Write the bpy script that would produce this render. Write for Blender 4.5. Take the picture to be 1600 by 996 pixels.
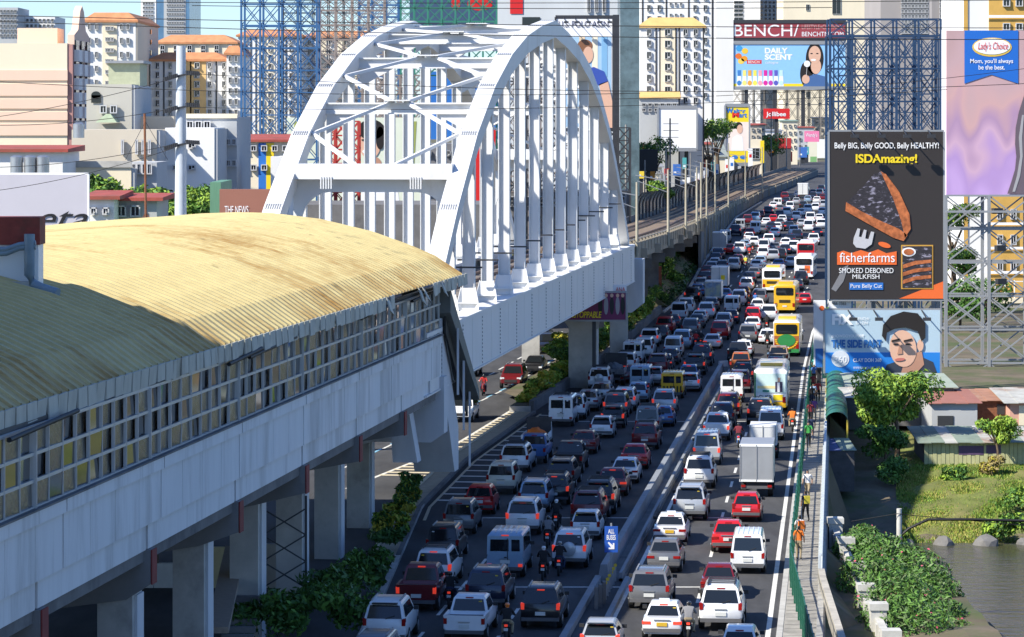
import bpy, bmesh, math, random
from mathutils import Vector, Matrix
random.seed(11)
R = math.radians
scn = bpy.context.scene
for o in list(bpy.data.objects): bpy.data.objects.remove(o)
COL = scn.collection

# ------------------------------------------------------------------ camera, sky, sun, exposure
F, HC, YH = 5000.0, 22.0, 185.0        # focal length in photo pixels, eye height, horizon row
cam = bpy.data.cameras.new('camera'); camo = bpy.data.objects.new('camera', cam); COL.objects.link(camo)
cam.sensor_width = 36; cam.lens = F / 1600 * 36
camo.location = (0, 0, HC); camo.rotation_euler = (R(90), 0, 0)
cam.shift_y = -(498 - YH) / 1600; cam.clip_end = 8000; cam.clip_start = 1
scn.camera = camo
AZ, EL = 59.0, 41.0                     # light travels to the right and away from the camera
w = bpy.data.worlds.new('World'); scn.world = w; w.use_nodes = True
nt = w.node_tree; bg = nt.nodes['Background']
sky = nt.nodes.new('ShaderNodeTexSky'); sky.sky_type = 'NISHITA'; sky.sun_disc = False
sky.sun_elevation = R(EL); sky.sun_rotation = R(180 + AZ); sky.air_density = 1.0; sky.dust_density = .25; sky.ozone_density = 1.2
wb = nt.nodes.new('ShaderNodeMix'); wb.data_type = 'RGBA'; wb.blend_type = 'MULTIPLY'; wb.inputs[0].default_value = 1; wb.inputs[7].default_value = (.66, .87, 1.26, 1)   # camera white balance, alike over the whole sky
nt.links.new(sky.outputs[0], wb.inputs[6]); nt.links.new(wb.outputs[2], bg.inputs[0]); bg.inputs[1].default_value = 0.1
sl = bpy.data.lights.new('sun', 'SUN'); sl.energy = 5.0; sl.angle = R(0.5); sl.color = (1, .94, .83)
so = bpy.data.objects.new('sun', sl); COL.objects.link(so)
so.rotation_euler = Vector((-math.sin(R(AZ)) * math.cos(R(EL)), -math.cos(R(AZ)) * math.cos(R(EL)), math.sin(R(EL)))).to_track_quat('Z', 'Y').to_euler()
so.location = (-60, -40, 90)
vs = scn.view_settings; vs.view_transform = 'Standard'; vs.look = 'None'; vs.exposure = 0.75; vs.gamma = 1; vs.use_curve_mapping = False

# ------------------------------------------------------------------ helpers
def lerp(a, b, t): return a + (b - a) * t
def tab(t, x):
    if x <= t[0][0]:
        (a, b), (c, d) = t[0], t[1]
    elif x >= t[-1][0]:
        (a, b), (c, d) = t[-2], t[-1]
    else:
        for i in range(len(t) - 1):
            if t[i][0] <= x <= t[i + 1][0]:
                (a, b), (c, d) = t[i], t[i + 1]; break
    return b + (d - b) * (x - a) / (c - a)
def P(x, y, Y): return Vector(((x - 800) * Y / F, Y, HC - (y - YH) * Y / F))   # photo pixel at distance Y
GT = [(-500, 0), (380, 0), (415, .7), (446, 1.8), (490, 2.7), (600, 3.4), (900, 4.2), (3000, 5)]
def g(Y): return 0 if Y < 380 else tab(GT, Y)                                  # the road climbs beyond the river
def G(x, y):                                                                  # photo pixel on the ground
    z = 0
    for _ in range(25):
        Y = F * (HC - z) / (y - YH); z = .5 * z + .5 * g(Y)
    return Vector(((x - 800) * Y / F, Y, g(Y)))
KERB = [(90, -8), (144, -6.1), (181, -5.2), (205.6, -2.9), (238.6, 1.67), (274, 6.8), (327, 13.1), (362, 17.1), (400, 21.9), (446, 26.6), (487, 31.0), (600, 42), (732, 58.6), (818, 72), (1000, 98)]
RIGHT = [(90, 6.2), (155, 12.8), (280, 25.5), (330, 31), (400, 40), (487, 53), (600, 67), (732, 84), (1000, 125)]
def kx(Y): return tab(KERB, Y)
def rx(Y): return tab(RIGHT, Y)
def bx(Y): return 2.6 + .11 * (Y - 136) if Y < 280 else lerp(kx(Y), rx(Y), .63)
WL = {}
def wl(o): return WL.get(o.name, Vector((0, 0, 0)))
def link(o, parent=None, loc=None):
    COL.objects.link(o)
    L = Vector(loc) if loc is not None else Vector((0, 0, 0))
    WL[o.name] = L
    if parent is not None:
        o.parent = parent; o.location = L - wl(parent)
    else: o.location = L
    return o
def tag(o, label, cat, group=None):
    o['label'] = label; o['category'] = cat
    if group: o['group'] = group
    return o
def thing(name, label, cat, loc=(0, 0, 0), group=None):
    o = bpy.data.objects.new(name, None); o.empty_display_size = .2; link(o, None, loc)
    return tag(o, label, cat, group)
def struct(o): o['kind'] = 'structure'; return o
class MB:
    def __init__(s): s.v = []; s.f = []; s.m = []
    def face(s, pts, m=0):
        n = len(s.v); s.v += [tuple(p) for p in pts]; s.f.append(tuple(range(n, n + len(pts)))); s.m.append(m)
    def loft(s, rings, m=0, cap=True, closed=True):
        n = len(s.v); k = len(rings[0])
        for r in rings: s.v += [tuple(p) for p in r]
        for i in range(len(rings) - 1):
            for j in range(k if closed else k - 1):
                a = n + i * k + j; b = n + i * k + (j + 1) % k
                s.f.append((a, b, b + k, a + k)); s.m.append(m)
        if cap:
            s.f.append(tuple(n + j for j in range(k))[::-1]); s.m.append(m)
            e = n + (len(rings) - 1) * k
            s.f.append(tuple(e + j for j in range(k))); s.m.append(m)
        return s
    def box(s, c, d, rz=0, m=0):
        cx, cy, cz = c; x, y, z = d[0] / 2, d[1] / 2, d[2] / 2; ca, sa = math.cos(rz), math.sin(rz)
        def q(a, b, h): return (cx + a * ca - b * sa, cy + a * sa + b * ca, cz + h)
        s.loft([[q(-x, -y, h), q(x, -y, h), q(x, y, h), q(-x, y, h)] for h in (-z, z)], m); return s
    def bar(s, p, q, w, h=None, m=0, up=(0, 0, 1)):
        p, q = Vector(p), Vector(q); d = (q - p).normalized(); u = Vector(up)
        if abs(d.dot(u)) > .98: u = Vector((0, 1, 0))
        a = d.cross(u).normalized(); b = a.cross(d); h = h or w
        o = [a * w / 2 + b * h / 2, a * -w / 2 + b * h / 2, a * -w / 2 + b * -h / 2, a * w / 2 + b * -h / 2]
        s.loft([[p + t for t in o], [q + t for t in o]], m); return s
    def tube(s, path, r, n=8, m=0):
        path = [Vector(p) for p in path]; rings = []
        for i, p in enumerate(path):
            d = (path[min(i + 1, len(path) - 1)] - path[max(i - 1, 0)]).normalized()
            u = Vector((0, 0, 1)) if abs(d.z) < .95 else Vector((0, 1, 0))
            a = d.cross(u).normalized(); b = a.cross(d); rr = r[i] if isinstance(r, (list, tuple)) else r
            rings.append([p + (a * math.cos(t) + b * math.sin(t)) * rr for t in [6.28319 * k / n for k in range(n)]])
        s.loft(rings, m); return s
    def prism(s, pts, vec, m=0):
        v = Vector(vec); s.loft([[Vector(p) for p in pts], [Vector(p) + v for p in pts]], m); return s
    def mesh(s, name, mats=(), smooth=None):
        me = bpy.data.meshes.new(name); me.from_pydata(s.v, [], s.f)
        for m in (mats if isinstance(mats, (list, tuple)) else [mats]): me.materials.append(m)
        if any(s.m): me.polygons.foreach_set('material_index', s.m)
        bm = bmesh.new(); bm.from_mesh(me); bmesh.ops.recalc_face_normals(bm, faces=bm.faces); bm.to_mesh(me); bm.free()
        if smooth:
            me.polygons.foreach_set('use_smooth', [True] * len(me.polygons)); me.set_sharp_from_angle(angle=R(smooth))
        me.update(); return me
    def obj(s, name, mats, parent=None, smooth=None, shift=False):
        if parent is None:                                     # origin at the base of the shape
            n = len(s.v); c = Vector((sum(a[0] for a in s.v) / n, sum(a[1] for a in s.v) / n, min(a[2] for a in s.v)))
            s.v = [tuple(Vector(a) - c) for a in s.v]
            return link(bpy.data.objects.new(name, s.mesh(name, mats, smooth)), None, c)
        return link(bpy.data.objects.new(name, s.mesh(name, mats, smooth)), parent)
BARM = {}
def bar(name, p, q, w, h, mat, parent, kind='bar', up=(0, 0, 1)):
    """one straight member as an object of its own; alike members share one mesh"""
    key = (mat.name, kind)
    if key not in BARM:
        b = MB()
        if kind == 'bar': b.box((0, 0, 0), (1, 1, 1))
        else: b.loft([[(.5 * math.cos(t), y, .5 * math.sin(t)) for t in [6.28319 * k / 8 for k in range(8)]] for y in (-.5, .5)])
        BARM[key] = b.mesh(kind, [mat], 50 if kind != 'bar' else None)
    p, q = Vector(p), Vector(q); d = q - p; L = d.length; d.normalize(); u = Vector(up)
    if abs(d.dot(u)) > .98: u = Vector((0, 1, 0))
    a = d.cross(u).normalized(); b = a.cross(d)
    o = bpy.data.objects.new(name, BARM[key]); COL.objects.link(o)
    M_ = Matrix(((a.x * w, d.x * L, b.x * h, 0), (a.y * w, d.y * L, b.y * h, 0), (a.z * w, d.z * L, b.z * h, 0), (0, 0, 0, 1)))
    c = (p + q) / 2; WL[o.name] = c
    if parent is not None: o.parent = parent; c = c - wl(parent)
    M_.translation = c; o.matrix_local = M_
    return o
def put(name, me, parent, loc, rz=0, sc=None):
    o = bpy.data.objects.new(name, me); link(o, parent, loc); o.rotation_euler[2] = rz
    if sc: o.scale = sc
    return o
MATS = {}
def M(name, col, rough=.65, metal=0, var=.12, sc=2.0, bump=0, coat=0, stretch=None, col2=None, thr=None, spec=.4, emit=0):
    """procedural surface: base colour broken up by noise, a second colour for stains or wear"""
    if name in MATS: return MATS[name]
    m = bpy.data.materials.new(name); m.use_nodes = True; t = m.node_tree; b = t.nodes['Principled BSDF']
    b.inputs['Roughness'].default_value = rough; b.inputs['Metallic'].default_value = metal
    b.inputs['Specular IOR Level'].default_value = spec; b.inputs['Coat Weight'].default_value = coat; b.inputs['Coat Roughness'].default_value = .08
    c = (*col, 1); b.inputs['Base Color'].default_value = c
    if emit: b.inputs['Emission Color'].default_value = c; b.inputs['Emission Strength'].default_value = emit
    if var or col2 or bump:
        tc = t.nodes.new('ShaderNodeTexCoord'); mp = t.nodes.new('ShaderNodeMapping'); t.links.new(tc.outputs['Object'], mp.inputs[0])
        if stretch: mp.inputs['Scale'].default_value = stretch
        nz = t.nodes.new('ShaderNodeTexNoise'); nz.inputs['Scale'].default_value = sc; nz.inputs['Detail'].default_value = 6; nz.inputs['Roughness'].default_value = .65
        t.links.new(mp.outputs[0], nz.inputs['Vector'])
        rp = t.nodes.new('ShaderNodeValToRGB'); t.links.new(nz.outputs['Fac'], rp.inputs[0])
        e = rp.color_ramp.elements; e[0].position = .3; e[1].position = .7
        e[0].color = (*[max(0, k * (1 - var)) for k in col], 1); e[1].color = (*[min(1, k * (1 + var)) for k in col], 1)
        out = rp.outputs[0]
        if col2:
            n2 = t.nodes.new('ShaderNodeTexNoise'); n2.inputs['Scale'].default_value = sc * .37; n2.inputs['Detail'].default_value = 8; n2.inputs['Roughness'].default_value = .7
            t.links.new(mp.outputs[0], n2.inputs['Vector'])
            r2 = t.nodes.new('ShaderNodeValToRGB'); t.links.new(n2.outputs['Fac'], r2.inputs[0])
            a, z = thr or (.5, .7); r2.color_ramp.elements[0].position = a; r2.color_ramp.elements[1].position = z
            mx = t.nodes.new('ShaderNodeMix'); mx.data_type = 'RGBA'; t.links.new(r2.outputs[0], mx.inputs[0]); t.links.new(out, mx.inputs[6]); mx.inputs[7].default_value = (*col2, 1); out = mx.outputs[2]
        t.links.new(out, b.inputs['Base Color'])
        if bump:
            bp = t.nodes.new('ShaderNodeBump'); bp.inputs['Strength'].default_value = .6; bp.inputs['Distance'].default_value = bump
            t.links.new(nz.outputs['Fac'], bp.inputs['Height']); t.links.new(bp.outputs[0], b.inputs['Normal'])
    MATS[name] = m; return m
asphalt = M('asphalt', (.06, .06, .062), .85, var=.3, sc=.6, col2=(.03, .03, .031), thr=(.52, .78), spec=.25, stretch=(1, .25, 1))
paintw = M('road_paint', (.62, .61, .56), .7, var=.15, sc=3, col2=(.2, .2, .19), thr=(.55, .8))
painty = M('road_paint_cream', (.6, .52, .36), .7, var=.15, sc=3)
paintb = M('road_paint_blue', (.2, .42, .55), .7, sc=3)
conc = M('concrete', (.42, .41, .38), .85, var=.18, sc=.7, col2=(.2, .19, .17), thr=(.52, .75), bump=.01)
concw = M('painted_concrete', (.56, .57, .58), .7, var=.1, sc=.8, col2=(.3, .3, .29), thr=(.6, .85), stretch=(1, 1, .25))
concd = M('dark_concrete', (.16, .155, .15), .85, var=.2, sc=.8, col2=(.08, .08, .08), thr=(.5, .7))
soil = M('soil', (.13, .105, .07), .95, var=.3, sc=.35, col2=(.07, .09, .03), thr=(.45, .6), bump=.05)
pave = M('pavement', (.33, .31, .27), .85, var=.2, sc=1.2, col2=(.2, .19, .17))
white = M('white_paint', (.78, .79, .78), .45, var=.04, sc=.8, col2=(.55, .55, .53), thr=(.62, .9), stretch=(1, 1, .3))
steelw = M('bridge_white_paint', (.66, .665, .66), .5, var=.03, sc=.6, col2=(.40, .35, .28), thr=(.57, .86), stretch=(1, 1, .3))
black = M('black', (.012, .012, .013), .6, var=0)
dark = M('dark_metal', (.05, .052, .058), .5, .3, var=.2)
grey = M('grey_metal', (.3, .31, .32), .5, .3, var=.15)
red = M('red_paint', (.42, .03, .03), .5, var=.15)
rust = M('rust', (.22, .09, .045), .85, var=.35, sc=3)
wood = M('bark', (.12, .085, .055), .9, var=.3, sc=6, stretch=(1, 1, .2), bump=.03)
glass = M('dark_glass', (.012, .015, .018), .04, var=0, spec=.6)

# ------------------------------------------------------------------ ground, river, roads
def gz(X, Y):
    z = g(Y) - .06
    e = rx(Y) + 2.5
    if X > e and Y < 252:
        zb = -8.0 if Y < 197 else tab([(197, -8), (203.5, -5.0), (207, -4.4), (214, -3.5), (224, -2.55), (232, -2.3), (240, -1.5), (252, -.2)], Y)
        if Y < 170 and X < 25.5: zb = max(zb, -1.3 if X < 23.5 else -4.5)
        z = min(z, zb) if Y > 60 else z
    return z
xs = [-1800, -900, -500, -300, -200, -140, -100] + [-80 + 4 * i for i in range(18)] + [-8 + 1.5 * i for i in range(60)] + [84, 92, 100, 115, 130, 160, 200, 260, 350, 500, 900, 1800]
ys = [-200, 0, 60] + [90 + 2.5 * i for i in range(66)] + [258 + 12 * i for i in range(30)] + [640, 700, 800, 900, 1050, 1300, 1700, 2500, 4000, 6000]
b = MB(); b.v = [(x, y, gz(x, y) + (random.uniform(-.18, .18) if (x > rx(y) + 5 and y < 235) else 0)) for y in ys for x in xs]
nx = len(xs)
for j in range(len(ys) - 1):
    for i in range(nx - 1):
        b.f.append((j * nx + i, j * nx + i + 1, (j + 1) * nx + i + 1, (j + 1) * nx + i)); b.m.append(1 if xs[i] > rx(ys[j]) + 7 and 203 < ys[j] < 250 else 0)
struct(b.obj('ground', [soil, M('turf', (.13, .15, .035), .95, var=.35, sc=.5, col2=(.2, .18, .06), thr=(.45, .65), bump=.05)]))
wm = bpy.data.materials.new('river_water'); wm.use_nodes = True; t = wm.node_tree; bs = t.nodes['Principled BSDF']
bs.inputs['Base Color'].default_value = (.055, .055, .03, 1); bs.inputs['Roughness'].default_value = .2
tc = t.nodes.new('ShaderNodeTexCoord'); mp = t.nodes.new('ShaderNodeMapping'); mp.inputs['Scale'].default_value = (.35, 1.3, 1); nz = t.nodes.new('ShaderNodeTexNoise'); nz.inputs['Scale'].default_value = 1.1; nz.inputs['Detail'].default_value = 5
bp = t.nodes.new('ShaderNodeBump'); bp.inputs['Strength'].default_value = .55; bp.inputs['Distance'].default_value = .25
t.links.new(tc.outputs['Object'], mp.inputs[0]); t.links.new(mp.outputs[0], nz.inputs[0]); t.links.new(nz.outputs[0], bp.inputs['Height']); t.links.new(bp.outputs[0], bs.inputs['Normal'])
b = MB(); b.face([(16, 60, -5), (200, 60, -5), (200, 206, -5), (16, 206, -5)]); struct(b.obj('river', [wm]))
def ribbon(b, fa, fb, y0, y1, z, step=6, m=0, cut=None):
    Y = y0
    while Y < y1 - .01:
        Y2 = min(Y + step, y1)
        b.face([(fa(Y), Y, g(Y) + z), (fb(Y), Y, g(Y) + z), (fb(Y2), Y2, g(Y2) + z), (fa(Y2), Y2, g(Y2) + z)], m); Y = Y2
b = MB(); ribbon(b, lambda Y: kx(Y) - 24, lambda Y: rx(Y) + .7, 60, 1300, 0, 8)
road = struct(b.obj('road', [asphalt]))
def mark(name, fa, w, y0, y1, mat=paintw, z=.006, dash=None, parent=road):
    b = MB()
    if dash:
        Y = y0
        while Y < y1: ribbon(b, lambda q: fa(q) - w / 2, lambda q: fa(q) + w / 2, Y, min(Y + dash[0], y1), z, 3); Y += dash[0] + dash[1]
    else: ribbon(b, lambda q: fa(q) - w / 2, lambda q: fa(q) + w / 2, y0, y1, z)
    return b.obj(name, [mat], parent)
mark('edge_line', lambda Y: rx(Y), .22, 90, 420)
mark('lane_line', lambda Y: rx(Y) - 3.4, .16, 92, 420, dash=(3, 4.6))
mark('edge_line', lambda Y: bx(Y) + 1.35, .2, 90, 276)
for k in (1, 2):
    mark('lane_line', lambda Y, k=k: bx(Y) - 3.35 * k + .2, .16, 94 + k, 520, dash=(3, 4.6))
mark('lane_line', lambda Y: bx(Y) + .3, .16, 284, 520, dash=(2, 4.6))
mark('edge_line', lambda Y: kx(Y) + .55, .18, 175, 238, painty)
for Y in (150, 176, 232): mark('joint_line', lambda q: (kx(Y) + rx(Y)) / 2, 15, Y, Y + .25)
# opposing carriageway: centre dashes, chevron hatching
cl = lambda Y: tab([(200, -10.8), (262, -.2), (300, 5), (400, 17)], Y)
mark('lane_line', cl, .18, 195, 330, dash=(3, 3))
mark('lane_line', lambda Y: cl(Y) - .1, .2, 198, 330, paintb, dash=(3, 3))
mark('lane_line', lambda Y: cl(Y) - 3.4, .18, 190, 330, dash=(3, 3))
hl = lambda Y: tab([(196, -8.4), (215, -3.9), (250, 1.3), (262, 3.2)], Y)
mark('hatch_edge_line', hl, .25, 190, 262)
i = 0
Y = 197
while Y < 247:
    q = MB(); a = hl(Y); c = kx(Y) - 1.35
    if c - a > .3: q.face([(a, Y, .007), (c, Y - .35, .007), (c, Y + .28, .007), (a, Y + .63, .007)]); q.obj('hatch_stripe', [painty], road)
    Y += 1.55
Y = 184
while Y < 237:
    q = MB(); a = kx(Y) + .6; c = kx(Y) + tab([(184, 3.4), (205, 2.6), (237, 1.6)], Y)
    q.face([(a, Y, .007), (c, Y - .3, .007), (c, Y + .25, .007), (a, Y + .55, .007)]); q.obj('hatch_stripe', [paintw], road); Y += 3.1
# raised kerb island beside the hatching, then the kerb along the lanes
def wall(name, fa, wd, h, y0, y1, mats, parent=None, step=5, z0=-.02):
    b = MB(); Y = y0; rings = []
    while True:
        x = fa(Y); z = g(Y); rings.append([(x - wd / 2, Y, z + z0), (x + wd / 2, Y, z + z0), (x + wd / 2, Y, z + h), (x - wd / 2, Y, z + h)])
        if Y >= y1: break
        Y = min(Y + step, y1)
    b.loft(rings); return b.obj(name, mats, parent)
kt = M('kerb_top', (.36, .31, .22), .8, var=.15, sc=1.5)
ki = struct(wall('kerb_island', lambda Y: kx(Y) - .62, 1.0, .14, 160, 238.5, [kt]))
wall('kerb_edge', lambda Y: kx(Y) + .02, .24, .2, 160, 238.5, [concd], ki)
wall('kerb_edge', lambda Y: kx(Y) - 1.25, .22, .17, 160, 238.5, [painty], ki)
struct(wall('kerb', lambda Y: kx(Y) + .02, .3, .16, 90, 182, [conc]))
struct(wall('kerb', lambda Y: kx(Y) + .02, .3, .16, 362, 700, [conc], step=10))
# pavement along the right edge
pv = MB(); ribbon(pv, lambda Y: rx(Y) + .6, lambda Y: rx(Y) + 2.4, 70, 420, .16, 5)
pv = struct(pv.obj('pavement', [pave]))
wall('kerb_edge', lambda Y: rx(Y) + .5, .26, .18, 70, 420, [conc], pv)
for Y in range(130, 290, 1):      # paving joints seen near the camera
    q = MB(); q.box((rx(Y) + 1.5, Y, .163), (1.6, .05, .012)); q.obj('paving_joint', [concd], pv)
struct(wall('bridge_side_beam', lambda Y: rx(Y) + 2.25, .35, .12, 70, 240, [concd], z0=-2.2))
# ------------------------------------------------------------------ station
SD = Vector((.1347, 1, 0)).normalized()
def sx(Y): return .1347 * Y - 26.9                        # right-hand wall line of the station
def SP(Y, u, z): return Vector((sx(Y) - u, Y + u * .1347, z))   # u metres to the left of the wall
roofm = M('cream_roof_sheet', (.52, .435, .215), .6, var=.1, sc=1.2, spec=.3)
t = roofm.node_tree; b_ = t.nodes['Principled BSDF']          # rust streaks run down the ribs, drifting along the axis
tc = t.nodes.new('ShaderNodeTexCoord'); mp = t.nodes.new('ShaderNodeMapping'); mp.inputs['Rotation'].default_value[2] = .134; mp.inputs['Scale'].default_value = (.05, 4.0, .02)
n1 = t.nodes.new('ShaderNodeTexNoise'); n1.inputs['Scale'].default_value = 1.0; n1.inputs['Detail'].default_value = 9; n1.inputs['Roughness'].default_value = .8
n2 = t.nodes.new('ShaderNodeTexNoise'); n2.inputs['Scale'].default_value = .11; n2.inputs['Detail'].default_value = 4
t.links.new(tc.outputs['Object'], mp.inputs[0]); t.links.new(mp.outputs[0], n1.inputs[0]); t.links.new(tc.outputs['Object'], n2.inputs[0])
sp = t.nodes.new('ShaderNodeSeparateXYZ'); t.links.new(tc.outputs['Object'], sp.inputs[0]); ez = t.nodes.new('ShaderNodeMapRange'); ez.inputs[1].default_value = 15.6; ez.inputs[2].default_value = 13.5; ez.inputs[3].default_value = 0; ez.inputs[4].default_value = .13; t.links.new(sp.outputs[2], ez.inputs[0])   # rust gathers at the eaves
a0 = t.nodes.new('ShaderNodeMath'); a0.operation = 'ADD'; t.links.new(n1.outputs[0], a0.inputs[0]); t.links.new(ez.outputs[0], a0.inputs[1])
ad = t.nodes.new('ShaderNodeMath'); ad.operation = 'ADD'; t.links.new(a0.outputs[0], ad.inputs[0]); t.links.new(n2.outputs[0], ad.inputs[1])
rp = t.nodes.new('ShaderNodeValToRGB'); rp.color_ramp.elements[0].position = .53 * 2 - .0; rp.color_ramp.elements[1].position = 1.0
mr = t.nodes.new('ShaderNodeMapRange'); mr.inputs[1].default_value = 1.05; mr.inputs[2].default_value = 1.34; t.links.new(ad.outputs[0], mr.inputs[0])
mx = t.nodes.new('ShaderNodeMix'); mx.data_type = 'RGBA'; mx.inputs[7].default_value = (.30, .17, .045, 1)
src = b_.inputs['Base Color'].links[0].from_socket; t.links.new(src, mx.inputs[6]); t.links.new(mr.outputs[0], mx.inputs[0]); t.links.new(mx.outputs[2], b_.inputs['Base Color'])
n3 = t.nodes.new('ShaderNodeTexNoise'); n3.inputs['Scale'].default_value = 2.3; n3.inputs['Detail'].default_value = 3; mp3 = t.nodes.new('ShaderNodeMapping'); mp3.inputs['Scale'].default_value = (.25, 1.4, .2); mp3.inputs['Rotation'].default_value[2] = .134
t.links.new(tc.outputs['Object'], mp3.inputs[0]); t.links.new(mp3.outputs[0], n3.inputs[0])
m3 = t.nodes.new('ShaderNodeMapRange'); m3.inputs[1].default_value = .71; m3.inputs[2].default_value = .8; t.links.new(n3.outputs[0], m3.inputs[0])
x3 = t.nodes.new('ShaderNodeMix'); x3.data_type = 'RGBA'; x3.inputs[7].default_value = (.1, .075, .03, 1); t.links.new(m3.outputs[0], x3.inputs[0]); t.links.new(mx.outputs[2], x3.inputs[6]); t.links.new(x3.outputs[2], b_.inputs['Base Color'])
st = thing('elevated_station', 'elevated train station with long curved cream metal roof and glazed side wall', 'station', (sx(130) - 8, 130, 0))
PROF = [(-.0, 13.55), (.6, 13.98), (1.3, 14.5), (2.6, 15.1), (4.4, 15.8), (6.9, 16.45), (9.3, 16.76), (11.2, 16.8), (13.2, 16.72), (15.3, 16.55), (18, 16.36), (20.2, 16.2), (23, 15.9), (25, 15.2), (26.2, 14.2)]
b = MB(); rings = []; Y = 72.0; i = 0
def ov(Y): return lerp(-.15, 1.0, (Y - 92) / 80)
while Y <= 172.4:
    h = (0, 0, .1, .1)[i % 4]; e = ov(Y)
    rings.append([SP(Y, u - e * max(0, 1 - u / 9), z + h) for u, z in PROF]); Y += (.66, .03, .09, .03)[i % 4]; i += 1
b.loft(rings, cap=False, closed=False); b.obj('roof', [roofm], st)
fas = M('fascia_sheet', (.42, .42, .36), .6, var=.15, sc=1.5, col2=(.2, .18, .13), thr=(.55, .7), stretch=(1, 1, .3))
Y = 74.0
while Y < 172.6:                                            # fascia sheets, some bent or lost at the far end
    e = ov(Y) + .02; lost = 151.5 < Y < 158.5 or 160.5 < Y < 163
    if not lost:
        dz = random.uniform(-.05, .05); dd = random.uniform(-.05, .06) + (.25 if 149 < Y < 166 and random.random() < .5 else 0)
        q = MB(); a, c = SP(Y + .02, -e, 13.58), SP(Y + 1.0, -e, 13.58 + (.02 if dd < .2 else -.25)); dn = Vector((dd, 0, -.62 + dz))
        q.prism([a, c, c + dn, a + dn], (.06, 0, 0)); q.obj('fascia_panel', [fas], st)
    Y += 1.06
b = MB(); b.bar(SP(72, .15, 12.98), SP(171, .15, 12.98), .25, .2); b.obj('head_beam', [dark], st)
for y0, y1 in ((91, 98), (119, 124.5), (122.5, 131), (146, 153), (160, 171)):
    bar('gutter_pipe', SP(y0, -.35, 12.85), SP(y1, -.4, 12.95 + .1), .16, .16, black, st, 'pipe')
# glazing: mullions, transoms, one pane per opening
alum = M('aluminium', (.42, .45, .47), .4, .4, var=.1)
pn = M('reflective_glass', (.03, .034, .038), .06, var=0, spec=.9, metal=0)
pn2 = M('warped_glass', (.045, .045, .04), .1, var=.3, sc=1.4, spec=1.0, bump=.12)
Z0, Z1 = 10.5, 12.9
cols = [76.2 + 1.517 * i for i in range(63)]; rows = [Z0 + (Z1 - Z0) * k / 3 for k in range(4)]
q = MB(); dz = (Z1 - Z0) / 3
q.prism([(0, 0, 0), (.1347 * 1.44, 1.44, 0), (.1347 * 1.44, 1.44, dz - .08), (0, 0, dz - .08)], (-.03, 0, 0)); pmesh = [q.mesh('pane', [pn]), q.mesh('pane', [pn2])]
for i, Y in enumerate(cols):
    maj = any(abs(Y - k) < .76 for k in (95.0, 108.2, 121.7, 134.4, 146.8, 159))
    wdt = .22 if maj else .11
    bar('mullion', SP(Y, -.06, Z0), SP(Y, -.06, Z1), wdt, .16 if maj else .12, alum, st)
    if i < len(cols) - 1:
        for k in range(3):
            o = put('pane', pmesh[random.random() < .55], st, SP(Y + .04, -.02, rows[k] + .05), random.uniform(-.06, .06) - 0)
            o.rotation_euler[1] = random.uniform(-.05, .05)
for r in rows: bar('transom', SP(74, -.06, r), SP(170.6, -.06, r), .1, .1, alum, st)
# wall panels below the glass: ledge course, main course, recessed beam course
wallm = M('station_wall_paint', (.66, .665, .66), .7, var=.07, sc=.9, col2=(.26, .255, .24), thr=(.5, .78), stretch=(1, 1, .14))
def slab(name, y0, y1, z0, z1, u0, mat, th=.35):
    q = MB(); q.prism([SP(y0, u0, z0), SP(y1, u0, z0), SP(y1, u0, z1), SP(y0, u0, z1)], (-th, 0, 0)); return q.obj(name, [mat], st)
Y = 70.0
while Y < 169:
    y1 = min(Y + 3.05, 170.4); big = int((Y - 70) / 3.05) % 4 == 3
    slab('ledge_panel', Y + .02, y1 - .02 - .1 * big, 10.02, 10.44, -.24, wallm)
    slab('wall_panel', Y + .02, y1 - .02 - .1 * big, 8.3, 9.98, -.12, wallm); Y += 3.05
slab('sill', 70, 170.6, 10.44, 10.5, -.3, concd, .5)
slab('backing_wall', 70, 170.3, 7.0, 10.4, .12, concd, .3)
caps = [95.0, 108.2, 121.7, 134.4, 146.8, 159.0]
for a, c in zip([70] + caps, caps + [170.3]): slab('edge_beam', a + .15, c - .15, 7.42, 8.27, .02, wallm)
b = MB(); b.prism([SP(72, .4, 8.1), SP(171, .4, 8.1), SP(171, 24, 8.1), SP(72, 24, 8.1)], (0, 0, .4)); b.obj('platform_slab', [concd], st)
b = MB(); b.prism([SP(72, .5, 10.2), SP(171, .5, 10.2), SP(171, 6, 10.2), SP(72, 6, 10.2)], (0, 0, .25)); b.obj('platform', [conc], st)
b = MB(); b.prism([SP(72, 25.5, 8.1), SP(171, 25.5, 8.1), SP(171, 25.5, 14.6), SP(72, 25.5, 14.6)], (-.3, 0, 0)); b.obj('rear_wall', [wallm], st)
capm = M('pier_cap_paint', (.2, .2, .2), .75, var=.15, sc=.8, col2=(.3, .29, .27), thr=(.6, .8))
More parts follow.
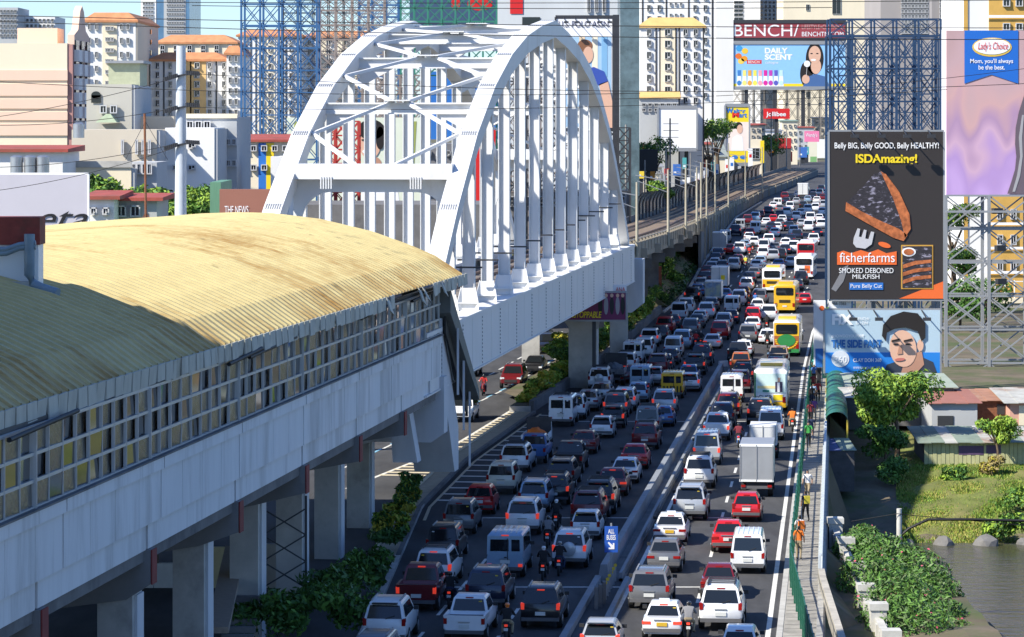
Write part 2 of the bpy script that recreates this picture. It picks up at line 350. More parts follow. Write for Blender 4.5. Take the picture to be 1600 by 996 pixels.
for Yc in caps + [171.0]:
    D = .43 + .052 * (Yc - 108.2); q = MB()
    if Yc < 170:
        tip = -.1
        poly = [SP(Yc, tip, 7.4), SP(Yc, tip, 6.25), SP(Yc, D + .3, 5.7), SP(Yc, 5.5, 5.0), SP(Yc, 20, 5.0), SP(Yc, 20, 8.05), SP(Yc, .4, 8.05), SP(Yc, .4, 7.4)]
        q.prism(poly, SD * .7); q.obj('pier_cap', [capm], st)
        q = MB(); q.prism([SP(Yc + .02, tip - .06, 7.4), SP(Yc + .68, tip - .06, 7.4), SP(Yc + .68, tip - .06, 6.22), SP(Yc + .02, tip - .06, 6.22)], (-.05, 0, 0)); q.obj('cap_end', [M('oxide_red', (.2, .035, .03), .75, var=.2)], st)
    for u in (D + .62, 14.0):
        c = SP(Yc, u, 0); q = MB(); q.box((c.x, c.y + .75, 2.9), (1.22, 1.3, 5.9 if u < 10 else 5.3), -.134); q.obj('column', [conc], st)
        if u < 10:
            q = MB(); q.box((c.x + .66, c.y + .8, 2.9), (.1, .9, 5.8), -.134); q.obj('lit_side_strip', [concw], st)  # pale strip paints sky light on the column's right side
# concrete bracket frame and covered stair at the far end
q = MB(); a = SP(170.5, -.2, 7.9)
q.prism([SP(170.6, -.3, 8.2), SP(170.6, -.3, 5.2), SP(170.6, .4, 4.7), SP(170.6, 3.5, 4.7), SP(170.6, 9, 3.4), SP(170.6, 9, 8.2)], SD * 1.2); q.obj('end_cross_beam', [concw], st)
q = MB(); q.prism([SP(168, 1.2, 6.9), SP(168, 2.2, 6.9), SP(168, 2.0, 3.9), SP(168, .7, 3.9)], SD * 1.2); q.obj('bracket', [concw], st)
q = MB(); q.prism([SP(168, 4.2, 7.9), SP(168, 5.6, 7.9), SP(168, 4.6, 5.4), SP(168, 3.2, 5.4)], SD * 1.2); q.obj('bracket', [concw], st)
sr = thing('station_stair', 'dark covered stair sloping down from the far end of the station to the road', 'stair', SP(173, -.5, 0))
pts = [SP(171.2, -.9, 11.3), SP(174.5, -1.75, 7.0), SP(176, -1.95, 4.3)]
q = MB(); q.prism([SP(171.3, -.1, 11.3), SP(171.3, -.1, 8.2), SP(175.6, -.1, 2.6), SP(177, -.1, 2.6), SP(177, -.1, 4.9)], (-2.2, 0, 0)); q.obj('stair_flight', [concw], sr)
q = MB(); q.prism([SP(171.2, -.55, 12.9), SP(177.4, -1.2, 6.9), SP(177.4, -1.2, 6.4), SP(171.2, -.55, 11.6)], (-2.6, 0, 0)); q.obj('canopy', [M('stair_canopy', (.13, .14, .13), .6)], sr)
q = MB(); q.prism([SP(171.25, -.3, 11.4), SP(177.2, -.6, 6.2), SP(177.2, -.6, 5.5), SP(171.25, -.3, 10.5)], (-.1, 0, 0)); q.obj('side_screen', [black], sr)
for Yk in (172.5, 174.6, 176.8): bar('canopy_post', SP(Yk, -.75, 2.8 + (176.8 - Yk) * 1.0), SP(Yk, -.75, tab([(171, 12), (177.4, 6.4)], Yk)), .12, .12, concw, sr)
# plant room block on the roof with pipes
pb = thing('roof_plant_block', 'white block with rusty red top band and drain pipes on station roof', 'plant room', P(20, 440, 113))
rb = P(60, 452, 113.5); lt = P(-60, 440, 113.5)
q = MB(); q.box(((rb.x + lt.x) / 2, 114.1, 16.7), (rb.x - lt.x, 1.2, 3.0)); q.obj('wall', [white], pb)
q = MB(); q.box(((rb.x + lt.x) / 2, 114.1, 18.0), (rb.x - lt.x + .12, 1.35, .98)); q.obj('parapet', [M('rusty_red', (.26, .05, .035), .8, var=.3, sc=1.5, col2=(.12, .05, .03))], pb)
q = MB(); q.box(((rb.x + lt.x) / 2 - .1, 113.2, 15.95), (rb.x - lt.x - .1, .5, .55)); q.obj('plinth', [conc], pb)
pm = M('pipe_grey_blue', (.2, .26, .3), .5, var=.15)
q = MB(); q.tube([P(46, 366, 113), P(46, 430, 113), P(52, 444, 113), P(62, 450, 112.9), P(90, 459, 112.6)], .19, 10); q.obj('down_pipe', [pm], pb, 60)
for dy in (0, 12): q = MB(); q.tube([P(-40, 392 + dy * .5, 113), P(10, 390 + dy * .5, 113), P(30, 383 + dy * .4, 113), P(56, 380 + dy * .5, 113)], .1, 8); q.obj('wall_pipe', [pm], pb, 60)
# roof antenna mast stay etc. seen on the ridge
mt = thing('rusty_mast', 'thin rusty guyed mast rising behind the station roof ridge', 'mast', P(228, 352, 186))
q = MB(); q.tube([P(228, 352, 186), P(226, 178, 186)], .07, 6); q.obj('pole', [rust], mt)
q = MB(); 
for k in range(4): q.bar(P(228, 332, 186), P(220 + 5.4 * k, 346, 186), .05)
q.obj('foot', [rust], mt)
for xx in (196, 262): q = MB(); q.tube([P(227, 190, 186), P(xx, 250, 186)], .015, 4); q.obj('guy_wire', [dark], mt)
# things under the station seen between the columns
us = thing('street_stair', 'brown corrugated stair cover going down between the station columns', 'stair', (-17, 128, 0))
a, c = P(322, 990, 128), P(352, 862, 140)
q = MB(); q.prism([a, c, c + Vector((.9, 0, 0)), a + Vector((.9, 0, 0))], (0, 0, .25)); q.obj('cover', [M('cover_sheet', (.33, .26, .2), .8, var=.2, sc=4, stretch=(1, 8, 1))], us)
for k in range(12):
    pz = a.lerp(c, k / 11); q = MB(); q.box((pz.x + 1.2, pz.y, pz.z - .5), (1.3, .35, .25)); q.obj('step', [concd], us)
for (x0, y0, x1, y1, col, nm, lb) in ((215, 880, 250, 940, (.62, .6, .55), 'street_wall', 'pale wall behind the tree at the left station columns'), (320, 855, 345, 930, (.6, .5, .28), 'street_wall', 'yellow wall seen between the station columns'), (405, 850, 440, 960, (.42, .4, .36), 'street_wall', 'grey cluttered wall seen right of the stair')):
    q = MB(); c0 = P(x0, y0, 150); c1 = P(x1, y1, 150); q.box(((c0.x + c1.x) / 2, 150, c0.z / 2), (c1.x - c0.x + 2, .3, max(.5, c0.z)))
    tag(q.obj(nm, [M('w_' + lb[:9], col, .8, sc=1)]), lb, 'wall')
sf = thing('steel_brace_tower', 'thin steel lattice frame with cross bracing beside the station columns', 'frame', P(455, 960, 138))
fr = [P(410, 960, 138), P(478, 960, 138)]; fr2 = [P(410, 795, 138), P(478, 775, 138)]
for a, c in zip(fr, fr2): bar('post', a, c, .1, .1, dark, sf)
for k in range(4):
    z0, z1 = lerp(fr[0].z, fr2[0].z, k / 4), lerp(fr[0].z, fr2[0].z, (k + 1) / 4)
    bar('brace', (fr[0].x, 138, z0), (fr[1].x, 138, z1), .06, .06, dark, sf); bar('brace', (fr[1].x, 138, z0), (fr[0].x, 138, z1), .06, .06, dark, sf)
# unseen tower added left of the frame, shading near road and roof
hd = Vector((math.sin(R(AZ)), math.cos(R(AZ)), 0)); hn = Vector((-hd.y, hd.x, 0))
q = MB(); c = hd * 9 + hn * 91.0; q.box((c.x, c.y, 27), (22, 31.8, 54), math.atan2(hd.y, hd.x)); tw = q.obj('shade_tower', [M('shade_tower_wall', (.5, .49, .46), .8, var=.08, sc=.2)])
tag(tw, 'tall plain tower added for its shade left of the station, outside the view', 'building')
# ------------------------------------------------------------------ arch bridge
BD = Vector((.13, 1, 0)).normalized(); BN = Vector((BD.y, -BD.x, 0))
def bp_(Y, u, z): return Vector((-3.95 + .13 * (Y - 176), Y, z)) + BN * u      # u metres right of the right-hand rib centre
AR = [(0, 28.3), (13, 27.3), (26, 25.0), (36, 22.0), (44, 18.2), (50, 14.6), (56, 10.8)]
def az(Y): return tab(AR, abs(Y - 226))
br = thing('arch_bridge', 'white steel tied arch railway bridge with braced ribs crossing above the road', 'bridge', bp_(226, -5, 0))
WB = 10.0
ks = [226 + 7.8 * k for k in range(-7, 8)]
for u0 in (0, -WB):
    b = MB(); rings = []
    yy = [170.2] + [173.5] + ks[1:-1] + [278.5, 281.8]
    for Y in yy:
        z = az(Y); sl_ = (az(Y + .5) - az(Y - .5)); n = Vector((0, -sl_, 1)).normalized() * .6
        rings.append([bp_(Y, u0 + .53, z) + n, bp_(Y, u0 - .53, z) + n, bp_(Y, u0 - .53, z) - n, bp_(Y, u0 + .53, z) - n])
    b.loft(rings); rib = b.obj('arch_rib', [steelw], br)
    for Y in yy[1:-1]:                                       # splice plates with rows of bolts
        z = az(Y); sl_ = (az(Y + .5) - az(Y - .5)); dv = Vector((.13, 1, sl_)).normalized(); n = Vector((0, -sl_, 1)).normalized()
        for k in range(7):
            q = MB(); c = bp_(Y, u0 - .39 + .13 * k, z) + n * .615 + dv * .0; q.bar(c - dv * .28, c + dv * .28, .05, .03, up=n); q.obj('bolt_row', [grey], rib)
    for Y in ks[1:-1]:
        zt = az(Y) - .6; zb = 10.85
        if zt - zb < 2: continue
        q = MB()                                             # H-section: web across, flanges along the bridge
        q.prism([bp_(Y - .03, u0 - .33, zb), bp_(Y - .03, u0 + .33, zb), bp_(Y - .03, u0 + .33, zt), bp_(Y - .03, u0 - .33, zt)], BD * .06)
        for sgn in (-1, 1): q.prism([bp_(Y - .24, u0 + sgn * .36, zb), bp_(Y + .24, u0 + sgn * .36, zb), bp_(Y + .24, u0 + sgn * .36, zt), bp_(Y - .24, u0 + sgn * .36, zt)], BN * (-.05 * sgn))
        hg = q.obj('hanger', [steelw], br)
        q = MB()                                             # flared gusset at the foot
        q.prism([bp_(Y - .3, u0 - .64, 10.84), bp_(Y - .3, u0 + .64, 10.84), bp_(Y - .3, u0 + .6, 11.2), bp_(Y - .3, u0 + .39, 12.1), bp_(Y - .3, u0 - .39, 12.1), bp_(Y - .3, u0 - .6, 11.2)], BD * .05)
        q.prism([bp_(Y - .5, u0 - .6, 11.2), bp_(Y - .5, u0 + .6, 11.2), bp_(Y + .4, u0 + .6, 11.2), bp_(Y + .4, u0 - .6, 11.2)], (0, 0, .05))
        for sgn in (-1, 1): q.prism([bp_(Y - .5, u0 + sgn * .62, 10.84), bp_(Y - .5, u0 + sgn * .6, 11.25), bp_(Y - .3, u0 + sgn * .4, 12.15), bp_(Y - .3, u0 + sgn * .4, 10.84)], BN * (.04 * sgn))
        q.obj('gusset_foot', [steelw], br)
    # plate girder in panels with bolted seams
    for k in range(len(ks)):
        ya = 166 if k == 0 else ks[k] - 3.9; yb = 284 if k == len(ks) - 1 else ks[k] + 3.9
        for (o1, o2) in ((-3.9, 0), (0, 3.9)):
            q0 = max(ks[k] + o1, 166); q1 = ks[k] + o2 if not (k == len(ks) - 1 and o2 > 0) else 284
            if u0 == 0 or o1 == 0:
                q = MB(); q.prism([bp_(q0 + .04, u0 + .78, 7.6), bp_(q1 - .04, u0 + .78, 7.6), bp_(q1 - .04, u0 + .78, 10.6), bp_(q0 + .04, u0 + .78, 10.6)], BN * -.06); q.obj('girder_panel', [steelw], br)
        if u0 == 0:
            for q0 in (ks[k],):
                q = MB()
                for j in range(13): q.box(tuple(bp_(q0, .8, 7.75 + j * .22)), (.05, .09, .1), -.13)
                q.obj('bolt_row', [grey], br)
    q = MB(); q.prism([bp_(166, u0 + .85, 10.6), bp_(284, u0 + .85, 10.6), bp_(284, u0 - .85, 10.6), bp_(166, u0 - .85, 10.6)], (0, 0, .22)); q.obj('girder_top_flange', [steelw], br)
    q = MB(); q.prism([bp_(166, u0 - .7, 7.6), bp_(284, u0 - .7, 7.6), bp_(284, u0 - .7, 10.58), bp_(166, u0 - .7, 10.58)], BN * .06); q.obj('girder_web', [steelw], br)
    q = MB(); q.prism([bp_(166, u0 + .84, 7.5), bp_(284, u0 + .84, 7.5), bp_(284, u0 - .84, 7.5), bp_(166, u0 - .84, 7.5)], (0, 0, .09)); q.obj('girder_bottom_flange', [steelw], br)
q = MB(); q.prism([bp_(166, -.7, 9.5), bp_(284, -.7, 9.5), bp_(284, -WB + .7, 9.5), bp_(166, -WB + .7, 9.5)], (0, 0, .5)); q.obj('track_slab', [M('ballast', (.17, .145, .12), .95, var=.3, sc=2)], br)
railm = M('rail_steel', (.2, .12, .08), .5, .6, var=.2)
for u in (-2.2, -3.65, -6.35, -7.8): bar('rail', bp_(166, u, 10.1), bp_(284, u, 10.1), .14, .2, railm, br)
q = MB(); q.prism([bp_(166, -1.0, 10.0), bp_(284, -1.0, 10.0), bp_(284, -1.5, 10.0), bp_(166, -1.5, 10.0)], (0, 0, .1)); q.obj('walkway', [conc], br)
# portal beams with curved knees, cross struts and lateral bracing
def portal(Y):
    za, zb = 17.75, 19.35; q = MB(); pts = []
    pts = [bp_(Y, -.3, zb), bp_(Y, -WB + .3, zb), bp_(Y, -WB + .3, 14.6)]
    for k in range(7): a = k / 6 * math.pi / 2; pts.append(bp_(Y, -WB + .75 + 1.7 * (1 - math.cos(a)), 15.9 + 1.85 * math.sin(a)))
    for k in range(7): a = (6 - k) / 6 * math.pi / 2; pts.append(bp_(Y, -.75 - 1.7 * (1 - math.cos(a)), 15.9 + 1.85 * math.sin(a)))
    pts.append(bp_(Y, -.3, 14.6)); q.prism([p + BD * .95 for p in pts], BD * .3); o = q.obj('portal_beam', [steelw], br)
    q = MB(); q.prism([bp_(Y, -.3, 18.5), bp_(Y, -WB + .3, 18.5), bp_(Y, -WB + .3, 19.38), bp_(Y, -.3, 19.38)], BD * 1.3); q.obj('portal_top_flange', [steelw], o)
    for u in (-2.4, -WB + 2.4):
        for j in range(5): q = MB(); q.box(tuple(bp_(Y - .03, u - .3 + j * .15, 18.3)), (.07, .06, .7), -.13); q.obj('stiffener', [steelw], o)
portal(182.4); portal(268.6)
sts = [192.3, 203.5, 214.8, 226, 237.2, 248.5, 259.7]
for Y in sts:
    z = az(Y) - .1; q = MB()
    q.bar(bp_(Y, -.5, z + .3), bp_(Y, -WB + .5, z + .3), .5, .1); q.bar(bp_(Y, -.5, z), bp_(Y, -WB + .5, z), .1, .6); q.bar(bp_(Y, -.5, z - .3), bp_(Y, -WB + .5, z - .3), .5, .1); s_ = q.obj('cross_strut', [steelw], br)
    for sgn, u in ((1, -WB + .55), (-1, -.55)):
        q = MB(); q.prism([bp_(Y - .1, u, z - .35), bp_(Y - .1, u + sgn * 2.2, z - .35), bp_(Y - .1, u, z - 1.55)], BD * .08); q.obj('knee_plate', [steelw], s_)
    q = MB(); q.box(tuple(bp_(Y, -WB / 2, z + .47)), (1.5, 1.5, .07), -.13); q.obj('centre_gusset', [steelw], s_)
    q = MB()
    for k in range(8): q.box(tuple(bp_(Y - .55, -WB / 2 - .6 + k * .17, z + .52)), (.07, .16, .05), -.13)
    q.obj('bolt_row', [grey], s_)
al = [182.8] + sts + [268.2]
for i in range(len(al) - 1):
    Ym = (al[i] + al[i + 1]) / 2
    for e in (i, i + 1):
        Ye = al[e]; 
        for u in (-.6, -WB + .6):
            bar('lateral_brace', bp_(Ye, -WB / 2 + (.4 if u > -5 else -.4), az(Ye) + .3), bp_(Ym, u, az(Ym) + .25), .24, .18, steelw, br)
for k in range(14):                                          # dark service brackets on the hangers
    Y = ks[1] + k * 7.0
    bar('service_bracket', bp_(Y, -1.6, 13.2 + .12 * k), bp_(Y, .9, 13.2 + .12 * k), .1, .1, dark, br)
# pier under the far half of the bridge, and the far abutment
pr = thing('bridge_pier', 'square concrete pier with flared head under the arch bridge', 'pier', (6.0, 262, 0))
c = P(912, 640, 262)
q = MB(); q.box((c.x, 262, 2.9), (2.3, 2.2, 5.9), -.1); q.obj('shaft', [conc], pr)
q = MB(); q.loft([[(c.x - 1.16, 260.8, 4.8), (c.x + 1.16, 260.8, 4.8), (c.x + 1.16, 263.2, 4.8), (c.x - 1.16, 263.2, 4.8)], [(c.x - 3, 260.8, 7.45), (c.x + 1.7, 260.8, 7.45), (c.x + 1.7, 263.2, 7.45), (c.x - 3, 263.2, 7.45)]]); q.obj('head', [conc], pr)
ab = thing('bridge_abutment', 'pale blue grey steel end box below the far end of the arch bridge', 'abutment', bp_(288, 0, 0))
q = MB(); q.prism([bp_(286.5, 1.3, 9.4), bp_(286.5, 1.3, 5.4), bp_(286.5, .3, 4.6), bp_(286.5, -10, 4.6), bp_(286.5, -10, 9.4)], BD * 2); q.obj('box', [concw], ab)
for u in (-1, -9): q = MB(); q.box(tuple(bp_(288, u, 2.3)), (1.6, 1.6, 4.7)); q.obj('leg', [conc], ab)
# ------------------------------------------------------------------ railway viaduct beyond the bridge
RZ = [(284, 10.7), (330, 10.0), (400, 8.9), (446, 8.1), (500, 7.2), (600, 6.3), (732, 6.2), (1000, 6.6)]
RX = [(284, 10.6), (332, 16.3), (400, 23.2), (446, 27.0), (487, 30.8), (600, 42), (732, 57.9), (818, 70.5), (1000, 96)]
def rX(Y): return tab(RX, Y) - .5
def rZ(Y): return tab(RZ, Y)
vd = thing('railway_viaduct', 'concrete railway viaduct with double track descending beside the jammed road', 'viaduct', (12, 300, 0))
def sweep(name, u0, u1, z0, z1, y0, y1, mat, step=10):
    b = MB(); Y = y0; rings = []
    while True:
        x, z = rX(Y), rZ(Y); rings.append([(x + u0, Y, z + z0), (x + u1, Y, z + z0), (x + u1, Y, z + z1), (x + u0, Y, z + z1)])
        if Y >= y1: break
        Y = min(Y + step, y1)
    b.loft(rings); return b.obj(name, [mat], vd)
vcon = M('viaduct_concrete', (.33, .29, .22), .9, var=.2, sc=.5, col2=(.2, .17, .13), thr=(.5, .75))
sweep('deck', -10, .1, -1.5, -.75, 284.5, 1000, vcon)
sweep('box_girder', -8, -1.6, -3.0, -1.5, 285, 440, concd)
sweep('ballast_bed', -9.6, -.3, -.75, -.45, 284.5, 1000, M('ballast2', (.19, .14, .095), .95, var=.3, sc=1.5))
sweep('far_parapet', -10, -9.75, -.75, .3, 284.5, 1000, concd)
for u in (-1.8, -3.25, -6.0, -7.45): sweep('rail', u - .08, u + .08, -.45, -.24, 284.5, 1000, railm)
for u in (-2.5, -6.7): sweep('track_dark_strip', u - .3, u + .3, -.45, -.42, 284.5, 1000, M('dark_brown_strip', (.045, .035, .028), .9))  # dark brown strip along the middle of each track
Y = 284.6
while Y < 640:                                              # parapet panels with pilasters
    y1 = Y + (4 if Y < 450 else 8); q = MB()
    x0, z0, x1, z1 = rX(Y), rZ(Y), rX(y1), rZ(y1)
    q.prism([(x0 + .1, Y + .1, z0 - .95), (x1 + .1, y1 - .1, z1 - .95), (x1 + .1, y1 - .1, z1 + .0), (x0 + .1, Y + .1, z0 + .0)], (-.2, 0, 0)); q.obj('parapet_panel', [vcon], vd)
    bar('parapet_post', (x1 + .05, y1, z1 - 1.0), (x1 + .05, y1, z1 + .42), .22, .3, vcon, vd); Y = y1
sweep('hand_rail', .02, .1, .3, .38, 284.6, 640, grey)
for Y in (300, 318, 338, 360, 382, 405, 428):
    x, z = rX(Y), rZ(Y); gr = g(Y)
    q = MB(); q.box((x - 4.5, Y, (z - 3 + gr) / 2), (2.2, 1.8, z - 3 - gr + .1)); q.obj('pier', [concd], vd)
    q = MB(); q.box((x - 4.6, Y, z - 2.6), (8.6, 1.9, .9)); q.obj('pier_head', [concd], vd)
    q = MB(); q.box((x + .35, Y, z - 1.1), (.6, .6, .9)); q.obj('pole_bracket', [vcon], vd)
b = MB(); Y = 436; rings = []
while Y <= 1000:                                            # retaining wall where the line comes down
    x, z = rX(Y), rZ(Y); rings.append([(x - .3, Y, g(Y) - .3), (x + .12, Y, g(Y) - .3), (x + .12, Y, z - .95), (x - .3, Y, z - .95)]); Y += 12
b.loft(rings); b.obj('retaining_wall', [M('stained_wall', (.13, .13, .13), .9, var=.25, sc=.5, col2=(.07, .07, .075), stretch=(1, 1, .15))], vd)
Y = 452
while Y < 900: q = MB(); q.box((rX(Y) + .2, Y, (rZ(Y) + g(Y)) / 2 - .3), (.25, .5, rZ(Y) - g(Y) - .3)); q.obj('wall_rib', [vcon], vd); Y += 14 if Y < 600 else 24
i = 0
for (x, yt, Y) in ((1003, 285, 292), (1050, 265, 333), (1086, 262, 372), (1109, 262, 402), (1126, 254, 425), (1143, 250, 455), (1163, 246, 495), (1189, 224, 560), (1216, 236, 640), (1243, 230, 720)):
    p = Vector((rX(Y) + .35, Y, rZ(Y) - 1.2)); c = thing('catenary_pole', ['first', 'second', 'third', 'fourth', 'fifth', 'sixth', 'seventh', 'eighth', 'ninth', 'tenth'][i] + ' overhead line pole along the railway parapet, counted from the arch bridge', 'pole', p, 'overhead line poles on the viaduct')
    top = P(x, yt, Y).z; q = MB(); q.tube([p, (p.x, Y, top)], [.15, .11], 8); q.obj('pole', [M('pole_cream', (.36, .33, .25), .7, sc=1)], c, 60)
    q = MB(); q.bar((p.x, Y, top - 1.2), (p.x - 3.4, Y, top - .6), .09); q.bar((p.x, Y, top - 2.4), (p.x - 3.2, Y, top - 1.2), .07); q.obj('arm', [grey], c); i += 1
    p2 = Vector((rX(Y) - 10.3, Y + 6, rZ(Y) - 1.2)); c = thing('catenary_pole', 'slim pole on the far side of the railway, opposite the ' + ['first', 'second', 'third', 'fourth', 'fifth', 'sixth', 'seventh', 'eighth', 'ninth', 'tenth'][i - 1] + ' parapet pole', 'pole', p2, 'poles on the far side of the railway')
    q = MB(); q.tube([p2, (p2.x, Y + 6, top - .5)], [.13, .1], 8); q.obj('pole', [M('pole_grey', (.26, .25, .23), .7, sc=1)], c, 60)
# curved translucent noise barrier on the far side of the line
nb = thing('noise_barrier', 'dark tinted curved noise barrier with pale panels along the far side of the railway', 'barrier', (25, 470, 8))
tint = M('tinted_panel', (.09, .10, .105), .12, var=.2, sc=.7, spec=.8); pale = M('greenish_panel', (.34, .37, .32), .2, var=.3, sc=.6, spec=.7)
Y = 452; i = 0
while Y < 850:
    y1 = Y + 9.2 + (Y - 450) * .018; prof = [(0, .1), (0, 1.7), (.25, 2.6), (.9, 3.3)]
    for (ya, yb, mt_, nm, off, sc_) in ((Y + .1, y1 - .1, tint, 'barrier_panel', 0, 1), (lerp(Y, y1, .22), lerp(Y, y1, .62), pale, 'pale_panel', .07, .93)):
        if nm == 'pale_panel' and i % 5 == 3: continue
        q = MB(); r1 = [(rX(ya) - 9.6 + a * sc_ + off, ya, rZ(ya) + .2 + z * sc_) for a, z in prof]; r2 = [(rX(yb) - 9.6 + a * sc_ + off, yb, rZ(yb) + .2 + z * sc_) for a, z in prof]
        q.loft([r1, r2], cap=False, closed=False); q.obj(nm, [mt_], nb, 60)
    bar('barrier_post', (rX(Y) - 9.55, Y, rZ(Y) - .8), (rX(Y) - 9.55, Y, rZ(Y) + 2.6), .2, .2, dark, nb); Y = y1; i += 1
# ------------------------------------------------------------------ vehicles
PAINT = {}
for nm, c in dict(white=(.72, .73, .74), cream=(.66, .62, .5), silver=(.42, .44, .46), grey=(.16, .165, .175), black=(.012, .012, .014), navy=(.018, .026, .055), blue=(.05, .13, .32), lightblue=(.28, .4, .52), red=(.5, .012, .015), maroon=(.14, .01, .014), orange=(.34, .11, .03), yellow=(.72, .42, .02), green=(.03, .22, .06), tan=(.36, .27, .2)).items():
    PAINT[nm] = M('car_paint_' + nm, c, .32, .25 if nm in ('silver', 'grey', 'navy', 'lightblue', 'tan') else 0, var=.03, sc=4, coat=.7)
COLN = dict(maroon='dark red', navy='dark blue', lightblue='pale blue', tan='brown')
tyre = M('tyre', (.018, .018, .018), .9, var=.1); rim = M('rim', (.4, .41, .42), .35, .7, var=.1)
tail = M('tail_lamp', (.28, .008, .006), .25, var=0, coat=.5); brake = M('brake_lamp_lit', (.9, .06, .03), .3, var=0, emit=.3)
platem = M('plate_white', (.6, .61, .58), .5, var=.05); platey = M('plate_yellow', (.6, .38, .03), .5, var=.05)
trim = M('black_trim', (.025, .025, .027), .6, var=.1); bumpm = M('bumper_grey', (.1, .1, .105), .6)
stick = M('sticker', (.7, .5, .05), .6, var=0)
def slabq(b, a, c, d, e, l, r, bo, to, off, m=0):
    """thin pane laid on the quad a(bl) c(br) d(tr) e(tl), inset by fractions"""
    a, c, d, e = map(Vector, (a, c, d, e)); n = (c - a).cross(e - a).normalized()
    def pt(s, t): return a.lerp(c, s).lerp(e.lerp(d, s), t)
    q = [pt(l, bo), pt(1 - r, bo), pt(1 - r, to), pt(l, to)]
    b.loft([[p - n * .02 for p in q], [p + n * off for p in q]], m)
def carlib(kind):
    """parts: list of (name, mesh, parent part, level of detail at which the part is dropped)"""
    K = dict(
        sedan=dict(L=4.45, W=.87, st=[(0, .42, .8, .74), (.07, .3, .98, .83), (.7, .24, 1.0, .86), (1.5, .22, .95, .87), (3.2, .22, .93, .87), (4.15, .27, .8, .83), (4.42, .36, .62, .7)], cab=(.55, 3.4, 1.25, 2.5, .94, 1.45, .8, .6), tl=('h', .78)),
        hatch=dict(L=3.75, W=.83, st=[(0, .42, .86, .74), (.06, .3, .98, .8), (.6, .24, .98, .83), (2.6, .22, .95, .83), (3.5, .27, .8, .79), (3.75, .36, .6, .66)], cab=(.06, 2.85, .5, 2.05, .95, 1.5, .77, .58), tl=('v', .88)),
        suv=dict(L=4.7, W=.92, st=[(0, .5, .95, .8), (.06, .42, 1.12, .88), (.6, .36, 1.14, .92), (3.3, .34, 1.1, .92), (4.3, .38, 1.02, .88), (4.68, .46, .82, .75)], cab=(.06, 3.45, .36, 2.65, 1.1, 1.78, .85, .68), tl=('v', 1.02)),
        mpv=dict(L=4.6, W=.885, st=[(0, .46, .9, .78), (.06, .36, 1.04, .85), (.6, .3, 1.06, .885), (3.4, .28, 1.02, .885), (4.25, .32, .92, .84), (4.58, .42, .72, .72)], cab=(.06, 3.6, .38, 2.7, 1.03, 1.72, .82, .66), tl=('v', 1.0)),
        van=dict(L=4.75, W=.87, st=[(0, .45, 1.1, .82), (.05, .33, 1.16, .85), (.6, .28, 1.16, .87), (3.9, .28, 1.12, .87), (4.55, .32, 1.02, .84), (4.75, .42, .8, .74)], cab=(.04, 4.4, .2, 3.65, 1.13, 1.99, .83, .7), tl=('v', .95)),
        pickup=dict(L=5.2, W=.92, st=[(0, .55, .95, .86), (.05, .5, .98, .9), (1.6, .45, .98, .92), (1.7, .42, 1.12, .92), (3.8, .4, 1.1, .92), (4.8, .44, 1.02, .88), (5.15, .52, .82, .76)], cab=(1.68, 4.0, 1.95, 3.2, 1.1, 1.78, .84, .68), tl=('v', .95)),
        fbvan=dict(L=4.8, W=.86, st=[(0, .45, 1.14, .86), (.04, .4, 1.16, .86), (3.5, .38, 1.16, .86), (3.6, .38, 1.1, .82), (4.5, .42, 1.02, .78), (4.75, .5, .85, .7)], cab=(.01, 3.75, .05, 3.3, 1.14, 2.05, .855, .81), tl=('l', .62)))[kind]
    W, L = K['W'], K['L']; out = []; y0, y1, r0, r1, zb, zt, wb, wt = K['cab']
    b = MB(); rings = []
    for (y, z0, z1, w_) in K['st']:
        h = z1 - z0; rings.append([(-w_ * .9, y, z0), (w_ * .9, y, z0), (w_, y, z0 + .22 * h), (w_, y, z0 + .68 * h), (w_ * .93, y, z1), (-w_ * .93, y, z1), (-w_, y, z0 + .68 * h), (-w_, y, z0 + .22 * h)])
    b.loft(rings)
    e = .06
    b.loft([[(-wb, y0, zb - .04), (wb, y0, zb - .04), (wb, y1, zb - .04), (-wb, y1, zb - .04)], [(-wt - .02, r0 - .03, zt - .09), (wt + .02, r0 - .03, zt - .09), (wt + .02, r1 + .08, zt - .09), (-wt - .02, r1 + .08, zt - .09)], [(-wt + e, r0 + .1, zt), (wt - e, r0 + .1, zt), (wt - e, r1 - .15, zt), (-wt + e, r1 - .15, zt)]])
    if kind == 'pickup':
        for x in (-.86, .86): b.box((x, .82, 1.08), (.1, 1.6, .24))
        b.box((0, .04, 1.07), (1.74, .1, .26))
    out.append(('body', b.mesh(kind + '_body', [PAINT['white']], 35), None, 9))
    if kind == 'pickup':
        q = MB(); q.box((0, .84, .985), (1.6, 1.48, .03)); out.append(('bed_liner', q.mesh('bed_liner', [trim]), None, 2))
    A = lambda s, y, z: (s, y, z); zl = zt - .09
    rear = ((-wb, y0, zb), (wb, y0, zb), (wt + .02, r0 - .03, zl), (-wt - .02, r0 - .03, zl))
    q = MB()
    if kind == 'fbvan':
        slabq(q, *rear, .09, .4, .15, .8, .012); slabq(q, *rear, .68, .09, .15, .8, .012)
    else: slabq(q, *rear, .07, .07, .1, .93, .012)
    out.append(('rear_window', q.mesh('rear_window', [glass]), None, 9))
    q = MB(); slabq(q, (wb, y1, zb), (-wb, y1, zb), (-wt, r1 + .08, zl), (wt, r1 + .08, zl), .06, .06, .08, .95, .012); out.append(('windshield', q.mesh('windshield', [glass]), None, 2))
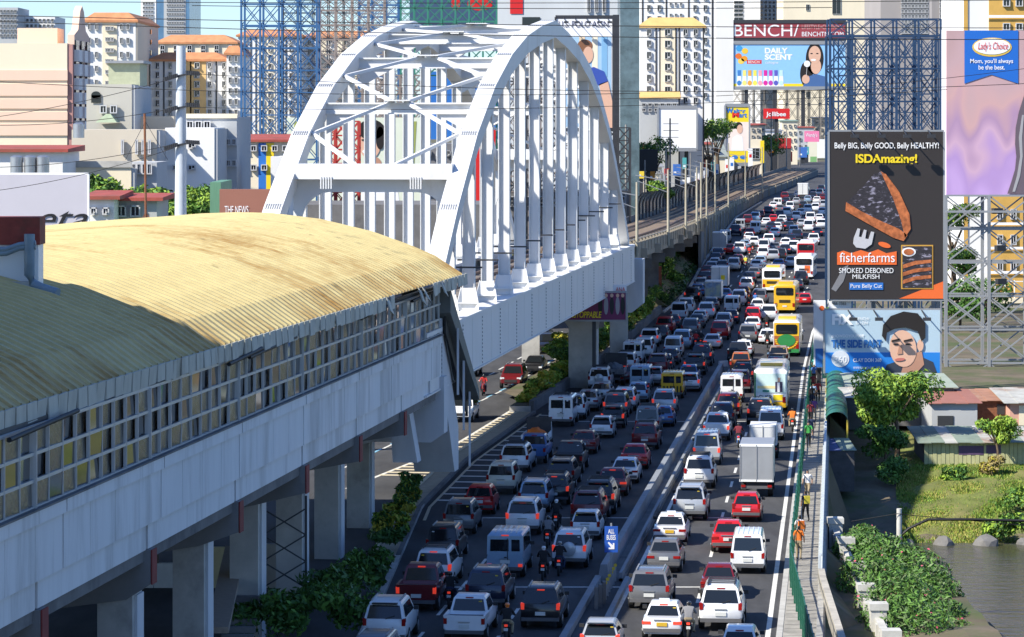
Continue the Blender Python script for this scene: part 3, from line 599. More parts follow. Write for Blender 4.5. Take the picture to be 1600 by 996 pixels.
    for s in (1, -1):
        q = MB(); a, c, d, f = (s * wb, y0, zb), (s * wb, y1, zb), (s * (wt + .02), r1 + .08, zl), (s * (wt + .02), r0 - .03, zl)
        fr = [(.1, .66), (.37, .36), (.67, .1)] if kind != 'pickup' else [(.08, .52), (.53, .1)]
        for l, r_ in fr:
            if s > 0: slabq(q, a, c, d, f, l, r_, .12, .9, .01)
            else: slabq(q, c, a, f, d, r_, l, .12, .9, .01)
        out.append(('side_window', q.mesh('side_window', [glass]), None, 3))
    wr = {'suv': .37, 'pickup': .37, 'fbvan': .33, 'van': .33}.get(kind, .31)
    def wheel(x, y, r, wd):
        q = MB(); n = 14; q.loft([[(xx, y + rr * math.cos(t), r + rr * math.sin(t)) for t in [6.28319 * k / n for k in range(n)]] for xx, rr in ((x - wd / 2, r * .93), (x - wd / 2 + .03, r), (x + wd / 2 - .03, r), (x + wd / 2, r * .93))])
        z = MB(); sg = 1 if x > 0 else -1; xo = x + sg * wd / 2
        z.loft([[(xx, y + rr * math.cos(t), r + rr * math.sin(t)) for t in [6.28319 * k / 10 for k in range(10)]] for xx, rr in ((xo - sg * .02, r * .62), (xo + sg * .012, r * .6), (xo + sg * .02, r * .2))])
        return q.mesh('tyre', [tyre], 40), z.mesh('rim', [rim], 40)
    for y in (.85, L - .85):
        for s in (-1, 1):
            tm, rm = wheel(s * (W - .1), y, wr, .24)
            out.append(('wheel', tm, None, 3)); out.append(('rim', rm, len(out) - 1, 1))
    sh, tz = K['tl']; wz = K['st'][1][3]
    for s in (-1, 1):
        q = MB()
        if sh == 'h': q.box((s * (wz - .2), .03, tz), (.3, .1, .12)); q.box((s * (wz - .02), .1, tz), (.07, .2, .12))
        elif sh == 'v': q.box((s * (wz - .08), .04, tz), (.15, .12, .26)); q.box((s * (wz - .05), .1, tz + .08), (.11, .2, .15))
        else: q.box((s * (wz - .14), -.01, tz), (.2, .06, .13))
        out.append(('tail_light', q.mesh('tail_light', [tail]), None, 9))
    q = MB(); q.box((0, -.02, .72 if kind != 'fbvan' else .78), (.46, .04, .16)); out.append(('license_plate', q.mesh('plate', [platem]), None, 2))
    q = MB(); q.box((0, .0, .47), (2 * W - .14, .16, .15)); out.append(('rear_bumper', q.mesh('bumper', [bumpm]), None, 1 if kind not in ('fbvan', 'pickup', 'van') else 2))
    q = MB(); q.box((0, r0 - .0, zl + .02), (.34, .1, .05)); out.append(('high_brake_light', q.mesh('high_brake', [tail]), None, 1))
    for s in (-1, 1): q = MB(); q.box((s * (wb + .12), y1 - .62, zb + .12), (.2, .1, .16)); out.append(('wing_mirror', q.mesh('mirror', [trim]), None, 1))
    for s in (-1, 1):
        q = MB(); q.box((s * (K['st'][-2][3] - .2), L - .12, K['st'][-1][2] + .02), (.34, .2, .14)); out.append(('headlight', q.mesh('headlight', [M('headlight', (.7, .72, .74), .1, var=0, coat=1)]), None, 1))
    q = MB(); q.box((0, L - .04, .62), (1.0, .1, .2)); out.append(('grille', q.mesh('grille', [trim]), None, 1))
    if kind in ('suv', 'mpv'):
        for s in (-1, 1): q = MB(); q.box((s * (wt - .1), (r0 + r1) / 2, zt + .04), (.05, (r1 - r0) * .8, .05)); out.append(('roof_rail', q.mesh('roof_rail', [grey]), None, 1))
    if kind in ('van', 'fbvan'):
        q = MB(); 
        for k in range(5): q.box((-.5 + .25 * k, (r0 + r1) / 2, zt + .008), (.06, (r1 - r0) * .85, .03))
        out.append(('roof_rib', q.mesh('roof_rib', [PAINT['white']]), None, 1))
    if kind == 'fbvan':
        q = MB(); q.box((.12, -.012, 1.1), (.03, .04, 1.5)); out.append(('door_seam', q.mesh('door_seam', [trim]), None, 2))
        q = MB(); q.box((.02, -.03, .98), (.12, .05, .05)); out.append(('door_handle', q.mesh('door_handle', [trim]), None, 1))
    return out
def extra(root, k, ex, lod):
    if lod: return
    y0, r0, zb, zt = {'sedan': (.55, 1.25, .94, 1.45), 'hatch': (.06, .5, .95, 1.5), 'suv': (.06, .36, 1.1, 1.78), 'mpv': (.06, .38, 1.03, 1.72), 'van': (.04, .2, 1.13, 1.99), 'pickup': (1.68, 1.95, 1.1, 1.78), 'fbvan': (.01, .05, 1.14, 2.05)}[k]
    ym, zm = lerp(y0, r0, .75), lerp(zb, zt - .09, .75)
    if random.random() < .6: q = MB(); q.box((random.choice((-.5, .48)), ym - .03, zm), (.13, .02, .08)); child(root, 'window_sticker', q, [random.choice((stick, stick, PAINT['white']))])
    if k in ('suv', 'mpv', 'hatch', 'van'): q = MB(); q.bar((.05, lerp(y0, r0, .08) - .03, lerp(zb, zt, .08)), (.42, lerp(y0, r0, .3) - .03, lerp(zb, zt, .25)), .03); child(root, 'rear_wiper', q, [trim])
    if random.random() < .7: q = MB(); q.box((0, -.015 if k != 'pickup' else -.02, .9), (.5 if k != 'sedan' else .7, .03, .05)); child(root, 'chrome_strip', q, [rim])
    if k in ('suv', 'hatch', 'mpv') and random.random() < .5: q = MB(); q.box((0, r0 - .08, zt - .05), (1.05, .26, .05)); z = child(root, 'roof_spoiler', q, [PAINT['black']])
    if k in ('suv', 'van', 'fbvan') and random.random() < .35:
        q = MB()
        for j in range(4): q.box((0, r0 + .4 + .5 * j, zt + .1), (1.15, .05, .05))
        for s_ in (-.55, .55): q.box((s_, r0 + 1.15, zt + .07), (.05, 1.7, .06))
        child(root, 'roof_rack', q, [dark])
LIB = {k: carlib(k) for k in ('sedan', 'hatch', 'suv', 'mpv', 'van', 'pickup', 'fbvan')}
HALF = dict(sedan=.87, hatch=.83, suv=.92, mpv=.885, van=.87, pickup=.92, fbvan=.86, bus=1.25, box=1.05, drop=.95)
def child(parent, name, mb, mats):
    o = bpy.data.objects.new(name, mb.mesh(name, mats)); COL.objects.link(o); o.parent = parent; return o
def paint(o, mat):
    for sl_ in o.material_slots: sl_.link = 'OBJECT'; sl_.material = mat
def heading(Y, X):
    t = (X - kx(Y)) / (rx(Y) - kx(Y)); t = min(1, max(0, t))
    if Y < 280: return .105
    return lerp((kx(Y + 12) - kx(Y - 4)) / 16, (rx(Y + 12) - rx(Y - 4)) / 16, t)
def place(name, parts, loc, head, scale, lod, col, lit):
    root = bpy.data.objects.new(name, None); root.empty_display_size = .2; link(root, None, loc); root.rotation_euler[2] = -math.atan(head) if head < 5 else head
    root.scale = (scale * random.uniform(.97, 1.02), scale * random.uniform(.95, 1.04), scale * random.uniform(.94, 1.05)); made = []
    for nm, me, par, drop in parts:
        if lod >= drop: made.append(None); continue
        o = bpy.data.objects.new(nm, me); COL.objects.link(o); o.parent = root if par is None else made[par]; made.append(o)
        if nm in ('body', 'roof_rib', 'cab') and col: paint(o, PAINT[col])
        if nm in ('tail_light', 'high_brake_light') and lit: paint(o, brake)
    return root
# --- buses, trucks
def ring(w_, y, z0, z1, r=.18): return [(-w_ + r, y, z0), (w_ - r, y, z0), (w_, y, z0 + r), (w_, y, z1 - r), (w_ - r * 1.4, y, z1), (-w_ + r * 1.4, y, z1), (-w_, y, z1 - r), (-w_, y, z0 + r)]
def wheels(out, pos, r=.48):
    for x, y in pos:
        q = MB(); q.loft([[(xx, y + r * math.cos(t), r + r * math.sin(t)) for t in [.449 * k for k in range(14)]] for xx in (x - .16, x + .16)]); out.append(('wheel', q.mesh('big_wheel', [tyre], 40), None, 3))
def bus(bands, roofc=None):
    out = []; q = MB(); q.loft([ring(1.19, 0, .4, 3.0), ring(1.25, .12, .34, 3.2), ring(1.25, 10.7, .34, 3.2), ring(1.2, 11, .4, 3.0)]); out.append(('body', q.mesh('bus_body', [PAINT['white']], 40), None, 9))
    q = MB(); q.loft([ring(1.0, -.07, 2.02, 2.86, .1), ring(1.0, .1, 2.02, 2.86, .1)]); out.append(('rear_window', q.mesh('bus_window', [glass], 40), None, 9))
    for s in (-1, 1):
        for k in range(6): q = MB(); q.box((s * 1.265, 1.3 + 1.5 * k, 2.2), (.03, 1.3, .9)); out.append(('side_window', q.mesh('side_window', [glass]), None, 2))
    q = MB(); q.box((0, 4.2, 3.3), (1.7, 2.6, .24)); out.append(('roof_unit', q.mesh('roof_unit', [PAINT[roofc or 'white']]), None, 2))
    for (z0, z1, c) in bands: q = MB(); q.box((0, .02, (z0 + z1) / 2), (2.36, .1, z1 - z0)); q.box((0, 5.5, (z0 + z1) / 2), (2.53, 10.3, z1 - z0)); out.append(('livery_band', q.mesh('band', [PAINT[c]]), None, 9))
    for s in (-1, 1): q = MB(); q.box((s * 1.02, -.03, .95), (.24, .12, .4)); out.append(('tail_light', q.mesh('tail_light', [tail]), None, 9))
    q = MB(); q.box((0, -.02, .5), (2.3, .16, .24)); out.append(('rear_bumper', q.mesh('bumper', [PAINT[bands[0][2]] if bands else bumpm]), None, 2))
    q = MB(); q.box((0, -.05, .8), (.5, .04, .18)); out.append(('license_plate', q.mesh('plate', [platem]), None, 2))
    q = MB(); 
    for k in range(6): q.box((0, -.02, 1.2 + k * .06), (1.3, .09, .025))
    out.append(('engine_grille', q.mesh('engine_grille', [trim]), None, 2))
    wheels(out, [(s * 1.08, y) for s in (-1, 1) for y in (2.4, 8.6)]); return out
def box_truck(bc, art=None, w_=1.02, h=2.2, l=4.2):
    out = []; q = MB(); q.box((0, l / 2, .95 + h / 2), (2 * w_, l, h)); out.append(('cargo_box', q.mesh('cargo_box', [bc]), None, 9))
    for s in (-1, 1): q = MB(); q.box((s * w_ * .48, -.02, .95 + h / 2), (w_ * .9, .05, h * .9)); out.append(('cargo_door', q.mesh('cargo_door', [bc]), None, 2))
    for (z, hh) in ((.95 + h - .06, .14), (1.0, .12)): q = MB(); q.box((0, .03, z), (2 * w_ + .05, .2, hh)); out.append(('box_frame', q.mesh('box_frame', [white]), None, 3))
    for s in (-1, 0, 1): q = MB(); q.box((s * (w_ - .03), -.055, .95 + h / 2), (.06, .05, h * .98)); out.append(('door_bar', q.mesh('door_bar', [grey]), None, 2))
    q = MB(); q.loft([ring(.9, l + .1, .6, 2.05, .1), ring(.9, l + .6, .6, 2.1, .1), ring(.88, l + 1.35, .6, 1.5, .1), ring(.84, l + 1.6, .6, 1.2, .1)]); out.append(('cab', q.mesh('cab', [PAINT['white']], 40), None, 3))
    q = MB(); q.box((0, l / 2 + .6, .72), (1.3, l + 1, .3)); out.append(('chassis', q.mesh('chassis', [trim]), None, 3))
    q = MB(); q.box((0, .05, .6), (1.9, .12, .16)); out.append(('rear_bumper', q.mesh('bumper', [bumpm]), None, 3))
    for s in (-1, 1): q = MB(); q.box((s * .8, -.03, .68), (.26, .06, .14)); out.append(('tail_light', q.mesh('tail_light', [tail]), None, 9))
    wheels(out, [(s * .82, y) for s in (-1, 1) for y in (1.0, l + .6)], .38)
    if art: q = MB(); q.box((0, -.06, .95 + h / 2), (2 * w_ * .9, .03, h * .85)); out.append(('mural', q.mesh('mural', [art]), None, 9))
    return out
def drop_truck(side, load=None):
    out = box_truck(white); out = [p for p in out if p[0] not in ('cargo_box', 'cargo_door', 'box_frame', 'door_bar')]
    q = MB(); q.box((0, 2, .95), (1.9, 4, .12)); out.append(('bed_floor', q.mesh('bed_floor', [trim]), None, 9))
    for s in (-1, 1): q = MB(); q.box((s * .93, 2, 1.2), (.06, 4, .45)); out.append(('side_board', q.mesh('side_board', [side]), None, 9))
    for k in range(3): q = MB(); q.box((-.62 + .62 * k, .0, 1.2), (.58, .06, .42)); out.append(('tail_board', q.mesh('tail_board', [side]), None, 9))
    q = MB(); q.box((0, 4.0, 1.75), (1.86, .08, 1.4)); out.append(('headboard', q.mesh('headboard', [dark]), None, 9))
    if load:
        q = MB(); bm = bmesh.new(); bmesh.ops.create_icosphere(bm, subdivisions=3, radius=1)
        for v in bm.verts: v.co = Vector((v.co.x * .82, v.co.y * 1.5 + 1.9, 1.1 + max(0, v.co.z) * .75)) + Vector([random.uniform(-.07, .07) for _ in range(3)])
        me = bpy.data.meshes.new('load'); bm.to_mesh(me); bm.free(); me.materials.append(load); out.append(('tarp_load', me, None, 9))
    return out
murm = M('truck_mural', (.2, .3, .42), .6, var=.5, sc=1.5, col2=(.45, .5, .35), thr=(.45, .55))
LIB['bus_cher'] = bus([(.4, .78, 'yellow')], 'yellow'); LIB['bus_orange'] = bus([(.36, .7, 'green'), (.7, 1.85, 'orange'), (1.85, 3.0, 'yellow')], 'yellow')
LIB['bus_yellow'] = bus([(.36, 3.02, 'yellow')], 'yellow'); LIB['bus_half'] = bus([(.36, .7, 'white'), (.7, 1.75, 'yellow')], 'yellow'); LIB['bus_white'] = bus([(.36, .6, 'white')]); LIB['bus_red'] = bus([(1.5, 3.02, 'red')], 'white')
steelbox = M('truck_box_steel', (.36, .37, .38), .45, .4, var=.08, sc=1); boxw = M('truck_box_white', (.6, .61, .6), .55, var=.06, sc=1)
LIB['box_grey'] = box_truck(steelbox); LIB['box_white'] = box_truck(boxw, h=2.4, w_=1.08); LIB['box_mural'] = box_truck(boxw, murm, .95, 2.0, 3.6); LIB['box_mini'] = box_truck(boxw, w_=.86, h=1.25, l=2.6)
LIB['drop_orange'] = drop_truck(white, M('orange_tarp', (.62, .13, .01), .75, var=.2, sc=3)); LIB['drop_grey'] = drop_truck(M('weathered_board', (.2, .2, .2), .85, var=.3, sc=3), M('grey_tarp', (.09, .1, .11), .8, var=.3, sc=2))
KN = dict(sedan='sedan', hatch='hatchback', suv='SUV', mpv='people carrier', van='van', pickup='pickup truck', fbvan='boxy van')
NM = dict(sedan='sedan_car', hatch='hatchback_car', suv='suv_car', mpv='people_carrier', van='van', pickup='pickup_truck', fbvan='passenger_van')
# x and y of the rear tyre line in the photograph, kind, colour, extras: B lit brake lights, T taxi sign, S spare wheel, P yellow plate, F faces the camera
V = """578 1070 suv grey;600 1014 suv white;650 958 pickup maroon B;676 922 suv white B;691 881 mpv black;716 837 mpv grey;748 806 hatch red;782 774 suv cream;803 740 suv white;830 726 pickup blue
876 668 fbvan white;895 657 suv white;917 644 sedan silver;938 629 sedan silver;936 612 suv white S;977 583 suv white;976 600 sedan maroon B;988 572 fbvan white;1005 561 suv white;1000 612 fbvan lightblue;975 643 suv white B
996 630 hatch lightblue;961 654 suv grey B;957 671 hatch black B;939 686 hatch white;910 711 sedan maroon;887 742 pickup black;875 765 mpv black;865 791 suv black B;833 803 mpv lightblue;816 838 suv white B;789 905 fbvan lightblue B
758 955 suv navy;725 1005 pickup white;844 985 suv black B;889 890 suv white SB;914 846 hatch white;917 822 suv maroon;934 806 suv black B;955 777 sedan maroon B;975 757 sedan white;990 735 sedan red;1007 704 suv maroon;1011 683 van grey
1037 649 suv silver B;1033 668 sedan blue;1077 613 hatch white B;1075 601 sedan blue B;1085 587 suv black B;1096 573 suv navy B;1051 560 van white;1065 547 suv lightblue;1112 546 sedan white B;1124 532 suv red;1045 571 sedan navy;1035 580 sedan navy B
1027 588 suv maroon;1021 604 hatch silver B;1014 543 suv white B;1030 537 suv black;1038 523 suv red;1050 515 sedan navy;1060 503 van white;1071 492 suv white;1078 528 suv grey;1088 514 sedan grey;1092 506 sedan white;1103 499 suv white B
1110 487 sedan grey;1081 473 suv black B;1089 464 sedan blue;1095 453 hatch silver;1101 442 sedan navy;1131 471 sedan blue B;1143 490 fbvan white;1141 507 sedan navy B;1130 517 suv silver;1154 479 suv white;1160 467 sedan maroon;1166 456 suv white B
1170 444 sedan navy;1177 436 sedan grey B;1186 477 suv grey;1183 489 sedan white T;1201 503 suv white;1176 505 suv red;1175 519 sedan white B;1168 537 suv grey;1199 539 sedan white T;1161 558 sedan white T;1152 567 pickup black;1156 585 pickup orange B
1160 603 suv black B;1155 615 suv maroon;1143 630 fbvan white;1137 655 suv maroon B;1128 670 suv navy S;1119 690 pickup white B;1104 728 van silver B;1092 765 suv white;1077 815 suv silver;1046 853 sedan white TP;1037 897 sedan grey;1014 955 suv grey;1034 1003 sedan white TPB
937 1030 hatch silver B;1126 988 suv white;1155 1042 hatch white;1122 938 sedan maroon;1168 898 van white;1137 866 sedan red;1166 817 hatch red;1204 689 van white;1187 666 suv black B;1215 574 pickup tan;1212 590 suv navy
1228 520 sedan maroon;1257 477 sedan red;1243 455 sedan navy;1251 446 suv black;1271 384 pickup white;1263 362 van white;1193 395 van white;1192 406 suv white;1201 384 suv white B;1227 388 sedan white T;1226 398 sedan navy B;1219 409 suv black;1216 421 sedan blue
1187 417 sedan lightblue;1245 376 suv navy;1234 381 sedan navy;1210 371 sedan white B;1214 362 sedan white;1218 355 sedan grey;1233 361 sedan navy B;1222 350 sedan white;1208 348 hatch red;1197 353 sedan white;1180 367 fbvan white;1156 362 fbvan silver
1149 369 suv navy B;1133 380 fbvan silver;1122 406 sedan navy;1118 412 sedan navy;1116 419 sedan white;1111 427 sedan silver;1146 425 suv silver;1152 414 sedan maroon;1155 399 suv white B;1163 390 sedan lightblue;1170 378 sedan white;1171 371 sedan red B
1181 424 sedan white;1168 352 suv maroon;1180 348 suv lightblue;1187 343 suv maroon;1200 337 suv navy B;1215 325 fbvan white;1218 332 sedan grey B;1229 339 suv white;1234 330 van white;1218 341 sedan navy;1232 349 sedan navy B;1244 346 suv white;1251 338 sedan white
1255 326 sedan black;1262 334 suv white;1262 317 sedan lightblue;1270 313 suv navy;1283 301 suv navy;1270 306 sedan navy;1280 308 suv silver B;1274 332 suv white;1284 337 sedan white;1287 327 suv silver;1266 349 van white;1280 347 sedan white;1237 315 sedan black
1276 318 sedan white;1286 314 sedan maroon;1244 320 sedan silver;1228 320 sedan navy;1208 327 sedan white B;1226 313 suv maroon;1246 308 sedan white;1258 303 suv black;1289 305 sedan white;1190 365 sedan grey;1240 369 suv white;1204 362 sedan navy;1252 356 sedan silver;1283 358 suv white;1277 370 sedan navy B
1178 386 hatch white;1210 394 sedan grey;1208 409 suv silver;1200 430 sedan grey;1236 419 sedan silver;1240 396 suv white;1105 433 sedan maroon;1139 398 sedan red B;1128 424 hatch grey"""
rec = []
for ln in V.replace('\n', ';').split(';'):
    s = ln.split(); rec.append([float(s[0]), float(s[1]), s[2], s[3], s[4] if len(s) > 4 else ''])
SPEC = [(834, 710, 'drop_orange', 'white dropside truck carrying a heap under an orange tarpaulin', 'dropside_truck', 'truck', .95, .9), (957, 604, 'drop_grey', 'weathered grey cargo truck with high boards beside the planted median', 'cargo_truck', 'truck', .95, 1.0),
        (1114, 477, 'box_mural', 'small box truck with a colourful blue mural on its rear', 'box_truck', 'truck', .95, 1), (1124, 458, 'box_white', 'tall white box truck with grey rear doors and yellow notice', 'box_truck', 'truck', 1.08, 1), (1182, 778, 'box_grey', 'plain silver box truck with double rear doors on the bus lane', 'box_truck', 'truck', 1.02, .95),
        (1192, 718, 'box_mini', 'white utility truck with low boxed back behind silver box truck', 'utility_truck', 'truck', .86, 1), (1124, 398, 'box_grey', 'grey box truck by the embankment under the viaduct', 'box_truck', 'truck', 1.02, 1), (1254, 311, 'box_white', 'far white box truck beside the railway retaining wall', 'box_truck', 'truck', 1.08, 1.1),
        (1204, 645, 'bus_cher', 'white and green city bus with CHER lettering and printed poster on its rear', 'city_bus', 'bus', 1.25, 1), (1229, 558, 'bus_orange', 'orange, green and yellow painted city bus with green swirl', 'city_bus', 'bus', 1.25, 1), (1226, 490, 'bus_yellow', 'all yellow city bus seen from the rear', 'city_bus', 'bus', 1.25, 1),
        (1206, 458, 'bus_half', 'yellow and white city bus with big rear window left of the all yellow bus', 'city_bus', 'bus', 1.25, 1), (1256, 437, 'bus_white', 'white city bus with orange figure print in the rightmost lane', 'city_bus', 'bus', 1.25, 1), (1259, 413, 'bus_red', 'red and white city bus ahead of the white bus', 'city_bus', 'bus', 1.25, 1),
        (1050, 624, 'fbvan', 'yellow boxy passenger van with black stripes across its rear', 'passenger_van', 'van', .86, 1)]
placed = []
def fits(p, kind): return p
tsign = MB(); tsign.box((0, 1.75, 1.5), (.45, .18, .14)); tsign = tsign.mesh('taxi_sign', [PAINT['white']])
stk = MB(); stk.box((.45, .72, 1.28), (.2, .03, .1)); stk = stk.mesh('sticker', [stick])
def spare_mesh():
    q = MB(); q.loft([[(rr * math.cos(t), y, 1.0 + rr * math.sin(t)) for t in [.3927 * k for k in range(16)]] for y, rr in ((.02, .36), (-.18, .36), (-.22, .28))]); return q.mesh('spare', [PAINT['silver']], 40)
spare = spare_mesh()
for x, y, k, c, ex in rec:
    p = G(x, y); lod = 0 if y > 570 else (1 if y > 430 else 2)
    hd_ = heading(p.y, p.x) + random.uniform(-.012, .012)
    o = place(NM[k], LIB[k], p + Vector((0, 0, .01)), hd_, random.uniform(.96, 1.03), lod, c, 'B' in ex)
    extra(o, k, ex, lod)
    if 'T' in ex: s_ = bpy.data.objects.new('taxi_sign', tsign); COL.objects.link(s_); s_.parent = o
    if 'S' in ex: s_ = bpy.data.objects.new('spare_wheel', spare); COL.objects.link(s_); s_.parent = o
    if 'P' in ex:
        for ch in o.children:
            if ch.name.startswith('license'): paint(ch, platey)
    placed.append((o, p, k, c, ex))
# labels: colour and kind, then where it stands in its lane
def lane(p):
    u = p.x - bx(p.y); return (int(-u / 3.3), 'L') if u < 0 else (int(u / 3.7), 'R')
lanes = {}
for r in placed: lanes.setdefault(lane(r[1]), []).append(r)
ORD = 'first second third fourth fifth sixth seventh eighth ninth tenth eleventh twelfth thirteenth fourteenth fifteenth sixteenth seventeenth eighteenth nineteenth twentieth'.split()
def ordn(i):
    n = i + 1
    if n <= 20: return ORD[i]
    t = ('twenty', 'thirty', 'forty', 'fifty', 'sixty')[n // 10 - 2]
    return t[:-1] + 'ieth' if n % 10 == 0 else t + '-' + ORD[n % 10 - 1]
seen = {}
def words(r, full=True):
    s = COLN.get(r[3], r[3]) + ' '
    if full and 'S' in r[4]: return s + KN[r[2]] + ' with spare wheel on its back'
    return s + ('taxi' if 'T' in r[4] else KN[r[2]])
for (ix, sd), rs in lanes.items():
    rs.sort(key=lambda r: r[1].y); ln = ('the lane just ' + ('left' if sd == 'L' else 'right') if ix == 0 else ORD[ix] + ' lane ' + ('left' if sd == 'L' else 'right')) + ' of the barrier line'
    for i, r in enumerate(rs):
        if i and i < len(rs) - 1: lb = f"{words(r, False)} between {words(rs[i-1], False)} and {words(rs[i+1], False)} in {ln.replace(' line', '')}"
        else: lb = f"{words(r)}, {'nearest' if i == 0 else 'farthest'} in {ln}"
        if lb in seen or r[1].y > 330 or len(lb.split()) > 16: lb = f"{words(r, False)}, {ordn(i)} vehicle from the camera in {ln.replace(' line', '')}"
        seen[lb] = 1; tag(r[0], lb, 'taxi' if 'T' in r[4] else ('van' if 'van' in r[2] else 'pickup' if r[2] == 'pickup' else 'car'), 'vehicles in the traffic jam')
trucks = {}
for (x, y, lib, lb, nm, cat, hw, sc_) in SPEC:
    p = G(x, y); lod = 0 if y > 430 else 1
    o = place(nm, LIB[lib], p + Vector((0, 0, .01)), heading(p.y, p.x), sc_, lod, {'fbvan': 'yellow', 'bus_cher': 'white', 'bus_red': 'white'}.get(lib, 'yellow' if lib == 'bus_yellow' else 'white'), False)
    tag(o, lb, cat); trucks[(x, lib)] = o
o = trucks[(1050, 'fbvan')]
for k in range(6): q = MB(); q.box((-.62 + .26 * k, -.02, .78), (.1, .05, .5)); z = q.obj('stripe', [black], o); z.location = (0, 0, 0)
# facing traffic on the opposing carriageway and the side street
for x, y, k, c, lb in ((808, 601, 'suv', 'maroon', 'dark red SUV driving towards the camera on the opposing road'), (841, 580, 'sedan', 'black', 'black sedan with roof lights right of the oncoming red SUV'), (857, 548, 'suv', 'black', 'black SUV coming out from under the bridge girder'), (852, 530, 'sedan', 'navy', 'farthest dark blue sedan under the bridge by the pier'), (731, 652, 'suv', 'white', 'white SUV driving towards the camera beside the station stair'), (738, 583, 'suv', 'silver', 'silver SUV half hidden behind the bridge girder')):
    p = G(x, y); o = place(NM[k], LIB[k], p + Vector((0, 0, .01)), math.pi - .12, 1, 0, c, False); o.rotation_euler[2] = math.pi - math.atan(.12); tag(o, lb, 'car', 'oncoming cars')
for x, y, c, rz, lb in ((984, 336, 'maroon', 1.9, 'red car parked in the side street left of the railway'), (1008, 340, 'navy', 2.2, 'dark blue car on the side street beside the first catenary pole'), (1052, 312, 'navy', 2.0, 'dark blue car behind white banners on the side street')):
    Y = 470; p = Vector(((x - 800) * 470 / F, 470, g(470))) if y > 320 else Vector(((x - 800) * 520 / F, 520, g(520)))
    p = G(x, y); o = place('sedan_car', LIB['sedan'], p, 0, 1, 1, c, False); o.rotation_euler[2] = rz; tag(o, lb, 'car')
# ------------------------------------------------------------------ people and motorcycles
SK = M('skin', (.3, .17, .11), .6, var=.05); HAIR = M('hair_black', (.012, .01, .009), .6, var=0); SHOE = M('shoe', (.03, .03, .03), .7, var=0)
CL = {n: M('cloth_' + n, c, .85, var=.1, sc=8) for n, c in dict(white=(.66, .66, .66), navy=(.02, .03, .07), black=(.015, .015, .017), red=(.45, .03, .03), green=(.06, .35, .07), teal=(.1, .45, .4), grey=(.2, .2, .21), blue=(.06, .16, .42), orange=(.65, .16, .02), maroon=(.16, .02, .03), khaki=(.3, .24, .15), purple=(.16, .06, .22), yellow=(.6, .5, .05), lightblue=(.3, .42, .6)).items()}
def figure(name, J, E, classify):
    me = bpy.data.meshes.new(name); nm = list(J); me.from_pydata([J[k][0] for k in nm], [(nm.index(a), nm.index(b)) for a, b in E], [])
    ob = bpy.data.objects.new('tmp', me); COL.objects.link(ob); ob.modifiers.new('s', 'SKIN')
    for i, k in enumerate(nm):
        sv = me.skin_vertices[0].data[i]; r = J[k][1]; sv.radius = r if isinstance(r, tuple) else (r, r); sv.use_root = (k == 'pelvis')
    sb = ob.modifiers.new('u', 'SUBSURF'); sb.levels = 2; sb.render_levels = 2
    dg = bpy.context.evaluated_depsgraph_get(); m2 = bpy.data.meshes.new_from_object(ob.evaluated_get(dg)); bpy.data.objects.remove(ob)
    m2.materials.clear()
    for k in (SK, CL['white'], CL['navy'], HAIR, SHOE): m2.materials.append(k)
    for p in m2.polygons: p.material_index = classify(p.center); p.use_smooth = True
    m2.name = name; return m2
def walkJ(ph):
    a = .2 * ph
    return {'pelvis': ((0, 0, .93), (.15, .11)), 'waist': ((0, 0, 1.08), (.14, .1)), 'chest': ((0, .01, 1.3), (.17, .11)), 'neck': ((0, .01, 1.46), .055), 'jaw': ((0, .04, 1.52), .075), 'head': ((0, .03, 1.6), (.085, .1)), 'crown': ((0, .02, 1.67), .06),
            'sl': ((-.18, 0, 1.4), .065), 'el': ((-.25, -a * .6, 1.14), .047), 'hl': ((-.25, .06 - a * .3, .92), .035), 'fl': ((-.25, .09 - a * .3, .82), .03), 'sr': ((.18, 0, 1.4), .065), 'er': ((.25, a * .6, 1.14), .047), 'hr': ((.25, .1 + a * .6, .92), .035), 'fr': ((.25, .14 + a * .6, .82), .03),
            'pl': ((-.09, 0, .88), .1), 'kl': ((-.1, .06 + a * .6, .5), .07), 'al': ((-.1, a * .9, .1), .045), 'tl': ((-.1, a * .9 + .16, .04), .04), 'pr': ((.09, 0, .88), .1), 'kr': ((.1, .06 - a * .5, .5), .07), 'ar': ((.1, -a * 1.2, .12), .045), 'tr': ((.1, -a * 1.2 + .15, .04), .04)}
WE = [('pelvis', 'waist'), ('waist', 'chest'), ('chest', 'neck'), ('neck', 'jaw'), ('jaw', 'head'), ('head', 'crown'), ('chest', 'sl'), ('sl', 'el'), ('el', 'hl'), ('hl', 'fl'), ('chest', 'sr'), ('sr', 'er'), ('er', 'hr'), ('hr', 'fr'), ('pelvis', 'pl'), ('pl', 'kl'), ('kl', 'al'), ('al', 'tl'), ('pelvis', 'pr'), ('pr', 'kr'), ('kr', 'ar'), ('ar', 'tr')]
def cls_walk(c):
    if c.z > 1.47: return 3 if (c.z > 1.6 or c.y < .0) else 0
    if abs(c.x) > .2 and c.z < 1.2: return 0
    if c.z > .95: return 1
    return 2 if c.z > .1 else 4
WALK = [figure('walker_a', walkJ(1), WE, cls_walk), figure('walker_b', walkJ(-.8), WE, cls_walk), figure('stander', walkJ(.15), WE, cls_walk)]
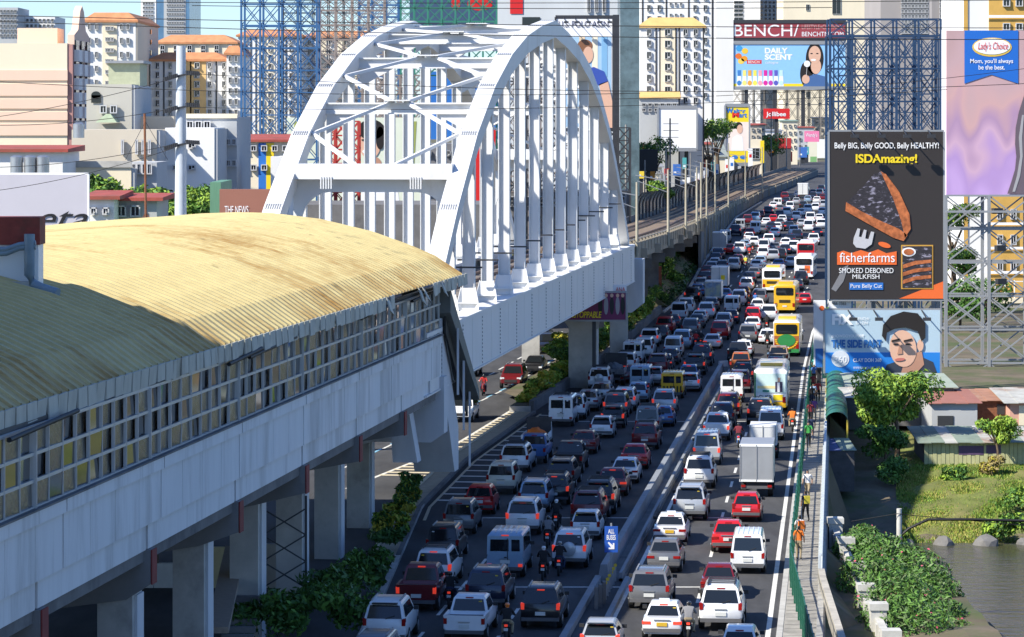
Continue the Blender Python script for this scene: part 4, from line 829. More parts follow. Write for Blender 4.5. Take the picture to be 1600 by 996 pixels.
RJ = {'pelvis': ((0, 0, .86), (.16, .13)), 'waist': ((0, .03, 1.0), (.15, .11)), 'chest': ((0, .1, 1.24), (.18, .12)), 'neck': ((0, .14, 1.39), .06), 'jaw': ((0, .18, 1.45), .09), 'head': ((0, .17, 1.53), (.12, .13)), 'crown': ((0, .16, 1.62), .09),
      'sl': ((-.19, .12, 1.33), .07), 'el': ((-.3, .26, 1.1), .05), 'hl': ((-.28, .55, 1.06), .04), 'sr': ((.19, .12, 1.33), .07), 'er': ((.3, .26, 1.1), .05), 'hr': ((.28, .55, 1.06), .04),
      'pl': ((-.11, .03, .84), .11), 'kl': ((-.2, .42, .72), .08), 'al': ((-.2, .2, .34), .05), 'tl': ((-.2, .36, .28), .045), 'pr': ((.11, .03, .84), .11), 'kr': ((.2, .42, .72), .08), 'ar': ((.2, .2, .34), .05), 'tr': ((.2, .36, .28), .045)}
RE_ = [e for e in WE if e[1] not in ('fl', 'fr')]
RIDE = figure('rider', RJ, RE_, lambda c: 3 if c.z > 1.42 else (0 if abs(c.x) > .22 and c.y > .45 and c.z > .9 else 1 if c.z > .93 else 2 if c.z > .36 else 4))
def person(me, p, rz, label, shirt, trous, group, hair=None, sc=1.0):
    o = bpy.data.objects.new('person', me); link(o, None, p); o.rotation_euler[2] = rz; o.scale = (sc,) * 3
    for i, m in ((1, CL[shirt]), (2, CL[trous]), (3, hair)):
        if m: o.material_slots[i].link = 'OBJECT'; o.material_slots[i].material = m
    return tag(o, label, 'person', group)
bag = MB(); bag.box((.0, -.2, 1.2), (.3, .16, .42)); bag = bag.mesh('backpack', [CL['grey']])
for i, (x, y, sh, tr, face, lb) in enumerate(((1259, 820, 'navy', 'black', 0, 'pedestrian in dark shirt with yellow bag walking away on the pavement'), (1250, 862, 'white', 'black', 0, 'pedestrian in white shirt with orange shoulder bag, nearest but one on the pavement'), (1245, 880, 'orange', 'khaki', 0, 'person in orange top nearest the camera on the pavement'), (1262, 785, 'white', 'khaki', 1, 'person in plain white shirt alone on the pavement'),
        (1262, 703, 'green', 'black', 1, 'pedestrian in bright green shirt facing the camera'), (1268, 693, 'navy', 'navy', 0, 'pedestrian in dark clothes just right of the green shirt'), (1266, 668, 'maroon', 'black', 0, 'pedestrian in dark red behind the pair with the green shirt'), (1272, 662, 'purple', 'grey', 1, 'pedestrian in purple top beside the dark red shirt'),
        (1264, 640, 'black', 'navy', 0, 'pedestrian in black at the left of the pavement crowd'), (1271, 637, 'lightblue', 'navy', 1, 'pedestrian in light blue shirt in the pavement crowd'), (1278, 632, 'red', 'black', 0, 'pedestrian in red at the right of the pavement crowd'), (1266, 620, 'maroon', 'black', 0, 'pedestrian in maroon behind the pavement crowd'),
        (1269, 605, 'blue', 'black', 1, 'pedestrian in blue shirt behind the maroon one'), (1273, 592, 'teal', 'khaki', 1, 'person in teal shirt standing far along the pavement'), (1279, 590, 'white', 'orange', 0, 'person in white beside the teal shirt'))):
    p = G(x, y); p.z += .17; p.x = min(max(p.x, rx(p.y) + 1.05), rx(p.y) + 1.95)
    o = person(WALK[i % 3], p, math.pi * face + random.uniform(-.3, .3), lb, sh, tr, 'pedestrians on the pavement')
    if i in (0, 1, 4):
        z = bpy.data.objects.new('shoulder_bag', bag.copy()); z.data.materials[0] = CL[('yellow', 'orange', 'black')[(0, 1, 4).index(i)]]; COL.objects.link(z); z.parent = o
def mc_parts():
    out = []; q = MB(); q.loft([[(-.06, -.35, .72), (.06, -.35, .72), (.05, -.35, .82), (-.05, -.35, .82)], [(-.13, 0, .58), (.13, 0, .58), (.12, 0, .8), (-.12, 0, .8)], [(-.13, .35, .5), (.13, .35, .5), (.1, .35, .82), (-.1, .35, .82)], [(-.08, .7, .55), (.08, .7, .55), (.08, .7, .95), (-.08, .7, .95)]]); q.box((0, .2, .42), (.24, .5, .26)); out.append(('body', q.mesh('mc_body', [CL['red']], 50)))
    q = MB(); q.box((0, .02, .83), (.24, .66, .07)); out.append(('seat', q.mesh('mc_seat', [trim])))
    for y in (-.32, .92):
        q = MB(); q.loft([[(xx, y + rr * math.cos(t), .29 + rr * math.sin(t)) for t in [.449 * k for k in range(14)]] for xx, rr in ((-.05, .27), (-.02, .29), (.02, .29), (.05, .27))]); out.append(('wheel', q.mesh('mc_wheel', [tyre], 50)))
    q = MB(); q.bar((-.32, .6, 1.06), (.32, .6, 1.06), .035); q.bar((0, .62, 1.05), (0, .92, .3), .05); out.append(('handlebar', q.mesh('mc_bar', [dark])))
    q = MB(); q.box((0, -.4, .74), (.14, .05, .09)); out.append(('tail_light', q.mesh('mc_tail', [brake])))
    q = MB(); q.box((0, -.46, .58), (.18, .03, .12)); out.append(('license_plate', q.mesh('mc_plate', [platem]))); return out
MC = mc_parts(); helm = {n: M('helmet_' + n, c, .25, var=0, coat=.8) for n, c in dict(white=(.65, .65, .65), black=(.02, .02, .02), orange=(.7, .16, .02), red=(.5, .03, .02), blue=(.05, .12, .4), grey=(.2, .2, .2)).items()}
for (x, y, sh, hm, bc, f, wh) in ((792, 1003, 'black', 'orange', 'black', 0, 'with orange helmet at the bottom of the photo'), (703, 950, 'black', 'black', 'black', 0, 'squeezed beside the dark red pickup'), (849, 907, 'black', 'white', 'black', 0, 'with white helmet behind the boxy passenger van'), (874, 899, 'black', 'grey', 'navy', 0, 'with backpack behind the SUV with spare wheel'), (856, 856, 'grey', 'black', 'navy', 0, 'in grey shirt right of the white SUV'), (869, 828, 'black', 'white', 'black', 0, 'farther of two beside the pale people carrier'),
        (1076, 1000, 'grey', 'black', 'black', 0, 'between the taxi and white SUV at the bottom edge'), (1154, 699, 'maroon', 'black', 'blue', 0, 'in dark red between the white pickup and utility truck'), (1238, 674, 'orange', 'black', 'black', 0, 'in orange vest by the green fence'), (1198, 516, 'black', 'black', 'red', 0, 'in front of the white SUV left of the orange bus'), (1199, 544, 'black', 'grey', 'black', 0, 'left of the orange and green bus'), (1180, 480, 'blue', 'red', 'black', 0, 'in bright blue shirt by the grey SUV'),
        (1170, 483, 'black', 'orange', 'red', 0, 'left of the rider in bright blue'), (1087, 545, 'red', 'black', 'red', 0, 'in red left of the white sedan'), (1095, 544, 'black', 'grey', 'black', 0, 'in black beside the red rider'), (1251, 537, 'white', 'white', 'black', 0, 'in white right of the orange bus'), (1165, 419, 'yellow', 'white', 'black', 0, 'in yellow vest between far lanes'), (756, 617, 'red', 'black', 'red', 1, 'all in red riding towards the camera'), (1171, 403, 'red', 'black', 'black', 0, 'far off in red between lanes'), (1176, 394, 'black', 'white', 'red', 0, 'far off in black ahead of the red rider')):
    p = G(x, y); rz = (math.pi if f else 0) - .1
    o = bpy.data.objects.new('motorcycle', None); o.empty_display_size = .2; link(o, None, p); o.rotation_euler[2] = rz
    for nm, me in MC:
        z = bpy.data.objects.new(nm, me); COL.objects.link(z); z.parent = o
        if nm == 'body': paint(z, CL[bc])
    tag(o, f'{bc if bc != "navy" else "dark blue"} motorcycle of the rider {wh}', 'motorcycle', 'motorcycles in the traffic')
    person(RIDE, p, rz, f'motorcycle rider {wh}', sh, random.choice(('navy', 'black', 'khaki')), 'motorcycle riders', helm[hm])
# ------------------------------------------------------------------ flat print helpers: lettering and shapes on sign faces
TXT = {}
def flat(name, par, pts, Y, mat, lay=1, th=.02):
    q = MB(); q.prism([P(x, y, Y - .03 * lay) for x, y in pts], (0, th, 0)); return q.obj(name, [mat], par)
def rect(name, par, x0, y0, x1, y1, Y, mat, lay=1): return flat(name, par, [(x0, y0), (x1, y0), (x1, y1), (x0, y1)], Y, mat, lay)
def ell(name, par, cx, cy, a, b_, Y, mat, lay=1, n=22, rot=0): return flat(name, par, [(cx + a * math.cos(t) * math.cos(rot) - b_ * math.sin(t) * math.sin(rot), cy + a * math.cos(t) * math.sin(rot) + b_ * math.sin(t) * math.cos(rot)) for t in [6.28319 * k / n for k in range(n)]], Y, mat, lay)
def text(par, s, x0, y0, x1, y1, Y, mat, lay=2, bold=0.0, shear=0):
    cu = bpy.data.curves.new('lettering', 'FONT'); cu.body = s; cu.size = 1; cu.offset = bold; cu.shear = shear; cu.extrude = .0
    ob = bpy.data.objects.new('tmp', cu); COL.objects.link(ob); dg = bpy.context.evaluated_depsgraph_get(); me = bpy.data.meshes.new_from_object(ob.evaluated_get(dg)); bpy.data.objects.remove(ob)
    vx = [v.co.x for v in me.vertices]; vy = [v.co.y for v in me.vertices]; a, b_, c, d = min(vx), max(vx), min(vy), max(vy); q = Y - .03 * lay - .01
    for v in me.vertices: v.co = P(lerp(x0, x1, (v.co.x - a) / (b_ - a)), lerp(y1, y0, (v.co.y - c) / (d - c)), q)
    me.materials.clear(); me.materials.append(mat); me.name = 'lettering'; return link(bpy.data.objects.new('lettering', me), par)
def C(n, c, r=.5): return M('print_' + n, c, r, var=.03, sc=.5)
pw, pk, pyel, pred, pblu = C('white', (.8, .8, .8)), C('black', (.015, .015, .017)), C('yellow', (.8, .6, .02)), C('red', (.6, .02, .02)), C('blue', (.03, .16, .5))
pskin, phair, pskin2 = C('skin', (.66, .4, .28)), C('hair', (.02, .016, .014)), C('skin_shadow', (.45, .24, .16))
def panel(name, label, x0, y0, x1, y1, Y, mat, th=.5, cat='billboard', frame=None, legs=0, group=None, back=dark):
    t_ = thing(name, label, cat, ((x0 + x1 - 1600) / 2 * Y / F, Y, g(Y)), group); a, c = P(x0, y1, Y), P(x1, y0, Y)
    q = MB(); q.box(((a.x + c.x) / 2, Y + th / 2, (a.z + c.z) / 2), (c.x - a.x, th, c.z - a.z)); q.obj('face', [mat], t_)
    if frame:
        wd = .14 * Y / 250
        for p_, q_ in (((a.x, a.z), (c.x, a.z)), ((a.x, c.z), (c.x, c.z)), ((a.x, a.z), (a.x, c.z)), ((c.x, a.z), (c.x, c.z))): bar('frame_bar', (p_[0], Y + .1, p_[1]), (q_[0], Y + .1, q_[1]), wd, wd * 2, frame, t_)
    for k in range(legs):
        x = lerp(a.x, c.x, (k + .5) / legs); lo = th + .1 + .18 * Y / 300; bar('leg', (x, Y + lo, g(Y) - .2), (x, Y + lo, c.z - .3), .35 * Y / 300, .35 * Y / 300, back, t_)
    return t_
def lamps(par, xs_, y, Y, L=10):
    for x in xs_: bar('lamp_arm', P(x, y, Y), P(x + L * .6, y + L, Y - 1.6), .07, .07, dark, par); q = MB(); e = P(x + L * .6, y + L, Y - 1.6); q.box(tuple(e), (.6, .35, .25)); q.obj('lamp_head', [dark], par)
def lattice(name, label, x0, y0, x1, y1, Y, nx_, ny_, dep, w_, mat, foot=None, planes=2, cross=True):
    t_ = thing(name, label, 'steel frame', P((x0 + x1) / 2, y1, Y)); t_.location.z = g(Y); WL[t_.name] = Vector(t_.location)
    for pl in range(planes):
        Yp = Y + dep * pl; a = P(x0, y1, Y); c = P(x1, y0, Y); zb = g(Y) - .1 if foot is None else foot
        X = [lerp(a.x, c.x, i / nx_) for i in range(nx_ + 1)]; Z = [lerp(a.z, c.z, j / ny_) for j in range(ny_ + 1)]
        for x in X: bar('post', (x, Yp, zb), (x, Yp, c.z), w_ * 1.6, w_ * 1.6, mat, t_)
        for z in Z: bar('cross_bar', (X[0], Yp, z), (X[-1], Yp, z), w_, w_, mat, t_)
        for i in range(nx_):
            for j in range(ny_):
                if not cross and (i + j) % 2: continue
                bar('brace', (X[i], Yp, Z[j]), (X[i + 1], Yp, Z[j + 1]), w_ * .7, w_ * .7, mat, t_)
                if cross: bar('brace', (X[i + 1], Yp, Z[j]), (X[i], Yp, Z[j + 1]), w_ * .7, w_ * .7, mat, t_)
    if planes > 1:
        for x in X:
            for z in Z[::2]: bar('tie', (x, Y, z), (x, Y + dep, z), w_ * .7, w_ * .7, mat, t_)
    return t_
# ------------------------------------------------------------------ buildings
def wallmat(n, c): return M('wall_' + n, c, .8, var=.05, sc=.15, col2=tuple(k * .72 for k in c), thr=(.58, .85), stretch=(1, 1, .3))
orange = M('roof_tile_orange', (.5, .22, .1), .8, var=.2, sc=.8); redroof = M('roof_red', (.33, .07, .05), .75, var=.25, sc=.6, col2=(.2, .08, .05)); ochre = M('roof_ochre', (.6, .38, .14), .8, var=.1, sc=.5)
wf = M('window_frame', (.5, .5, .5), .6); ac = M('aircon_box', (.5, .5, .48), .6)
WM = {}
def window_mesh(w_, h, acbox=True):
    k = (round(w_, 2), round(h, 2), acbox)
    if k not in WM:
        q = MB(); q.box((0, -.02, 0), (w_, .1, h), m=0)
        for s in (-1, 1): q.box((s * (w_ / 2 + .04), -.1, 0), (.1, .26, h + .16), m=1); q.box((0, -.1, s * (h / 2 + .04)), (w_ + .18, .26 if s > 0 else .36, .1), m=1)
        q.box((0, -.08, 0), (.07, .12, h), m=1)
        if acbox: q.box((w_ * .22, -.3, -h * .28), (w_ * .42, .5, h * .26), m=2)
        WM[k] = q.mesh('window', [glass, wf, ac])
    return WM[k]
def bld(name, label, x0, x1, yt, Y, dep, mat, wins=(), roof=None, zb=None, cat='building', side=None, strips=(), bands=()):
    a = P(x0, yt, Y); c = P(x1, yt, Y); z0 = g(Y) - .5 if zb is None else zb; ztop = a.z
    t_ = thing(name, label, cat, ((a.x + c.x) / 2, Y, z0))
    q = MB(); q.box(((a.x + c.x) / 2, Y + dep / 2, (z0 + ztop) / 2), (c.x - a.x, dep, ztop - z0)); q.obj('wall', [mat], t_)
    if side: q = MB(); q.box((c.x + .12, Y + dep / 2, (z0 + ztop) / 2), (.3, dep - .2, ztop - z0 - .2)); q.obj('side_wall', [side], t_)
    if roof:
        kind, rm, h = roof; o_ = .5; q = MB(); r0 = [(a.x - o_, Y - o_, ztop), (c.x + o_, Y - o_, ztop), (c.x + o_, Y + dep + o_, ztop), (a.x - o_, Y + dep + o_, ztop)]; i_ = min(dep, c.x - a.x) * .16
        if kind == 'hip': q.loft([[Vector(p) - Vector((0, 0, .4)) for p in r0], r0, [(a.x + i_, Y + i_, ztop + h), (c.x - i_, Y + i_, ztop + h), (c.x - i_, Y + dep - i_, ztop + h), (a.x + i_, Y + dep - i_, ztop + h)]])
        elif kind == 'shed': q.loft([[(a.x - o_, Y - o_, ztop), (c.x + o_, Y - o_, ztop), (c.x + o_, Y + dep, ztop), (a.x - o_, Y + dep, ztop)], [(a.x - o_, Y - o_, ztop + .25), (c.x + o_, Y - o_, ztop + .25), (c.x + o_, Y + dep, ztop + h), (a.x - o_, Y + dep, ztop + h)]])
        else: q.box(((a.x + c.x) / 2, Y + dep / 2, ztop + h / 2), (c.x - a.x + .4, dep + .4, h))
        q.obj('roof', [rm], t_)
    for (sx0, sx1, sm) in strips:
        p0, p1 = P(sx0, yt, Y), P(sx1, yt, Y); q = MB(); q.box(((p0.x + p1.x) / 2, Y - .04, (z0 + ztop) / 2), (p1.x - p0.x, .2, ztop - z0 - .3)); q.obj('facade_strip', [sm], t_)
    for (by0, by1, sm) in bands:
        za, zc = P(0, by1, Y).z, P(0, by0, Y).z; q = MB(); q.box(((a.x + c.x) / 2, Y - .05, (za + zc) / 2), (c.x - a.x + .1, .22, zc - za)); q.obj('facade_band', [sm], t_)
    for (cols_, y0, y1, n, ww, hh, acb) in wins:
        wm_ = window_mesh(ww * Y / F, hh * Y / F, acb)
        for x in cols_:
            for k in range(n): put('window', wm_, t_, P(x, lerp(y0, y1, k / max(1, n - 1)), Y) + Vector((0, -.16, 0)))
    return t_
def rng(a, b_, n): return [lerp(a, b_, k / (n - 1)) for k in range(n)]
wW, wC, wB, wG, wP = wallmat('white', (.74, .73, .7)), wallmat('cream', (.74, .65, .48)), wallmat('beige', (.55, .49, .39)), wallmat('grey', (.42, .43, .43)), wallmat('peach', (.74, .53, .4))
gsh_ = M('far_green_roof', (.2, .27, .22), .7, sc=.5)
slot = M('dark_slot', (.04, .042, .045), .5, var=.1)
# left skyline
pk_ = bld('peach_building', 'large peach and cream blank-walled building with curved gable at far left', -60, 105, 68, 330, 14, wC, bands=[(110, 126, wP), (131, 150, wP), (155, 170, wP), (175, 188, wP), (193, 212, wP)])
a = P(105, 68, 330); 
q = MB(); q.box((a.x + .25, 337, a.z / 2), (.6, 13.8, a.z - .3)); q.obj('balcony_wall', [M('pink_side_shade', (.42, .22, .19), .8, sc=.5)], pk_)  # darker pink paints the shade on the right side wall
for k in range(6):
    for j in range(3):
        zc = P(0, 88 + k * 22, 334).z; q = MB(); q.box((a.x + .75, 332.4 + j * 4.3, zc), (.7, 2.4, 1.2)); q.obj('balcony', [wW], pk_); q = MB(); q.box((a.x + .5, 332.4 + j * 4.3, zc + 1.0), (.5, 2.2, 1.2)); q.obj('balcony_opening', [glass], pk_)
q = MB(); prof = [(331, 0), (331, 1), (334, 1.6), (335.5, 3.6), (337, 4.2), (338.5, 3.6), (340, 1.6), (343, 1), (343, 0)]; q.prism([(a.x - .1, y, a.z + z - .1) for y, z in prof], (.7, 0, 0)); q.obj('gable', [wP], pk_)
q = MB(); c = P(55, 60, 334); q.box((c.x, 338, c.z), (4.2, 5, 2.2)); q.obj('roof_room', [wP], pk_)
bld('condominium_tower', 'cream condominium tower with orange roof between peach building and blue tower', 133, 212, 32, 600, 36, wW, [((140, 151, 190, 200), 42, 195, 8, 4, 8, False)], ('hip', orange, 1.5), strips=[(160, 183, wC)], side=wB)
t_ = bpy.data.objects['condominium_tower']
for k in range(8):
    for x in (167, 171, 176): put('window', window_mesh(.35, .6, False), t_, P(x, 45 + k * 17, 600) + Vector((0, -.3, 0)))
    q = MB(); c = P(212, 45 + k * 17, 600); q.box((c.x + .35, 622, c.z), (.2, 1.6, .9)); q.obj('side_window', [glass], t_)
bt = bld('glass_tower', 'distant blue glass tower with white panel strip behind condominiums', 220, 296, -40, 1100, 40, M('blue_glass', (.1, .2, .32), .25, var=.2, sc=.2), [(rng(225, 238, 4), 6, 50, 8, 3, 3, False), (rng(262, 286, 7), -5, 50, 9, 2.6, 3, False)], strips=[(220, 244, wW), (256, 290, wG)])
bld('distant_tower', 'pale grey far tower at the top left corner', -20, 28, 12, 1300, 30, wG, [(rng(2, 24, 5), 18, 56, 6, 3, 4, False)]); bld('distant_tower', 'stepped pale far tower right of the corner one', 24, 86, 26, 1320, 30, wW, [(rng(30, 82, 9), 32, 58, 4, 3.4, 4, False)])
bld('condominium_block', 'white condominium block with orange roof and yellow bay behind the utility pole', 235, 354, 93, 620, 30, wW, [((246, 266, 328, 350), 103, 176, 6, 5, 9, True), ((308,), 103, 176, 6, 7, 9, True)], ('hip', orange, 1.4), strips=[(290, 322, M('bay_yellow', (.66, .45, .2), .8, sc=.3))] + [(x, x + 2.2, slot) for x in (255, 276, 284, 297, 337)])
bld('condominium_block', 'second orange roofed condominium row behind the first', 246, 368, 66, 680, 26, wC, [(rng(254, 360, 6), 75, 82, 2, 6, 7, False)], ('hip', orange, 1.6))
bld('condominium_block', 'narrow white condominium wing beside the blue scaffold', 354, 376, 83, 610, 20, wW, [((360, 369), 92, 176, 6, 4.5, 8, False)], ('hip', orange, 1.4))
# mid-left low buildings
t_ = bld('grey_house', 'grey beige house with arched window and green roofed penthouse', 135, 206, 132, 300, 14, wallmat('greybeige', (.46, .44, .38)), [((162, 178), 171, 172, 1, 8, 10, False)], side=wG)
q = MB(); c = P(190, 118, 303); q.box((c.x, 308, c.z), (3, 6, 2.4)); q.obj('penthouse', [M('green_sheet', (.4, .42, .28), .7)], t_); q = MB(); q.box((c.x + .1, 308, c.z + 1.3), (3.6, 7, .25)); q.obj('penthouse_roof', [grey], t_)
ell('arched_window', t_, 150, 149, 7.5, 6, 299.9, glass); rect('arched_window', t_, 142.5, 149, 157.5, 161, 299.9, glass)
q = MB(); c = P(168, 190, 298); q.loft([[(c.x - 1, 297, c.z - .1), (c.x + 1, 297, c.z - .1), (c.x + 1, 299.9, c.z - .1), (c.x - 1, 299.9, c.z - .1)], [(c.x - .2, 298.5, c.z + .7), (c.x + .2, 298.5, c.z + .7), (c.x + .2, 299.5, c.z + .7), (c.x - .2, 299.5, c.z + .7)]]); q.obj('porch_roof', [M('porch_green', (.3, .36, .24), .7)], t_)
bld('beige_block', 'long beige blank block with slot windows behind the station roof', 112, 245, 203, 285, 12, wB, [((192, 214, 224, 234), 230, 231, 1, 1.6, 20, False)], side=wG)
bld('beige_block', 'upper beige storey behind the grey house', 205, 272, 182, 305, 10, wB)
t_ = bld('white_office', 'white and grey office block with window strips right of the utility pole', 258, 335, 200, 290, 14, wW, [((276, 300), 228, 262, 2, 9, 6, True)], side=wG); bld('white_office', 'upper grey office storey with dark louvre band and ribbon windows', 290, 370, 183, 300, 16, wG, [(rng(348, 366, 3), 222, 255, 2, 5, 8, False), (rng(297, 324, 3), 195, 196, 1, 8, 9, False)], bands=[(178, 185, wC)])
t_ = bld('low_shop', 'white low building with red roof and three water tanks at the left edge', -40, 98, 238, 262, 10, wW, roof=('shed', redroof, .5))
for x in (26, 47, 67):
    q = MB(); c = P(x, 272, 259); q.tube([c, c + Vector((0, 0, 1.35)), c + Vector((0, 0, 1.5))], [.52, .52, .2], 14); tag(q.obj('water_tank', [M('tank_steel', (.42, .43, .44), .3, .7, var=.1)], None, 40), {26: 'leftmost', 47: 'middle', 67: 'rightmost'}[x] + ' of three round steel water tanks by the low shop', 'tank', 'steel water tanks')
q = MB(); c = P(123, 205, 280); q.tube([c + Vector((0, 0, -.6)), c + Vector((0, 0, .6)), c + Vector((0, 0, .75))], [.5, .5, .2], 14); tag(q.obj('water_tank', [MATS['tank_steel']], None, 40), 'single round steel water tank beside the grey house', 'tank')
bld('parapet_house', 'low cream house with balustrade and dark window shutters', 98, 205, 262, 270, 10, wC, side=wG, bands=[(252, 262, conc)]); bld('dark_shopfront', 'low building with slanted dark panels beside cream house', 200, 245, 254, 272, 8, wG, [((210, 218, 226, 234), 264, 265, 1, 5, 14, False)])
bld('red_roof_house', 'white house with long red roof and small windows by the script billboard', 138, 178, 312, 235, 8, wW, [((147, 166), 330, 331, 1, 7, 8, True)], ('shed', redroof, .5)); bld('red_roof_house', 'low open house with red roof left of the utility pole', 176, 245, 314, 238, 8, wG, [((190, 212), 330, 331, 1, 12, 14, False)], ('shed', redroof, .4))
q = panel('script_billboard', 'white billboard with black handwritten script behind the station roof', -60, 273, 138, 372, 222, C('board_shaded_white', (.5, .48, .52)), frame=pw, legs=3); text(q, 'eta', 58, 330, 137, 358, 222, pk, shear=.4)  # white board coloured greyer to carry its shade
q = panel('news_billboard', 'brown billboard reading THE NEWS beside the arch foot', 343, 296, 432, 345, 226, C('brown', (.3, .13, .09)), legs=2); text(q, 'THE NEWS', 351, 322, 388, 334, 226, pw)
bld('green_sheet_building', 'small green corrugated building left of the brown billboard', 328, 345, 285, 229, 9, M('green_corrugated', (.12, .26, .16), .6, var=.2, sc=4, stretch=(6, 6, .2)))
up = thing('utility_pole', 'thick tapered white steel power pole with three tiers of insulators', 'utility pole', P(281, 345, 205)); q = MB(); c = P(281, 345, 205); q.tube([(c.x, 205, -.1), P(283, 72, 205)], [.5, .3], 12); q.obj('pole', [M('pole_blue_white', (.5, .54, .58), .5, var=.06)], up, 60)
for yv in (118, 168, 226):
    bar('cross_arm', P(262, yv + 4, 204.6), P(306, yv - 4, 204.6), .12, .12, dark, up)
    for s_, x in ((-1, 258), (1, 292)):
        for k in range(7): q = MB(); e = P(x + k * 3, yv + (6 - k * .9 if s_ < 0 else -4 + k * .2), 204.5); q.tube([e + Vector((-.02, 0, .13)), e + Vector((.02, 0, -.13))], .09, 6); q.obj('insulator', [dark], up)
# steel billboard frames seen from behind, centre left
bluem = M('scaffold_blue', (.04, .12, .26), .5, var=.2); brownm = M('scaffold_brown', (.24, .2, .18), .7, var=.3); greenm = M('scaffold_green', (.04, .2, .14), .5, var=.2); navym = M('scaffold_navy', (.02, .05, .11), .5, var=.2)
bld('condominium_tower', 'wide white condominium behind the blue scaffold, with yellow bay and orange eaves', 372, 470, 55, 760, 30, wW, [((383, 437, 455), 62, 205, 11, 5, 9, True), ((411, 422), 62, 205, 11, 5, 9, True)], ('hip', orange, 1.4), strips=[(403, 430, wC)] + [(x, x + 2, slot) for x in (375, 391, 399, 433, 446)])
bld('condominium_tower', 'right half of the white condominium behind brown scaffolding', 474, 610, 57, 770, 30, wW, [((484, 517, 541, 572, 596), 66, 205, 10, 5, 9, True)], ('hip', orange, 1.4), strips=[(500, 510, wC), (528, 560, wC)])
lattice('billboard_frame', 'tall blue steel lattice frame at the left of the arch', 377, -30, 495, 285, 380, 4, 9, 5, .15, bluem); lattice('billboard_frame', 'brown steel scaffold frame right of the blue lattice frame', 498, -30, 600, 200, 420, 4, 10, 4, .13, brownm); lattice('billboard_frame', 'dark blue horizontal scaffold behind the arch top', 560, -30, 622, 120, 440, 3, 8, 4, .13, bluem)
lattice('billboard_frame', 'green steel scaffold frame behind the top of the arch', 625, -30, 776, 118, 450, 7, 7, 4, .14, greenm); lattice('billboard_frame', 'dark scaffold tower seen between the arch hangers', 566, 118, 664, 330, 432, 5, 9, 4, .16, brownm); lattice('billboard_frame', 'red and grey scaffold tower below the smiling portrait', 505, 190, 560, 345, 360, 3, 7, 3, .16, M('scaffold_red', (.4, .04, .03), .6))
lattice('billboard_frame', 'dark steel frame seen through the right arch', 785, 100, 880, 345, 445, 5, 9, 4, .18, dark)
q = panel('red_sign_board', 'dark board with big red lettering behind the green scaffold', 640, -20, 775, 42, 462, C('navy_board', (.05, .09, .16))); ell('red_mark', q, 712, 6, 7, 11, 462, pred, 1); ell('red_mark', q, 750, 6, 20, 11, 462, pred, 1)
q = panel('blue_board', 'large plain blue billboard behind the arch', 668, 112, 790, 218, 470, pblu, legs=3); flat('red_patch', q, [(722, 330), (722, 190), (740, 185), (775, 200), (770, 330)], 470, pred)
q = panel('portrait_billboard', 'pale green billboard with a smiling dark-haired man seen through the arch', 448, 184, 665, 345, 400, C('pale_green', (.66, .7, .56)), legs=4)
for x in (460, 505, 645): flat('plant_stem', q, [(x, 190), (x + 6, 190), (x - 2, 340), (x - 9, 340)], 400, C('olive', (.3, .34, .08)), 1)
flat('shirt', q, [(560, 345), (566, 290), (580, 272), (602, 280), (622, 300), (628, 345)], 400, pw, 1); ell('neck', q, 588, 268, 10, 22, 400, pskin2, 2); ell('face', q, 578, 224, 17, 25, 400, pskin, 3); ell('hair', q, 580, 203, 21, 16, 400, phair, 4); ell('hair_side', q, 594, 216, 7, 18, 400, phair, 4); ell('smile', q, 573, 237, 7, 3.4, 400, pw, 5); ell('eye', q, 568, 219, 3.4, 1.4, 400, pk, 5); ell('eye', q, 583, 219, 3.4, 1.4, 400, pk, 5); flat('nose', q, [(573, 221), (577, 221), (577, 231), (571, 231)], 400, pskin2, 5)
bld('street_shops', 'row of small colourful shops left of the arch foot', 372, 452, 222, 350, 12, wC, [(rng(380, 446, 5), 232, 262, 2, 7, 7, False)], ('shed', redroof, .8), strips=[(404, 416, pblu), (416, 428, pyel)]); bld('street_shops', 'white and blue shop board beside the arch foot', 423, 452, 245, 300, 6, wW)
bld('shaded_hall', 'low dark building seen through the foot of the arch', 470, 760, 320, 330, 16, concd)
# centre: grey mall, tall fashion billboard, glass tower, white condominium
t_ = bld('grey_mall', 'light grey blank mall building with red sign at the top of the arch', 776, 965, -40, 560, 40, wallmat('lightgrey', (.55, .57, .57)), [((920, 932, 944), 8, 9, 1, 4, 22, False)]); rect('red_sign', t_, 797, -5, 817, 22, 559.9, pred); rect('dark_recess', t_, 816, 27, 844, 40, 559.9, glass)
q = panel('fashion_billboard', 'tall white fashion billboard reading U.S. POLO ASSN. with a leaning figure', 868, 27, 958, 203, 420, pw, legs=2, frame=dark); text(q, 'U.S. POLO ASSN.', 873, 33, 953, 43, 420, C('ink_navy', (.03, .04, .12)))
rect('picture', q, 884, 58, 955, 198, 420, C('sky_print', (.35, .52, .68)), 1)
for x, c_ in ((905, (.72, .55, .36)), (925, (.8, .72, .55)), (940, (.2, .4, .6))): rect('picture_strip', q, x, 58, x + 9, 120, 420, C('strip%d' % x, c_), 2)
ell('hair', q, 914, 72, 12, 10, 420, C('brown_hair', (.22, .1, .05)), 3); ell('face', q, 919, 86, 8, 13, 420, pskin, 4); flat('shirt', q, [(915, 108), (928, 105), (944, 112), (950, 128), (936, 134), (922, 126)], 420, C('polka_blue', (.04, .08, .35)), 4); flat('arm', q, [(936, 132), (950, 127), (957, 160), (957, 200), (948, 200)], 420, pskin, 4)
lamps(q, (880, 897, 915, 932, 948), 27, 420, 8)
bld('glass_tower', 'narrow dark glazed tower beside the fashion billboard', 969, 999, -40, 500, 12, M('dark_glazing', (.1, .15, .17), .15, var=.4, sc=.5, spec=.8)); 
